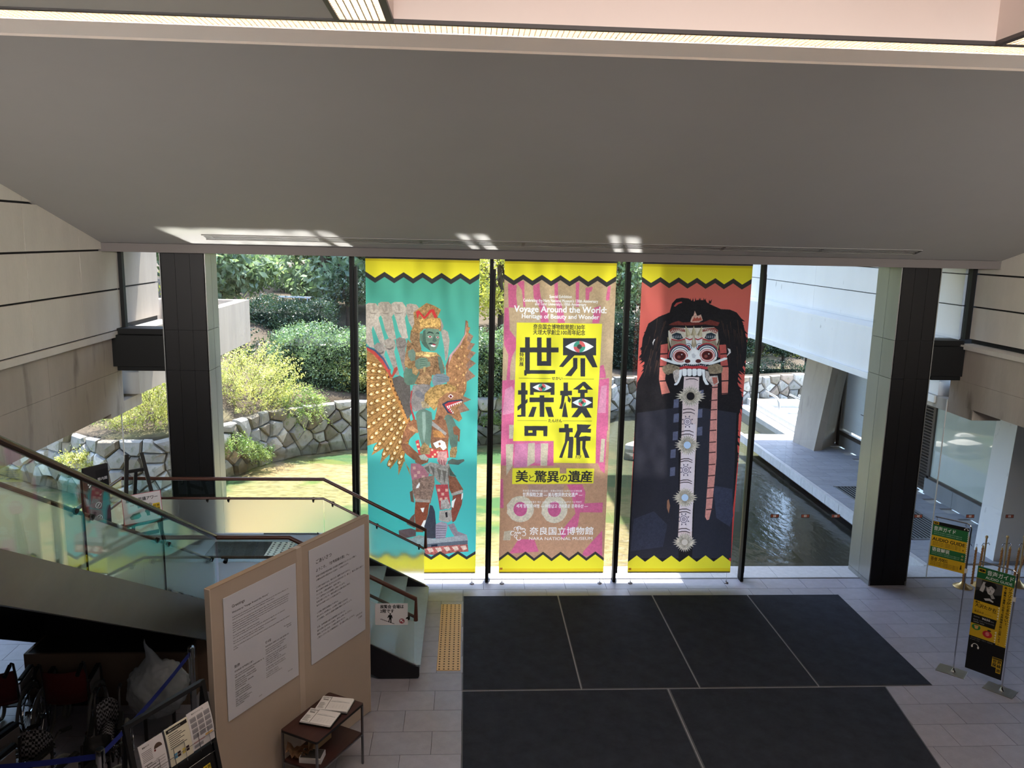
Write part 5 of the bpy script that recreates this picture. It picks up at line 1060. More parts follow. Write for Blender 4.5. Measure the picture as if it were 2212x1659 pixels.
ART1 = """a59687 0.5 -1,3909,37,3932,136,3929,188,3866,206,3774,172,3728,258,3404,261,3342,185,3388,132,3526,95,3619,76,3557,115,3309,46,3324,-7,3385
9c8c7c 0.5 166,3927,207,3950,311,3952,371,3892,383,3792,355,3746,412,3438,323,3421,262,3559,221,3728,180,3804
a8998a 0.5 349,3930,394,3953,501,3951,557,3872,554,3780,531,3733,576,3455,499,3439,446,3562,416,3685,374,3808
9a8a7c 0.5 554,3918,600,3934,691,3920,737,3860,707,3659,630,3596,584,3688,557,3795
73665c 0 44,3805,74,3784,122,3782,162,3804,123,3794,74,3797
8a7c70 0.3 84,3910,121,3920,129,3834,104,3812
73665c 0 211,3808,241,3787,290,3785,330,3807,290,3797,241,3799
8a7c70 0.3 251,3913,288,3923,296,3837,272,3815
73665c 0 386,3811,416,3790,465,3788,505,3810,465,3800,416,3802
8a7c70 0.3 426,3916,463,3926,471,3840,447,3818
73665c 0 561,3798,592,3777,641,3775,681,3797,641,3787,592,3790
8a7c70 0.3 601,3903,638,3913,647,3827,623,3806
8d8075 0.5 100,3340,154,3387,238,3373,273,3295,245,3217,328,3022,305,2982,199,3201,130,3262
8b7d70 0.6 246,3420,308,3448,392,3422,407,3344,383,3266,456,2929,405,2936,306,3202,261,3311
6f645c 0.6 407,3437,461,3469,538,3447,561,3377,537,3299,552,2970,513,2985,445,3251,414,3344
5a5049 0 136,3255,179,3218,237,3240,244,3278,200,3246
5a5049 0 270,3319,313,3282,371,3305,378,3342,334,3310
5a5049 0 428,3344,471,3308,530,3330,536,3368,493,3336
97897c 0.5 1030,3555,1076,3584,1125,3549,1149,3433,1125,3197,1094,3134,1070,3353
8e7f74 0.4 960,3740,1029,3726,1063,3633,1053,3571,1014,3555
96633f 0.9 1368,3716,1399,3701,1407,3623,1434,3616,1408,3546,1478,3497,1433,3405,1503,3391,1442,3296,1516,3265,1436,3170,1518,3116,1414,3028,1514,2934,1393,2853,1386,2725,1348,2645,1458,2598,1349,2549,1437,2445,1303,2403,1336,2323,1289,2274,1194,2338,1129,2562,1111,2881,1095,3071,1140,3198,1263,3356,1354,3514
6a4234 0.4 1368,3716,1383,3708,1370,3529,1294,3372,1171,3222,1129,3071,1120,2961,1102,3071,1140,3198,1263,3356,1354,3514
b58a8a 0.3 1377,3685,1376,3529,1303,3372,1184,3222,1138,3087,1149,3221,1278,3380,1362,3521
d6a25e 0 1305,3341,1317,3363,1331,3341,1318,3319
d6a25e 0 1345,3216,1357,3238,1372,3216,1358,3194
d6a25e 0 1268,3184,1280,3206,1294,3184,1280,3162
d6a25e 0 1378,3075,1390,3097,1404,3075,1390,3053
d6a25e 0 1238,3073,1250,3095,1264,3073,1250,3051
d6a25e 0 1315,3105,1327,3128,1342,3106,1328,3083
d6a25e 0 1371,2980,1383,3002,1398,2980,1384,2958
d6a25e 0 1277,3034,1289,3056,1303,3034,1290,3012
d6a25e 0 1332,2947,1345,2970,1359,2948,1345,2925
d6a25e 0 1256,2803,1268,2826,1282,2804,1268,2781
d6a25e 0 1349,2836,1361,2859,1376,2837,1362,2814
d6a25e 0 1319,2676,1332,2699,1346,2677,1332,2654
d6a25e 0 1224,2883,1236,2905,1250,2883,1236,2861
84604c 0.7 1408,3546,1478,3497,1433,3405,1386,3436
84604c 0.7 1433,3405,1503,3391,1442,3296,1387,3319
84604c 0.7 1442,3296,1516,3265,1436,3170,1389,3201
84604c 0.7 1436,3170,1518,3116,1414,3028,1375,3082
84604c 0.7 1414,3028,1514,2934,1393,2853,1368,2948
84604c 0.7 1348,2645,1458,2598,1349,2549,1286,2588
84604c 0.7 1349,2549,1437,2445,1303,2403,1271,2483
9a6a3a 0.8 5,3338,122,3270,229,3154,320,2998,412,2794,520,2572,598,2332,637,2171,566,2008,503,1861,534,1665,604,1484,589,1583,518,1697,435,1483,431,1730,312,1568,313,1794,176,1653,228,1884,54,1775,142,1965,-4,1915,-8,2085
feathers 0 0,0
3a4660 0.2 5,3338,130,3286,244,3170,328,3014,305,2975,213,3123,107,3239,5,3300
b83c34 0.3 5,3320,115,3265,221,3154,313,2998,292,2966,201,3107,99,3218,5,3284
b07038 1 258,2966,335,2935,443,2715,551,2493,613,2252,551,2235,473,2444,365,2682
4a2c1c 0 297,2927,320,2916,314,2888,292,2895
4a2c1c 0 326,2864,349,2853,343,2825,321,2833
4a2c1c 0 355,2801,378,2790,372,2762,350,2769
4a2c1c 0 384,2738,407,2727,401,2699,379,2706
4a2c1c 0 413,2675,436,2664,430,2635,408,2643
4a2c1c 0 442,2611,466,2600,459,2572,438,2579
4a2c1c 0 472,2548,495,2537,489,2508,467,2516
4a2c1c 0 501,2484,525,2473,518,2444,496,2452
4a2c1c 0 531,2420,554,2409,548,2380,526,2388
4a2c1c 0 560,2356,584,2345,577,2316,555,2324
4a2c1c 0 590,2292,613,2281,607,2252,585,2260
a03a30 0.2 382,3031,421,3055,432,3015,366,2904,320,2904,289,2998,336,3022,328,2951,351,2936
4c443e 0.5 351,2888,459,2929,598,2844,629,2397,566,2300,473,2556,381,2762
7d5c3e 1.1 615,3565,661,3596,737,3567,738,3411,761,3302,707,3255,661,3301,599,3440
7e5a3c 1.1 568,3440,661,3348,784,3271,969,3258,1032,3196,1087,3039,1057,2928,909,2942,878,2783,660,2813,568,3033,521,3095
8a633c 1.1 650,3812,752,3891,829,3946,936,3909,1028,3857,983,3756,1029,3679,1030,3555,799,3591,722,3520,615,3549,661,3658
b02828 0.2 684,3820,722,3844,799,3753,875,3854,928,3863,975,3756,944,3732,898,3824,799,3714,730,3798,707,3721
b88848 1.2 722,3721,1013,3741,1029,3664,1014,3609,876,3615,753,3605
5d7560 0.3 784,3559,845,3596,999,3586,1015,3462,988,3352,946,3281,884,3280,799,3342,761,3396
3d5244 0.2 784,3559,814,3580,822,3412,877,3304,884,3280,799,3342,761,3396
4f6654 0.2 737,3520,771,3528,778,3412,745,3419
d8c8c0 0 839,3478,876,3497,910,3476,876,3460
8c2a2c 0 861,3488,885,3491,895,3473,870,3466
d8c8c0 0 961,3474,981,3489,1006,3474,984,3455
8c2a2c 0 975,3483,993,3483,995,3465,978,3461
26332c 0 827,3514,860,3553,910,3544,934,3515,900,3529,864,3531
26332c 0 950,3520,976,3545,1005,3533,1002,3518,978,3527
42564a 0.2 919,3460,938,3507,956,3453,975,3418,938,3405,910,3420
20282a 0 845,3378,884,3395,930,3386,972,3368,930,3373,884,3376
e4dad6 0 886,3363,929,3370,963,3352,935,3336,895,3345
a03038 0 910,3382,957,3374,954,3358,917,3364
c89c5c 1.2 661,3254,753,3271,969,3258,985,3219,861,3194,691,3215
5c6f5e 0.25 576,3276,645,3308,679,3254,673,3144,614,3136,576,3206
86643e 1 529,3142,637,3128,668,3081,645,3034,534,3048
4a5f4e 0.25 509,2953,537,3033,645,3026,660,2955,722,3003,738,2972,660,2805,567,2793,521,2843
9a7448 0.9 630,3034,676,3058,722,2987,691,2932,637,2963
566a58 0.3 676,3144,738,3184,815,3185,849,3162,846,3131,877,3131,885,3068,815,3044,707,3019,670,3074
33463a 0 741,3158,840,3172,840,3165,741,3150
33463a 0 741,3129,840,3143,840,3137,741,3122
33463a 0 741,3101,840,3115,840,3109,741,3093
33463a 0 741,3073,840,3087,840,3080,741,3065
a08050 0.4 784,3051,818,3060,815,2989,792,2980
6c7478 0.3 921,2927,971,2959,1080,2960,1150,2913,1146,2858,1034,2809,933,2784,909,2847
4a5256 0 979,2924,1139,2913,1139,2907,979,2916
4a5256 0 979,2892,1139,2888,1139,2882,979,2885
4a5256 0 979,2861,1140,2863,1140,2856,979,2853
4a5f52 0.3 985,3211,1032,3196,1087,2976,1033,2960,1001,3070
8c6844 1.2 722,2924,878,2942,909,2879,863,2799,707,2829
7a706a 0.6 645,2797,785,2814,878,2799,972,2673,910,2496,785,2447,660,2413,595,2541,614,2685
5e5a5c 0.4 660,2701,723,2734,801,2655,785,2599,691,2638
a08864 0.9 754,2559,848,2576,910,2512,864,2463,770,2479
9a3232 0.3 614,2717,637,2717,614,2557,637,2429,676,2317,645,2301,601,2493
9c7440 1.3 808,2671,878,2751,972,2800,1127,2821,1253,2780,1246,2708,1160,2707,1035,2609,989,2497,942,2432,863,2512,801,2575
8a5a3c 0.7 1004,2601,1113,2690,1238,2692,1349,2589,1239,2563,1114,2546,1083,2498,1146,2418,1233,2367,1115,2353,1021,2239,935,2255,973,2432
d6d0cc 0 1132,2642,1168,2675,1210,2643,1176,2608
7a2024 0 1147,2643,1169,2662,1194,2640,1173,2617
201818 0 1160,2643,1172,2653,1182,2640,1171,2630
243040 0.2 1048,2529,1129,2575,1325,2600,1349,2577,1239,2563,1129,2543,1095,2498,1162,2418,1233,2378,1130,2402
b43034 0.2 1083,2522,1142,2556,1325,2580,1239,2523,1161,2482,1201,2386,1146,2418
f0ece6 0 1114,2498,1139,2508,1133,2463
f0ece6 0 1141,2508,1166,2518,1160,2474
f0ece6 0 1167,2518,1192,2528,1186,2486
f0ece6 0 1194,2528,1219,2538,1213,2497
f0ece6 0 1220,2538,1245,2547,1239,2509
f0ece6 0 1247,2548,1272,2557,1266,2520
f0ece6 0 1274,2557,1299,2567,1293,2532
f0ece6 0 1300,2567,1325,2577,1319,2543
f0ece6 0 1133,2463,1152,2463,1155,2498
f0ece6 0 1152,2440,1171,2441,1174,2476
f0ece6 0 1171,2418,1190,2418,1193,2454
f0ece6 0 1190,2396,1209,2396,1212,2431
6a4030 0.6 935,2255,1021,2368,1068,2337,1021,2223,959,2206
7f4e34 0.7 566,2249,660,2314,739,2267,707,2137,613,2039,518,1940,479,1940,503,2103
a8744c 0.8 566,2184,629,2217,723,2137,707,2104,597,2152
7d5038 0.7 911,2300,1115,2310,1149,2059,1134,1846,913,1861,865,2073
8d857e 0.5 911,2284,990,2220,1117,2108,1101,2075,974,2171,904,2219
b0703c 0.6 919,2155,1038,2131,1101,2042,936,2049
f2efea 0 925,1960,991,1993,1038,2009,1094,1977,1118,1895,1071,1854,1023,1911,976,1886,952,1911
8a5238 0 999,1963,1023,1973,1039,1944,1010,1927
b23436 0.35 676,1990,723,2015,755,1860,881,1894,1008,1854,1137,1863,1148,1748,881,1743,723,1795
d8b488 0 693,1956,722,1956,722,1927,693,1927
d8b488 0 709,1891,737,1891,737,1862,709,1862
d8b488 0 898,1876,927,1876,927,1847,898,1847
d8b488 0 938,1811,967,1811,967,1781,938,1781
d8b488 0 978,1844,1006,1844,1006,1814,978,1814
d8b488 0 907,1778,935,1778,935,1748,907,1748
d8b488 0 1089,1812,1117,1812,1117,1782,1089,1782
b27c78 0.6 992,1837,1118,1846,1132,1715,1104,1632,1025,1632,985,1698
8c4e50 0 1000,1714,1016,1722,1028,1640,1012,1640
8c4e50 0 1035,1714,1051,1723,1063,1640,1047,1640
8c4e50 0 1070,1715,1086,1723,1098,1641,1082,1640
734630 0.5 479,1940,566,1960,660,1860,739,1795,660,1712,550,1794,487,1875
6f4834 0.5 660,1770,786,1803,866,1746,853,1677,755,1644,676,1676
8e9488 0.4 723,1778,802,1803,866,1738,834,1705,755,1721
a0606a 0.35 613,1663,723,1663,866,1565,866,1482,787,1424,628,1415,605,1547
c89488 0 638,1617,679,1620,682,1577,641,1574
c89488 0 701,1551,742,1554,746,1512,704,1508
c89488 0 765,1485,806,1489,809,1446,768,1442
c89488 0 654,1501,695,1505,698,1462,657,1458
8d867c 0.7 787,1622,882,1681,977,1665,1088,1632,1151,1666,1184,1567,1232,1517,1153,1450,1141,1334,1074,1325,978,1416,946,1483,850,1515
5f5850 0.3 803,1598,866,1631,882,1515
5f5850 0.3 882,1631,945,1598,946,1458
5f5850 0.3 977,1599,1041,1566,1026,1400
5f5850 0.3 1057,1566,1120,1550,1090,1350
5f5850 0.3 1136,1616,1184,1550,1140,1434
3b4a40 0.3 1152,1633,1216,1517,1265,1468,1169,1484
53685a 0.25 679,2381,723,2438,801,2460,903,2408,914,2303,904,2141,889,1978,865,1888,786,1887,747,1993,707,2172
768a7c 0.2 770,2414,817,2415,825,2173,802,1977,780,2075
8a6a44 1 739,1860,758,1918,802,1975,865,1918,889,1861,881,1796,747,1803
4f6356 0.25 1087,2350,1131,2383,1194,2351,1261,2206,1276,1995,1261,1864,1206,1844,1165,1945,1135,2157
8a6a44 1 1163,1830,1181,1896,1261,1913,1269,1847,1246,1749,1167,1756
4a544c 0.3 1135,1698,1199,1735,1270,1716,1366,1729,1374,1700,1334,1675,1287,1642,1139,1657
7a4a34 0.5 1203,2198,1258,2214,1309,2158,1300,1979,1276,1995,1275,2076,1219,2092
7e6254 0.9 628,1415,787,1457,946,1491,950,1350,892,1066,676,1107,636,1249
f0ece6 0 695,1332,733,1386,743,1349,720,1299,684,1296
9c8a7c 0.5 668,1140,883,1124,883,1082,676,1098
7a3c2a 0.5 676,1095,877,1079,855,897,804,728,788,635,684,640,665,897
f0ece6 0 748,998,807,1007,788,931,769,948
f0ece6 0 796,813,828,821,812,711,759,677,756,728
8a8684 0.6 636,550,724,592,804,575,805,473,724,464,660,481
30323c 0.3 884,1049,924,1032,956,948,990,541,821,538,804,728,860,897
5a4044 0.3 435,660,612,694,684,669,684,575,515,538,443,575
5c4438 0.3 596,1240,636,1265,660,1082,612,1098
5c4038 0.3 620,872,663,914,668,694,548,762
a83c40 0.4 959,1350,1141,1351,1163,1167,1188,999,1028,973,998,1166
d89c88 0 990,1287,1030,1288,1031,1247,992,1245
d89c88 0 1046,1228,1086,1230,1088,1188,1048,1187
d89c88 0 1102,1287,1141,1289,1143,1247,1103,1245
d89c88 0 1022,1153,1062,1155,1064,1113,1024,1111
d89c88 0 1094,1162,1134,1163,1136,1122,1096,1120
a49a94 1 1043,1116,1139,1133,1188,1016,1156,982,1036,990
7c4a36 0.7 1150,1484,1249,1467,1362,1276,1299,1218,1203,1192,1154,1301
a0948a 0.4 1187,1217,1346,1276,1360,1235,1203,1184
7a3c30 0.4 1211,1184,1363,1226,1341,1050,1254,813,1214,779,1181,898,1204,1050
f0ece6 0 1339,1218,1360,1226,1356,1151,1332,1117
efe9e2 0 1196,1100,1259,1150,1236,1083,1221,999,1196,1016
9a9088 0.6 1020,957,1189,974,1206,813,1142,779,1013,813
201c1e 0 1101,931,1133,940,1141,864,1117,855
8f8494 0.35 968,754,1045,796,1126,771,1142,728,1103,524,1047,469,969,515
5d5462 0 973,737,1118,728,1115,718,973,725
5d5462 0 973,699,1118,694,1115,684,973,687
5d5462 0 973,662,1118,660,1115,650,973,650
5d5462 0 974,625,1119,626,1116,616,974,613
5d5462 0 974,587,1119,592,1116,582,974,575
5d5462 0 974,550,1119,558,1116,548,974,538
7f727c 0.5 1142,745,1231,771,1288,643,1418,592,1370,550,1273,521,1208,618
a04048 0 1273,558,1346,567,1346,527,1281,521
8e9298 0.35 531,541,805,550,982,533,1418,592,1439,515,1433,447,813,413,660,464
4e5560 0.3 813,452,1432,507,1433,442,813,404
1e2230 0 905,442,995,452,996,408,905,404
a0504a 1 805,404,1433,447,1446,335,1210,318,1016,276,813,302
d0b0a0 0.5 837,384,918,394,942,344,886,319
d0b0a0 0.5 958,392,1039,403,1064,353,1007,327
d0b0a0 0.5 1080,401,1161,411,1185,361,1129,336
d0b0a0 0.5 1201,409,1282,420,1307,370,1250,344
d0b0a0 0.5 1323,418,1404,428,1429,378,1372,352"""
ART2 = """c2547a 0.25 51,4233,170,4212,168,4067,187,3897,66,3903
c2547a 0.25 189,4266,274,4271,283,4038,301,3915,270,3911,246,4145,182,4228
c2547a 0.25 399,4209,487,4249,493,4149,512,4042,593,3904,630,3703,521,3701,497,3903,411,4040
c2547a 0.25 691,4260,738,4261,753,4031,794,3969,846,3784,857,3699,756,3697,733,3907,701,4045
c2547a 0.25 989,4265,1040,4266,1038,4113,1042,3927,1001,3927
c2547a 0.25 1128,4191,1229,4208,1216,4147,1185,4131,1182,4022,1135,4025
c2547a 0.25 1439,4212,1478,4228,1466,4027,1424,4019,1418,4058
c2547a 0.25 12,3895,66,3902,77,3756,88,3586,176,3477,184,3336,127,3210,106,3083,106,2884,56,2879,70,3082,76,3240,14,3381,8,3678
c2547a 0.25 1256,3915,1349,3948,1361,3855,1335,3701,1241,3700
c2547a 0.25 1376,3099,1423,3118,1460,2988,1463,2932,1375,2923
c2547a 0.25 -15,2875,173,2885,174,2152,-1,2151
c2547a 0.25 1368,2907,1511,2928,1527,2163,1358,2162
c87a96 0.3 42,2748,136,2797,169,2733,168,2411,10,2377
c87a96 0.3 1404,2811,1483,2828,1484,2423,1372,2422
c2547a 0.25 -3,2244,172,2246,169,2001,745,2005,764,1641,4,1637
c2547a 0.25 1354,2256,1515,2257,1506,1528,1447,1578,1402,1678,1361,1678
c2547a 0.25 417,1356,619,1356,597,1272,444,1238
c2547a 0.25 959,1358,1187,1359,1240,1241,1230,1072,1500,1089,1498,936,1170,936,1145,731,922,524,885,628,1105,918,1028,1240
c2547a 0.25 282,524,511,524,582,335,148,301
c2547a 0.25 1241,334,1509,662,1526,264,1228,265
c2547a 0.25 -15,1437,36,1438,53,1001,-1,1001
b7a68e 0.35 108,2237,172,2237,168,2033,112,2033
b7a68e 0.35 66,1951,178,1960,169,1638,84,1488
b7a68e 0.35 385,1969,481,1978,489,1689,378,1622
b7a68e 0.35 569,1971,674,1971,667,1640,571,1640
b7a68e 0.35 1436,2043,1492,2043,1483,1695,1426,1695
b7a68e 0.35 68,644,182,661,160,507,54,507
b8688c 0.3 202,1960,377,1969,378,1622,185,1605
b8688c 0.3 482,1953,569,1971,570,1673,497,1673
c8b9a2 0.4 494,985,488,923,457,867,419,823,360,794,301,784,242,794,179,823,146,867,100,923,108,984,98,1046,142,1102,171,1146,234,1174,292,1184,350,1174,412,1146,449,1102,487,1047
b84c78 0.3 395,985,390,947,374,914,348,890,316,876,282,876,249,889,222,914,204,947,197,985,202,1022,219,1055,245,1080,277,1093,311,1093,343,1080,370,1056,388,1023
c8b9a2 0.4 985,986,979,921,950,861,913,814,857,784,799,773,741,783,680,814,647,861,603,920,610,985,599,1051,641,1110,669,1157,730,1187,786,1197,843,1187,904,1157,940,1111,977,1052
b84c78 0.3 889,986,884,946,868,911,844,885,813,871,779,871,747,885,721,911,703,946,696,986,701,1026,716,1061,741,1087,772,1101,805,1101,837,1087,864,1061,881,1026
a0786a 0.3 393,1356,927,1358,900,1172,430,1171
e6d92c 0 184,3696,1380,3696,1358,2162,1369,1681,1350,1677,758,1684,753,2008,169,2000,174,2152
2a2a2c 0 237,3347,779,3354,781,3285,238,3277
2a2a2c 0 305,3492,371,3493,384,2975,318,2974
2a2a2c 0 304,3022,339,3022,340,2951,306,2950
2a2a2c 0 472,3490,536,3491,548,3095,483,3094
2a2a2c 0 605,3488,670,3489,682,3093,617,3092
2a2a2c 0 481,3157,680,3160,682,3093,483,3091
2a2a2c 0 304,3027,742,3032,743,2979,305,2974
2a2a2c 0 838,3486,1305,3492,1314,3249,845,3243
dfe2ea 0 871,3366,904,3387,937,3407,970,3424,1003,3436,1036,3445,1070,3448,1104,3446,1137,3438,1172,3426,1206,3411,1240,3392,1275,3372,1242,3351,1209,3332,1176,3315,1143,3302,1109,3293,1076,3290,1042,3292,1008,3300,974,3312,940,3328,906,3346
3a8c70 0 1073,3369,1155,3370,1154,3354,1150,3339,1143,3325,1133,3312,1121,3302,1107,3294,1092,3289,1076,3287
d25050 0 1073,3369,1076,3287,1060,3288,1044,3293,1030,3300,1017,3310,1006,3323,998,3337,993,3352,991,3368
3a8c70 0 1073,3369,991,3368,992,3384,996,3400,1003,3414,1013,3426,1025,3437,1039,3444,1054,3449,1070,3451
d25050 0 1073,3369,1070,3451,1086,3450,1101,3445,1116,3438,1129,3428,1139,3416,1147,3402,1153,3386,1155,3370
3a3230 0 1107,3370,1104,3355,1095,3343,1082,3336,1066,3335,1052,3342,1042,3354,1038,3369,1041,3384,1050,3396,1064,3403,1079,3403,1093,3396,1103,3385
2a2a2c 0 912,3245,1009,3247,851,3076,794,3082
2a2a2c 0 1156,3249,1267,3250,1340,3079,1269,3078
2a2a2c 0 989,3208,1049,3209,1054,3063,972,2947,884,2952,993,3086
2a2a2c 0 1093,3206,1159,3207,1169,2946,1103,2945
2a2a2c 0 264,2849,327,2850,339,2357,276,2357
2a2a2c 0 224,2738,358,2740,360,2677,225,2676
2a2a2c 0 221,2505,361,2619,362,2566,223,2440
2a2a2c 0 221,2382,275,2383,276,2355,222,2355
2a2a2c 0 390,2851,738,2855,743,2678,686,2677,685,2716,447,2713,448,2675,395,2674
dfe2ea 0 428,2782,450,2796,472,2808,494,2819,517,2828,539,2833,561,2835,584,2834,606,2829,629,2821,652,2810,674,2798,697,2785,675,2772,653,2759,631,2748,609,2740,586,2734,564,2732,542,2734,519,2739,496,2747,474,2757,451,2769
3a8c70 0 563,2784,615,2784,614,2774,611,2764,607,2755,601,2747,593,2740,584,2735,574,2732,564,2731
d25050 0 563,2784,564,2731,554,2732,544,2735,535,2739,527,2746,520,2754,515,2763,512,2773,510,2783
3a8c70 0 563,2784,510,2783,511,2793,514,2803,518,2813,525,2821,532,2827,541,2832,551,2835,561,2837
d25050 0 563,2784,561,2837,571,2836,581,2833,590,2828,598,2822,605,2814,610,2805,614,2795,615,2784
3a3230 0 585,2784,583,2774,577,2767,568,2762,558,2762,549,2766,543,2774,541,2784,543,2793,548,2801,557,2805,567,2805,576,2801,582,2794
2a2a2c 0 389,2636,733,2639,735,2572,391,2568
2a2a2c 0 531,2669,597,2670,606,2358,540,2357
2a2a2c 0 431,2501,494,2501,455,2355,376,2354
2a2a2c 0 615,2502,698,2503,742,2358,665,2357
2a2a2c 0 865,2856,928,2857,935,2661,871,2660
2a2a2c 0 821,2737,989,2739,991,2674,823,2672
2a2a2c 0 845,2673,893,2673,879,2547,858,2474,816,2478,839,2563
2a2a2c 0 876,2515,899,2588,945,2353,859,2359
2a2a2c 0 931,2674,981,2613,967,2564,934,2588
2a2a2c 0 1139,2869,1172,2869,1291,2758,1211,2757,1213,2709,1076,2707,1075,2756,1000,2758
e6d92c 0 1144,2814,1196,2757,1095,2756
2a2a2c 0 986,2648,1291,2652,1297,2493,991,2490
dfe2ea 0 1001,2569,1024,2584,1047,2597,1070,2609,1093,2618,1117,2624,1140,2626,1163,2624,1187,2619,1211,2610,1235,2599,1258,2586,1282,2572,1260,2558,1237,2544,1214,2532,1191,2523,1167,2518,1144,2516,1120,2517,1097,2523,1073,2531,1049,2542,1025,2555
3a8c70 0 1142,2571,1196,2571,1196,2561,1193,2550,1188,2541,1182,2532,1174,2525,1165,2520,1154,2517,1144,2516
d25050 0 1142,2571,1144,2516,1133,2517,1123,2520,1113,2525,1105,2531,1098,2540,1093,2549,1089,2559,1088,2570
3a8c70 0 1142,2571,1088,2570,1088,2581,1091,2591,1096,2601,1102,2609,1110,2616,1119,2621,1129,2625,1140,2626
d25050 0 1142,2571,1140,2626,1150,2625,1161,2622,1170,2617,1179,2610,1186,2602,1191,2592,1195,2582,1196,2571
3a3230 0 1165,2571,1163,2561,1157,2553,1148,2548,1138,2548,1128,2553,1122,2560,1119,2570,1121,2581,1127,2589,1136,2593,1146,2593,1155,2589,1162,2581
2a2a2c 0 1108,2711,1172,2712,1174,2647,1110,2646
2a2a2c 0 1086,2491,1206,2492,1286,2353,1195,2352,1142,2426,1083,2354,993,2357
2a2a2c 0 326,2222,655,2225,657,2160,328,2157
2a2a2c 0 326,2222,381,2223,384,2078,330,2077
2a2a2c 0 329,2123,488,2124,490,2078,330,2077
2a2a2c 0 441,2223,499,2224,502,2078,445,2078
2a2a2c 0 594,2225,655,2225,656,2076,602,2076
2a2a2c 0 897,2255,958,2255,962,2134,901,2134
2a2a2c 0 822,2196,1019,2197,1021,2135,824,2133
2a2a2c 0 920,2134,975,2135,974,2069,1032,2069,1037,2007,1030,1755,962,1755,970,2006,954,2006,881,1755,836,1761,912,1989
2a2a2c 0 1077,2253,1286,2247,1233,2189,1285,2186,1281,2130,1145,2133,1106,2053,1040,2059,1084,2171
2a2a2c 0 1074,2070,1132,2070,1142,1796,1083,1796
2a2a2c 0 1132,2070,1208,2082,1283,2071,1282,2012,1214,2008,1212,1909,1279,1757,1214,1757,1167,1892,1166,2008,1134,2008
e6d92c 0 170,1596,851,1608,853,1525,950,1525,948,1600,1353,1599,1349,1376,170,1361"""
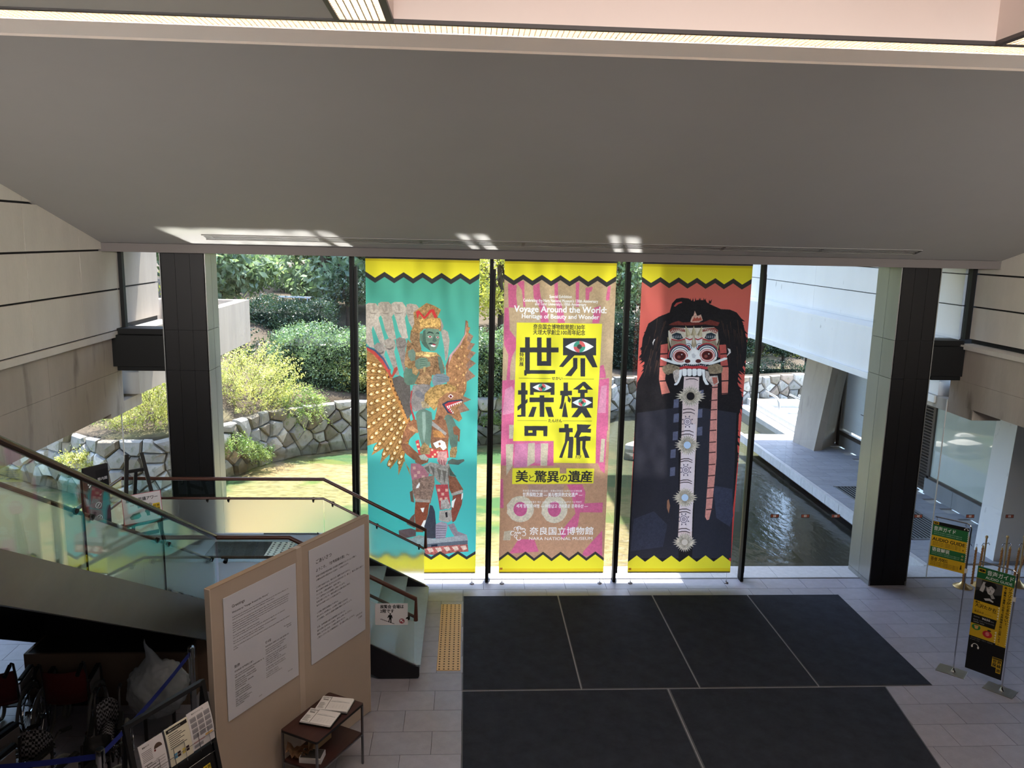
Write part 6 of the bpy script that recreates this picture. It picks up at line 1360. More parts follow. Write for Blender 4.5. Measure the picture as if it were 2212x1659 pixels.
ART3 = """191719 0.35 414,3870,442,3996,498,4062,576,4079,672,4070,738,4024,800,4052,879,4050,978,3997,1060,3962,1142,3929,1270,3924,1369,3886,1438,3808,1494,3667,1554,3445,1557,3253,1521,3124,1462,3043,1454,2881,1527,2719,1546,2605,1508,2407,1522,1943,1541,1776,1531,1182,1510,648,1523,158,-1,161,-14,578,3,1093,8,1766,-6,2508,5,2864,85,3026,95,3154,41,3297,53,3503,122,3709,259,3805
191719 0 1385,3842,1501,3760,1398,3772
191719 0 1324,3910,1439,3763,1337,3839
191719 0 1365,3865,1452,3730,1378,3794
191719 0 1361,3869,1458,3777,1374,3799
191719 0 1412,3778,1504,3632,1425,3707
191719 0 1443,3699,1563,3569,1456,3628
191719 0 1413,3776,1493,3695,1426,3705
191719 0 1390,3835,1482,3728,1403,3764
191719 0 1466,3614,1583,3486,1479,3543
191719 0 1477,3574,1556,3493,1490,3503
191719 0 1463,3626,1540,3499,1476,3555
191719 0 1503,3477,1606,3381,1516,3405
191719 0 1506,3305,1620,3156,1519,3233
191719 0 1506,3303,1618,3148,1519,3231
191719 0 1504,3409,1629,3238,1517,3337
191719 0 1504,3446,1615,3299,1517,3374
191719 0 1489,3225,1588,3099,1503,3153
191719 0 1473,3165,1572,3006,1486,3093
191719 0 1493,3239,1613,3073,1507,3167
191719 0 1489,3225,1593,3057,1503,3153
191719 0 1427,3097,1522,2996,1441,3025
191719 0 1451,3129,1556,3034,1464,3057
191719 0 1417,3082,1504,2914,1430,3010
191719 0 1452,3131,1574,2983,1465,3058
191719 0 1407,2993,1506,2850,1421,2920
191719 0 1407,2979,1492,2879,1420,2907
191719 0 1407,2992,1528,2852,1421,2919
191719 0 1411,3062,1526,2912,1424,2990
191719 0 1469,2766,1552,2612,1482,2693
191719 0 1408,2903,1511,2797,1421,2830
191719 0 1420,2876,1534,2786,1433,2803
191719 0 1441,2828,1555,2724,1454,2755
191719 0 1479,2727,1596,2605,1493,2654
191719 0 1489,2669,1562,2553,1503,2596
191719 0 1479,2731,1582,2643,1492,2658
191719 0 1494,2642,1569,2489,1508,2569
191719 0 1494,2633,1582,2472,1508,2559
191719 0 1489,2606,1572,2457,1503,2532
191719 0 1480,2561,1558,2382,1494,2487
191719 0 1489,2607,1562,2492,1503,2534
191719 0 1465,2155,1574,2062,1479,2081
191719 0 1462,2284,1535,2157,1475,2210
191719 0 1467,2085,1582,1912,1481,2010
191719 0 1467,2090,1587,1937,1481,2015
191719 0 1479,1897,1565,1747,1493,1822
191719 0 1476,1923,1554,1795,1490,1848
191719 0 1487,1830,1567,1687,1501,1754
191719 0 1478,1910,1575,1813,1492,1835
191719 0 311,3840,250,3713,307,3769
191719 0 395,3875,344,3752,391,3804
191719 0 438,3893,383,3811,434,3823
191719 0 435,3892,381,3763,431,3821
191719 0 235,3788,143,3635,231,3718
191719 0 168,3742,107,3627,164,3671
191719 0 271,3813,194,3684,267,3742
191719 0 195,3760,112,3660,191,3690
191719 0 139,3654,62,3574,135,3583
191719 0 165,3734,95,3645,161,3663
191719 0 118,3592,55,3505,114,3521
191719 0 155,3704,93,3607,151,3633
191719 0 93,3428,20,3323,89,3357
191719 0 92,3403,33,3251,87,3332
191719 0 88,3337,4,3222,84,3265
191719 0 93,3430,14,3346,89,3359
191719 0 110,3270,34,3175,106,3198
191719 0 93,3316,5,3206,88,3244
191719 0 115,3255,23,3126,111,3184
191719 0 103,3288,7,3178,99,3216
191719 0 141,3184,57,3095,137,3112
191719 0 138,3148,50,3013,134,3076
191719 0 141,3185,69,3071,137,3113
191719 0 137,3125,76,2997,132,3053
191719 0 126,3047,61,2936,122,2975
191719 0 57,2908,3,2765,53,2835
191719 0 116,3028,39,2915,112,2955
191719 0 95,2984,9,2871,91,2912
191719 0 51,2854,-8,2766,46,2781
191719 0 43,2595,-37,2434,38,2521
191719 0 44,2651,-8,2515,40,2578
191719 0 43,2621,-41,2498,39,2547
191719 0 46,2278,-26,2129,41,2204
191719 0 45,2343,-31,2221,40,2269
191719 0 54,1834,-33,1672,50,1759
191719 0 53,1923,-14,1820,48,1848
191719 0 816,4002,824,4087,850,4003
191719 0 870,4003,923,4081,905,4004
191719 0 910,4004,909,4068,944,4004
191719 0 961,4004,964,4061,996,4005
191719 0 695,4000,693,4076,730,4001
191719 0 958,4004,995,4055,993,4005
191719 0 761,4001,768,4085,795,4002
191719 0 870,4003,892,4079,905,4004
191719 0 708,4000,736,4081,743,4001
191719 0 892,4003,890,4075,927,4004
191719 0 880,4003,889,4086,915,4004
191719 0 808,4002,846,4088,842,4002
191719 0 960,4004,1005,4065,995,4005
191719 0 717,4000,740,4062,752,4001
a83c38 0 469,3957,501,4004,571,4026,588,4011,534,3989,489,3950
3c2a24 0 299,3164,309,3164,286,2954
3c2a24 0 246,3512,256,3512,210,3250
3c2a24 0 316,3464,326,3464,264,3278
3c2a24 0 336,3328,345,3328,297,3075
3c2a24 0 177,3353,186,3353,153,3124
3c2a24 0 405,3346,415,3347,400,3143
3c2a24 0 335,3163,344,3163,301,2914
3c2a24 0 126,3116,136,3117,86,2894
3c2a24 0 394,3163,403,3163,387,2914
3c2a24 0 324,3662,333,3662,284,3445
3c2a24 0 174,3219,183,3219,163,2997
3c2a24 0 226,3621,235,3621,194,3420
3c2a24 0 184,3100,194,3100,172,2955
3c2a24 0 264,3196,274,3196,229,2955
3c2a24 0 257,3315,267,3315,235,3137
3c2a24 0 238,3785,247,3785,231,3548
3c2a24 0 166,3259,176,3259,123,3063
3c2a24 0 320,3233,329,3234,271,3072
3c2a24 0 149,3527,158,3527,120,3347
3c2a24 0 109,3399,119,3399,57,3208
3c2a24 0 262,3529,272,3529,239,3275
3c2a24 0 203,3333,213,3333,175,3121
3c2a24 0 363,3751,373,3752,318,3571
3c2a24 0 311,3227,321,3227,274,3032
3c2a24 0 342,3739,351,3740,306,3548
3c2a24 0 278,3186,288,3186,236,2961
33241f 0 1239,3713,1249,3713,1278,3541
33241f 0 1260,3275,1270,3275,1290,3026
33241f 0 1268,3634,1277,3634,1299,3482
33241f 0 1284,3753,1294,3754,1323,3575
33241f 0 1458,3300,1467,3300,1500,3073
33241f 0 1443,3660,1452,3660,1467,3487
33241f 0 1220,3444,1230,3444,1256,3255
33241f 0 1395,3715,1405,3715,1452,3493
33241f 0 1294,3357,1304,3357,1334,3101
33241f 0 1449,3554,1459,3554,1505,3290
33241f 0 1401,3403,1411,3403,1464,3139
33241f 0 1415,3264,1424,3264,1451,3040
33241f 0 1361,3634,1371,3634,1397,3469
33241f 0 1453,3643,1463,3643,1499,3387
33241f 0 1231,3273,1241,3273,1255,3125
33241f 0 1258,3637,1268,3637,1321,3383
33241f 0 1394,3593,1403,3593,1436,3420
33241f 0 1415,3621,1424,3621,1451,3397
33241f 0 1193,3662,1202,3662,1248,3508
33241f 0 1185,3729,1195,3729,1217,3534
33241f 0 1226,3647,1235,3647,1256,3474
33241f 0 1341,3652,1350,3652,1381,3412
33241f 0 1157,3765,1167,3765,1213,3569
33241f 0 1386,3775,1396,3775,1433,3526
33241f 0 1272,3390,1281,3391,1318,3196
33241f 0 1467,3620,1477,3621,1511,3399
232229 0.15 27,2427,621,2514,756,230,19,231
24242c 0.15 913,2517,1473,2440,1549,228,958,229
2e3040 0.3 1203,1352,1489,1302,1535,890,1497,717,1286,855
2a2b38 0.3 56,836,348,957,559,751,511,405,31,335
b24a44 0.25 313,3412,415,3432,418,3238,408,3078,317,3093
c86a5c 0.25 314,3093,411,3086,404,2917,487,2724,372,2678,316,2916
a8443e 0.25 1153,3424,1249,3428,1277,3250,1310,3089,1199,3096
c86a5c 0.25 1207,3104,1312,3097,1321,2928,1326,2717,1239,2708
191719 0 303,3288,423,3296,424,3280,304,3272
191719 0 1177,3300,1294,3308,1295,3292,1178,3284
191719 0 313,3109,433,3117,434,3101,314,3093
191719 0 1189,3120,1307,3128,1308,3112,1191,3104
191719 0 325,2900,445,2908,446,2892,326,2884
191719 0 1204,2910,1322,2918,1323,2902,1205,2894
191719 0 365,2699,486,2727,487,2711,369,2681
191719 0 1234,2726,1325,2733,1326,2720,1235,2713
cf8076 0.3 1091,2836,1163,2958,1192,2437,1227,1774,1220,1352,1209,1010,1179,829,1146,821,1115,872,1120,1605,1100,2106
3a2426 0 1058,2812,1171,2823,1172,2806,1059,2797
3a2426 0 1065,2624,1178,2635,1179,2619,1066,2610
3a2426 0 1070,2485,1183,2496,1184,2480,1071,2471
3a2426 0 1075,2338,1189,2348,1190,2332,1076,2323
3a2426 0 1081,2181,1195,2192,1196,2175,1082,2166
3a2426 0 1087,2007,1201,2017,1202,2001,1088,1992
3a2426 0 1093,1853,1207,1864,1208,1847,1094,1838
3a2426 0 1099,1672,1214,1683,1215,1666,1100,1657
3a2426 0 1105,1504,1220,1514,1222,1497,1106,1488
3a2426 0 1112,1321,1227,1331,1229,1314,1113,1305
3a2426 0 1118,1164,1233,1175,1235,1158,1119,1149
3a2426 0 1124,989,1240,1000,1241,983,1125,974
50526a 0.4 546,2627,618,2641,621,2514,547,2503
50526a 0.4 559,2415,631,2429,634,2301,559,2290
50526a 0.4 898,2761,970,2775,973,2648,899,2637
50526a 0.4 899,2484,971,2498,975,2370,900,2359
50526a 0.4 559,2415,631,2429,634,2301,559,2290
50526a 0.4 561,2152,633,2166,636,2037,562,2026
50526a 0.4 544,1886,616,1900,619,1770,544,1760
50526a 0.4 551,1619,624,1633,626,1501,551,1491
50526a 0.4 916,2221,988,2235,992,2106,917,2095
8a5a44 0 534,1120,556,1145,582,1043,569,923,536,1009
d8bdbc 0.15 672,2961,895,2955,908,2598,911,2173,913,1688,924,1180,923,838,938,544,728,561,723,923,700,1603,686,2103,673,2596
e3cfd6 0.12 725,2269,888,2270,932,648,748,648,706,1771
3a2c30 0 702,2924,757,2938,822,2938,880,2913,881,2903,823,2925,758,2925,702,2911
3a2c30 0 683,2485,739,2499,804,2499,862,2474,863,2464,805,2486,740,2486,684,2472
3a2c30 0 686,2436,742,2450,807,2450,865,2424,866,2415,808,2437,743,2436,687,2423
3a2c30 0 682,2164,739,2178,804,2179,863,2153,863,2143,805,2165,740,2165,683,2151
3a2c30 0 685,2115,742,2128,807,2129,866,2103,867,2093,808,2116,743,2115,686,2102
3a2c30 0 691,1749,747,1762,813,1763,872,1736,873,1726,814,1749,748,1749,692,1735
3a2c30 0 693,1715,750,1729,815,1729,874,1703,875,1693,816,1716,750,1716,694,1702
3a2c30 0 702,1429,759,1443,825,1443,884,1416,885,1406,825,1430,759,1429,702,1416
3a2c30 0 704,1395,761,1409,827,1409,886,1383,887,1372,827,1396,761,1396,704,1382
3a2c30 0 706,987,764,1001,830,1001,890,973,891,963,831,987,764,987,707,973
3a2c30 0 709,944,766,958,833,958,893,931,893,920,833,944,767,944,710,930
3a2c30 0 717,686,775,700,842,700,902,672,902,662,842,686,776,686,718,672
3a2c30 0 720,642,777,656,844,656,904,629,905,618,845,642,778,642,721,629
b8aa98 0.8 1017,2681,941,2667,1003,2642,920,2641,958,2605,888,2617,924,2572,870,2596,894,2545,848,2581,858,2527,821,2571,817,2517,793,2568,775,2517,764,2571,733,2526,737,2580,695,2543,712,2595,662,2569,692,2615,624,2601,657,2638,575,2637,633,2664,556,2676,632,2690,571,2715,653,2716,615,2752,685,2740,649,2785,702,2760,679,2811,725,2776,715,2830,751,2785,755,2839,779,2789,797,2840,808,2786,839,2831,835,2777,877,2813,860,2762,910,2788,880,2742,948,2756,915,2719,997,2720,939,2694
5e5248 0 859,2683,912,2680,859,2675
5e5248 0 859,2665,910,2652,857,2658
5e5248 0 854,2649,901,2625,851,2641
5e5248 0 846,2633,885,2602,841,2627
5e5248 0 834,2621,864,2583,828,2616
5e5248 0 820,2612,838,2569,812,2609
5e5248 0 803,2607,809,2562,795,2606
5e5248 0 786,2605,778,2562,778,2606
5e5248 0 768,2609,748,2568,760,2611
5e5248 0 752,2616,721,2581,745,2620
5e5248 0 737,2627,697,2600,732,2633
5e5248 0 726,2641,678,2623,722,2648
5e5248 0 718,2657,666,2649,715,2665
5e5248 0 714,2674,660,2677,713,2682
5e5248 0 714,2692,662,2705,715,2700
5e5248 0 718,2709,671,2732,722,2716
5e5248 0 727,2724,687,2755,731,2730
5e5248 0 738,2736,709,2774,745,2741
5e5248 0 753,2745,735,2787,760,2748
5e5248 0 769,2750,764,2794,777,2751
5e5248 0 787,2752,794,2795,795,2751
5e5248 0 804,2748,824,2788,812,2746
5e5248 0 821,2741,852,2776,828,2737
5e5248 0 835,2730,876,2757,841,2724
5e5248 0 847,2716,894,2734,851,2709
5e5248 0 855,2700,907,2708,857,2693
8d7d6a 0 856,2679,855,2659,847,2641,835,2626,819,2615,800,2609,781,2609,761,2614,744,2625,730,2640,720,2658,716,2678,718,2698,725,2716,737,2731,753,2742,772,2748,792,2748,811,2743,829,2732,843,2717,852,2699
191719 0 844,2679,843,2663,837,2647,827,2635,814,2626,798,2621,781,2621,765,2625,751,2634,739,2646,731,2662,728,2678,729,2694,735,2710,745,2722,759,2732,774,2736,791,2737,807,2732,822,2723,833,2711,841,2696
b8aa98 0.8 980,1961,915,1947,968,1922,897,1921,930,1885,870,1897,901,1852,855,1877,875,1826,835,1862,844,1807,813,1852,810,1797,788,1849,773,1797,763,1852,737,1806,740,1861,704,1825,719,1876,675,1851,701,1896,643,1883,671,1919,600,1919,650,1945,583,1958,648,1972,595,1997,666,1998,634,2034,693,2022,662,2067,709,2042,688,2093,728,2057,719,2111,750,2067,754,2121,775,2070,790,2121,799,2067,825,2112,823,2058,859,2094,844,2043,887,2068,862,2023,920,2036,892,2000,963,2000,913,1974
5e5248 0 849,1963,890,1960,849,1956
5e5248 0 849,1947,889,1932,847,1940
5e5248 0 845,1931,881,1906,841,1924
5e5248 0 837,1917,868,1882,832,1911
5e5248 0 826,1905,849,1863,820,1901
5e5248 0 812,1897,827,1850,806,1894
5e5248 0 797,1892,802,1843,790,1891
5e5248 0 781,1891,775,1843,773,1892
5e5248 0 765,1894,750,1849,758,1897
5e5248 0 749,1901,726,1862,743,1905
5e5248 0 736,1911,705,1881,731,1917
5e5248 0 725,1924,689,1904,722,1931
5e5248 0 718,1939,678,1931,716,1947
5e5248 0 714,1956,673,1959,714,1963
5e5248 0 714,1972,675,1987,716,1979
5e5248 0 718,1988,682,2013,722,1995
5e5248 0 726,2002,696,2037,731,2008
5e5248 0 737,2014,714,2055,743,2018
5e5248 0 751,2022,736,2069,757,2025
5e5248 0 766,2027,761,2076,773,2028
5e5248 0 782,2028,787,2076,789,2027
5e5248 0 798,2025,813,2069,805,2022
5e5248 0 813,2018,837,2056,820,2014
5e5248 0 827,2008,858,2038,832,2002
5e5248 0 837,1995,874,2015,841,1988
5e5248 0 845,1980,885,1988,847,1972
8d7d6a 0 846,1960,845,1941,838,1924,827,1910,812,1900,795,1894,776,1894,758,1899,742,1909,729,1924,720,1941,717,1959,718,1978,725,1995,736,2009,751,2019,768,2025,787,2025,805,2020,821,2010,834,1995,843,1979
b4cdf0 0 836,1960,834,1944,829,1930,819,1918,807,1910,792,1905,777,1905,762,1909,749,1918,738,1930,731,1944,727,1959,729,1975,734,1989,744,2001,756,2009,770,2014,786,2014,801,2010,814,2001,825,1989,832,1975
b8aa98 0.8 988,1169,924,1155,976,1130,907,1129,939,1093,880,1106,911,1061,866,1086,886,1035,847,1071,856,1017,825,1061,822,1007,802,1058,787,1007,778,1061,752,1016,755,1070,720,1034,734,1085,692,1060,717,1105,661,1092,688,1129,619,1129,667,1154,603,1168,666,1181,615,1206,683,1207,652,1243,710,1230,680,1275,724,1250,704,1301,743,1265,734,1319,765,1275,768,1328,788,1278,803,1329,812,1275,837,1319,835,1266,870,1301,856,1251,897,1276,873,1231,929,1244,902,1208,971,1207,923,1182
5e5248 0 861,1172,900,1168,861,1164
5e5248 0 861,1155,899,1141,859,1148
5e5248 0 857,1140,891,1114,854,1133
5e5248 0 849,1126,878,1091,845,1120
5e5248 0 839,1114,860,1072,833,1110
5e5248 0 825,1106,839,1059,819,1103
5e5248 0 810,1101,815,1052,803,1100
5e5248 0 794,1100,789,1052,787,1101
5e5248 0 778,1103,764,1059,771,1106
5e5248 0 764,1110,741,1072,757,1114
5e5248 0 750,1120,721,1091,745,1126
5e5248 0 740,1133,705,1114,736,1140
5e5248 0 733,1148,695,1140,730,1156
5e5248 0 729,1165,690,1168,729,1172
5e5248 0 729,1181,691,1196,730,1188
5e5248 0 733,1197,699,1222,736,1203
5e5248 0 741,1211,712,1245,745,1216
5e5248 0 751,1222,730,1264,757,1226
5e5248 0 765,1230,751,1277,771,1233
5e5248 0 780,1235,775,1284,787,1236
5e5248 0 796,1236,801,1284,803,1235
5e5248 0 811,1233,826,1277,818,1230
5e5248 0 826,1226,849,1264,833,1222
5e5248 0 839,1216,869,1246,845,1210
5e5248 0 850,1203,885,1223,854,1196
5e5248 0 857,1188,895,1196,859,1181
8d7d6a 0 859,1168,857,1150,851,1133,840,1119,825,1109,808,1103,790,1103,772,1108,756,1119,744,1133,735,1150,731,1168,733,1186,739,1203,750,1217,765,1228,782,1233,800,1233,818,1228,834,1218,846,1204,855,1187
b4cdf0 0 848,1168,847,1153,841,1139,832,1127,820,1119,806,1114,791,1114,776,1118,763,1127,752,1139,745,1153,742,1168,743,1183,749,1197,758,1209,770,1218,784,1222,799,1222,814,1218,827,1209,838,1198,845,1184
b8aa98 0.8 1021,481,959,468,1010,443,943,442,974,406,917,419,946,375,902,399,922,349,884,384,893,331,863,375,860,322,840,372,826,322,816,375,792,331,794,384,760,349,774,399,733,375,757,419,702,407,729,442,662,443,709,468,645,481,707,494,657,519,724,520,693,555,750,543,720,587,764,562,744,612,782,577,774,630,804,587,806,640,827,590,841,640,850,587,874,630,872,577,906,613,892,562,933,587,909,543,964,555,938,520,1005,519,958,494
5e5248 0 892,484,936,481,892,477
5e5248 0 891,469,934,453,890,463
5e5248 0 888,455,927,427,885,449
5e5248 0 881,443,915,404,877,438
5e5248 0 872,433,897,386,867,429
5e5248 0 860,425,876,373,854,423
5e5248 0 847,421,852,366,840,420
5e5248 0 833,420,828,366,826,421
5e5248 0 819,423,803,373,812,425
5e5248 0 805,429,781,386,800,433
5e5248 0 794,438,761,404,789,443
5e5248 0 785,450,746,427,781,456
5e5248 0 778,463,735,453,776,470
5e5248 0 775,478,731,481,774,485
5e5248 0 775,493,732,509,776,499
5e5248 0 778,507,739,535,781,512
5e5248 0 785,519,752,557,789,524
5e5248 0 795,529,769,576,800,533
5e5248 0 806,537,790,589,812,539
5e5248 0 820,541,814,595,826,542
5e5248 0 834,542,839,595,840,541
5e5248 0 848,539,863,589,854,536
5e5248 0 861,533,886,576,866,529
5e5248 0 872,524,905,557,877,519
5e5248 0 882,512,921,535,885,506
5e5248 0 888,498,931,509,890,492
8d7d6a 0 889,481,888,464,882,449,873,437,860,428,845,423,829,423,813,428,799,437,788,449,780,465,777,481,778,497,784,513,794,525,807,534,822,539,838,539,853,534,867,525,879,513,886,497
cdbfb2 0 880,481,879,467,874,455,866,444,855,437,843,433,829,433,816,437,805,444,795,455,789,467,786,481,787,495,792,507,800,518,811,525,824,529,837,529,850,525,862,518,871,507,877,495
5a5064 0 819,2306,816,2284,805,2266,788,2254,767,2249,746,2253,727,2265,714,2283,708,2305,711,2326,722,2344,739,2357,760,2361,782,2357,800,2345,813,2327
e3cfd6 0 809,2306,807,2288,798,2273,784,2263,766,2259,749,2263,733,2272,723,2287,718,2305,720,2322,729,2338,744,2348,761,2351,778,2348,794,2338,805,2323
5a5064 0 791,2305,790,2295,784,2286,776,2279,765,2277,755,2279,745,2285,739,2294,736,2305,737,2316,743,2325,751,2331,762,2333,773,2331,782,2325,789,2316
e3cfd6 0 782,2305,781,2298,777,2293,772,2289,765,2287,758,2288,752,2292,747,2298,746,2305,747,2312,750,2318,756,2322,763,2323,769,2322,776,2318,780,2312
4a4050 0 772,2305,771,2302,770,2299,767,2298,764,2297,761,2298,758,2299,756,2302,755,2305,756,2308,758,2311,760,2313,763,2313,766,2313,769,2311,771,2308
4a4050 0 828,2291,850,2267,821,2267
4a4050 0 803,2245,805,2211,782,2235
4a4050 0 754,2234,735,2210,732,2244
4a4050 0 711,2265,682,2265,701,2289
4a4050 0 699,2320,677,2343,706,2344
4a4050 0 725,2366,723,2399,745,2376
4a4050 0 773,2376,792,2400,795,2366
4a4050 0 816,2345,845,2345,826,2321
5a5064 0 837,1587,834,1565,823,1546,806,1534,785,1529,763,1533,744,1546,731,1564,725,1586,728,1608,739,1627,757,1639,778,1644,799,1639,818,1627,832,1609
e3cfd6 0 827,1587,825,1569,816,1553,801,1543,784,1539,766,1543,751,1553,740,1568,735,1586,737,1604,747,1620,761,1630,778,1633,796,1630,812,1620,823,1605
5a5064 0 809,1587,808,1576,802,1566,793,1560,783,1558,772,1560,763,1566,756,1575,753,1586,755,1597,760,1607,769,1613,779,1615,790,1613,800,1607,806,1597
e3cfd6 0 799,1586,798,1579,795,1573,789,1569,782,1568,775,1569,769,1573,765,1579,763,1586,764,1593,768,1599,773,1603,780,1605,787,1604,793,1600,797,1594
4a4050 0 789,1586,789,1583,787,1580,785,1579,782,1578,778,1579,776,1580,774,1583,773,1586,773,1590,775,1592,778,1594,781,1595,784,1594,787,1592,789,1590
4a4050 0 847,1571,869,1547,839,1547
4a4050 0 821,1524,823,1490,800,1514
4a4050 0 772,1514,752,1490,749,1524
4a4050 0 728,1546,698,1546,718,1570
4a4050 0 716,1601,694,1626,723,1626
4a4050 0 742,1648,740,1682,763,1659
4a4050 0 790,1659,810,1683,813,1649
4a4050 0 834,1627,864,1627,845,1603
5a5064 0 853,838,850,815,839,796,822,783,800,779,778,783,759,796,746,815,740,837,743,860,754,879,772,892,793,896,815,892,834,879,848,860
e3cfd6 0 843,838,841,819,832,803,817,793,800,789,781,793,766,803,755,819,750,837,752,856,762,872,776,882,794,886,812,882,828,872,839,856
5a5064 0 825,838,823,826,818,817,809,811,798,808,787,810,778,817,771,826,768,837,770,849,775,858,784,865,795,867,806,865,815,858,822,849
e3cfd6 0 815,838,814,830,810,824,805,820,798,819,791,820,784,824,780,830,778,838,779,845,783,851,789,855,795,856,803,855,809,851,813,845
4a4050 0 805,838,804,834,803,831,800,830,797,829,794,830,791,831,789,834,788,838,789,841,790,844,793,845,796,846,799,845,802,844,804,841
4a4050 0 863,822,885,797,855,797
4a4050 0 837,774,839,739,815,763
4a4050 0 787,763,767,739,764,774
4a4050 0 743,796,713,796,732,821
4a4050 0 731,853,708,878,738,878
4a4050 0 757,901,755,936,778,911
4a4050 0 806,912,826,936,829,901
4a4050 0 850,879,880,879,861,854
7c6a54 1 346,3093,393,3118,440,3143,521,3128,603,3097,600,3000,479,3007,449,2982,400,2998,365,3038
7c6a54 1 988,3109,1083,3143,1147,3155,1205,3128,1232,3096,1220,3024,1141,3007,1044,3005
b8a8a0 0.9 510,3031,556,3064,630,3049,613,2920,552,2871,523,2951
b8a8a0 0.9 976,3053,1025,3038,1046,2973,1158,2983,1185,2878,1104,2825,1035,2892,991,2940
a8584c 0.6 1079,2957,1152,2958,1168,2886,1111,2848
cdbfae 0.3 410,3611,490,3660,649,3657,896,3661,1063,3673,1119,3614,1137,3487,1113,3407,457,3398,419,3508
8a7864 0.4 452,3477,658,3504,700,3354,574,3304,470,3303
8a7864 0.4 906,3508,1092,3494,1148,3376,1104,3311,990,3326,892,3356
7a3832 0.4 425,3619,474,3659,642,3646,653,3599,556,3613,455,3572
e0d4c6 0 446,3585,465,3591,481,3639
e0d4c6 0 475,3591,493,3598,510,3642
e0d4c6 0 503,3598,522,3605,538,3646
e0d4c6 0 531,3605,550,3612,567,3650
e0d4c6 0 559,3612,578,3618,595,3653
e0d4c6 0 588,3618,606,3625,624,3657
e0d4c6 0 616,3625,635,3632,652,3660
20262e 0 464,3557,526,3589,590,3574,626,3511,564,3487,483,3509
cfd2d4 0 485,3516,497,3513,486,3557
cfd2d4 0 511,3516,522,3513,512,3557
cfd2d4 0 536,3516,548,3513,537,3558
cfd2d4 0 562,3517,573,3514,563,3558
cfd2d4 0 587,3517,599,3514,588,3558
a02c30 0 459,3501,564,3482,650,3509,659,3493,568,3463,465,3481
7a3832 0.4 1124,3630,1070,3668,903,3650,898,3603,993,3620,1100,3582
e0d4c6 0 1107,3595,1088,3601,1065,3648
e0d4c6 0 1078,3600,1058,3607,1036,3650
e0d4c6 0 1049,3606,1029,3612,1007,3653
e0d4c6 0 1019,3612,1000,3618,978,3656
e0d4c6 0 990,3618,971,3624,949,3659
e0d4c6 0 961,3624,941,3630,920,3661
e0d4c6 0 932,3630,912,3636,891,3664
20262e 0 1093,3566,1027,3597,964,3580,936,3516,1002,3493,1080,3518
cfd2d4 0 1077,3524,1066,3521,1071,3566
cfd2d4 0 1051,3524,1040,3521,1045,3565
cfd2d4 0 1025,3524,1014,3520,1019,3565
cfd2d4 0 1000,3523,989,3520,994,3564
cfd2d4 0 974,3523,963,3520,968,3564
a02c30 0 1105,3510,1002,3488,912,3512,905,3496,1000,3469,1101,3490
5c2622 0.6 408,3694,470,3730,548,3755,613,3732,739,3744,899,3737,993,3778,1136,3740,1114,3690,933,3709,743,3693,615,3693,472,3691
c09080 0.7 715,3746,735,3813,758,3837,770,3900,796,3853,814,3827,863,3849,894,3768,836,3736,740,3734
9a4034 0.4 739,3750,767,3813,788,3790,815,3814,832,3791,862,3815,882,3765
e2dedd 0.12 452,3350,489,3398,664,3409,754,3513,810,3514,912,3412,1080,3423,1136,3360,1126,3216,1034,3147,907,3120,793,3138,698,3117,584,3135,485,3191
d8d4d4 0.12 661,3512,905,3519,905,3404,797,3339,681,3401
a02c30 0 657,3525,723,3500,781,3520,843,3502,908,3528,909,3512,844,3483,782,3501,724,3481,658,3509
b8a684 0.3 647,3693,670,3522,741,3561
b8a684 0.3 770,3691,735,3551,822,3552
b8a684 0.3 888,3686,825,3559,900,3525
8c7a5c 0.2 647,3693,670,3522,692,3536
8c7a5c 0.2 770,3691,735,3551,764,3552
8c7a5c 0.2 888,3686,825,3559,851,3546
9a866c 0.3 776,3596,814,3467,831,3411,795,3374,751,3402,756,3482
c8baa4 0 775,3561,795,3466,785,3419,769,3482
30445c 0 758,3393,757,3378,751,3365,741,3354,728,3347,713,3344,698,3346,684,3353,673,3363,665,3377,662,3391,664,3406,670,3419,680,3430,692,3437,707,3440,722,3438,736,3431,747,3421,755,3407
e4e2e4 0 750,3393,749,3380,744,3369,736,3360,725,3354,713,3352,700,3354,689,3360,679,3368,673,3379,670,3391,671,3404,676,3415,685,3424,695,3430,708,3432,720,3430,732,3424,741,3416,747,3405
2c3a4e 0 736,3392,735,3384,732,3377,726,3372,719,3368,712,3367,704,3368,696,3371,690,3377,686,3384,684,3392,685,3400,688,3407,694,3412,701,3416,709,3417,716,3416,724,3413,730,3407,734,3400
b8c0c8 0 723,3392,722,3388,721,3385,718,3382,715,3380,711,3379,707,3380,703,3382,700,3384,698,3388,697,3392,698,3396,699,3399,702,3402,705,3404,709,3405,713,3404,717,3402,720,3400,722,3396
30445c 0 918,3395,917,3380,911,3367,901,3356,888,3349,873,3346,858,3349,844,3355,833,3366,825,3379,822,3394,824,3408,830,3422,840,3432,852,3439,867,3442,882,3440,896,3433,907,3423,915,3410
e4e2e4 0 910,3395,909,3382,904,3371,896,3362,885,3357,873,3354,860,3356,849,3362,839,3370,833,3381,830,3394,831,3406,836,3417,845,3426,855,3432,868,3434,880,3432,892,3427,901,3418,908,3407
2c3a4e 0 896,3395,895,3387,892,3380,887,3374,880,3370,872,3369,864,3370,856,3373,850,3379,846,3386,845,3394,845,3402,849,3409,854,3415,861,3418,869,3420,877,3419,884,3415,890,3409,894,3402
b8c0c8 0 883,3394,883,3390,881,3387,878,3384,875,3382,871,3382,867,3382,863,3384,860,3387,858,3390,857,3394,858,3398,859,3402,862,3404,865,3406,869,3407,873,3406,877,3405,880,3402,882,3398
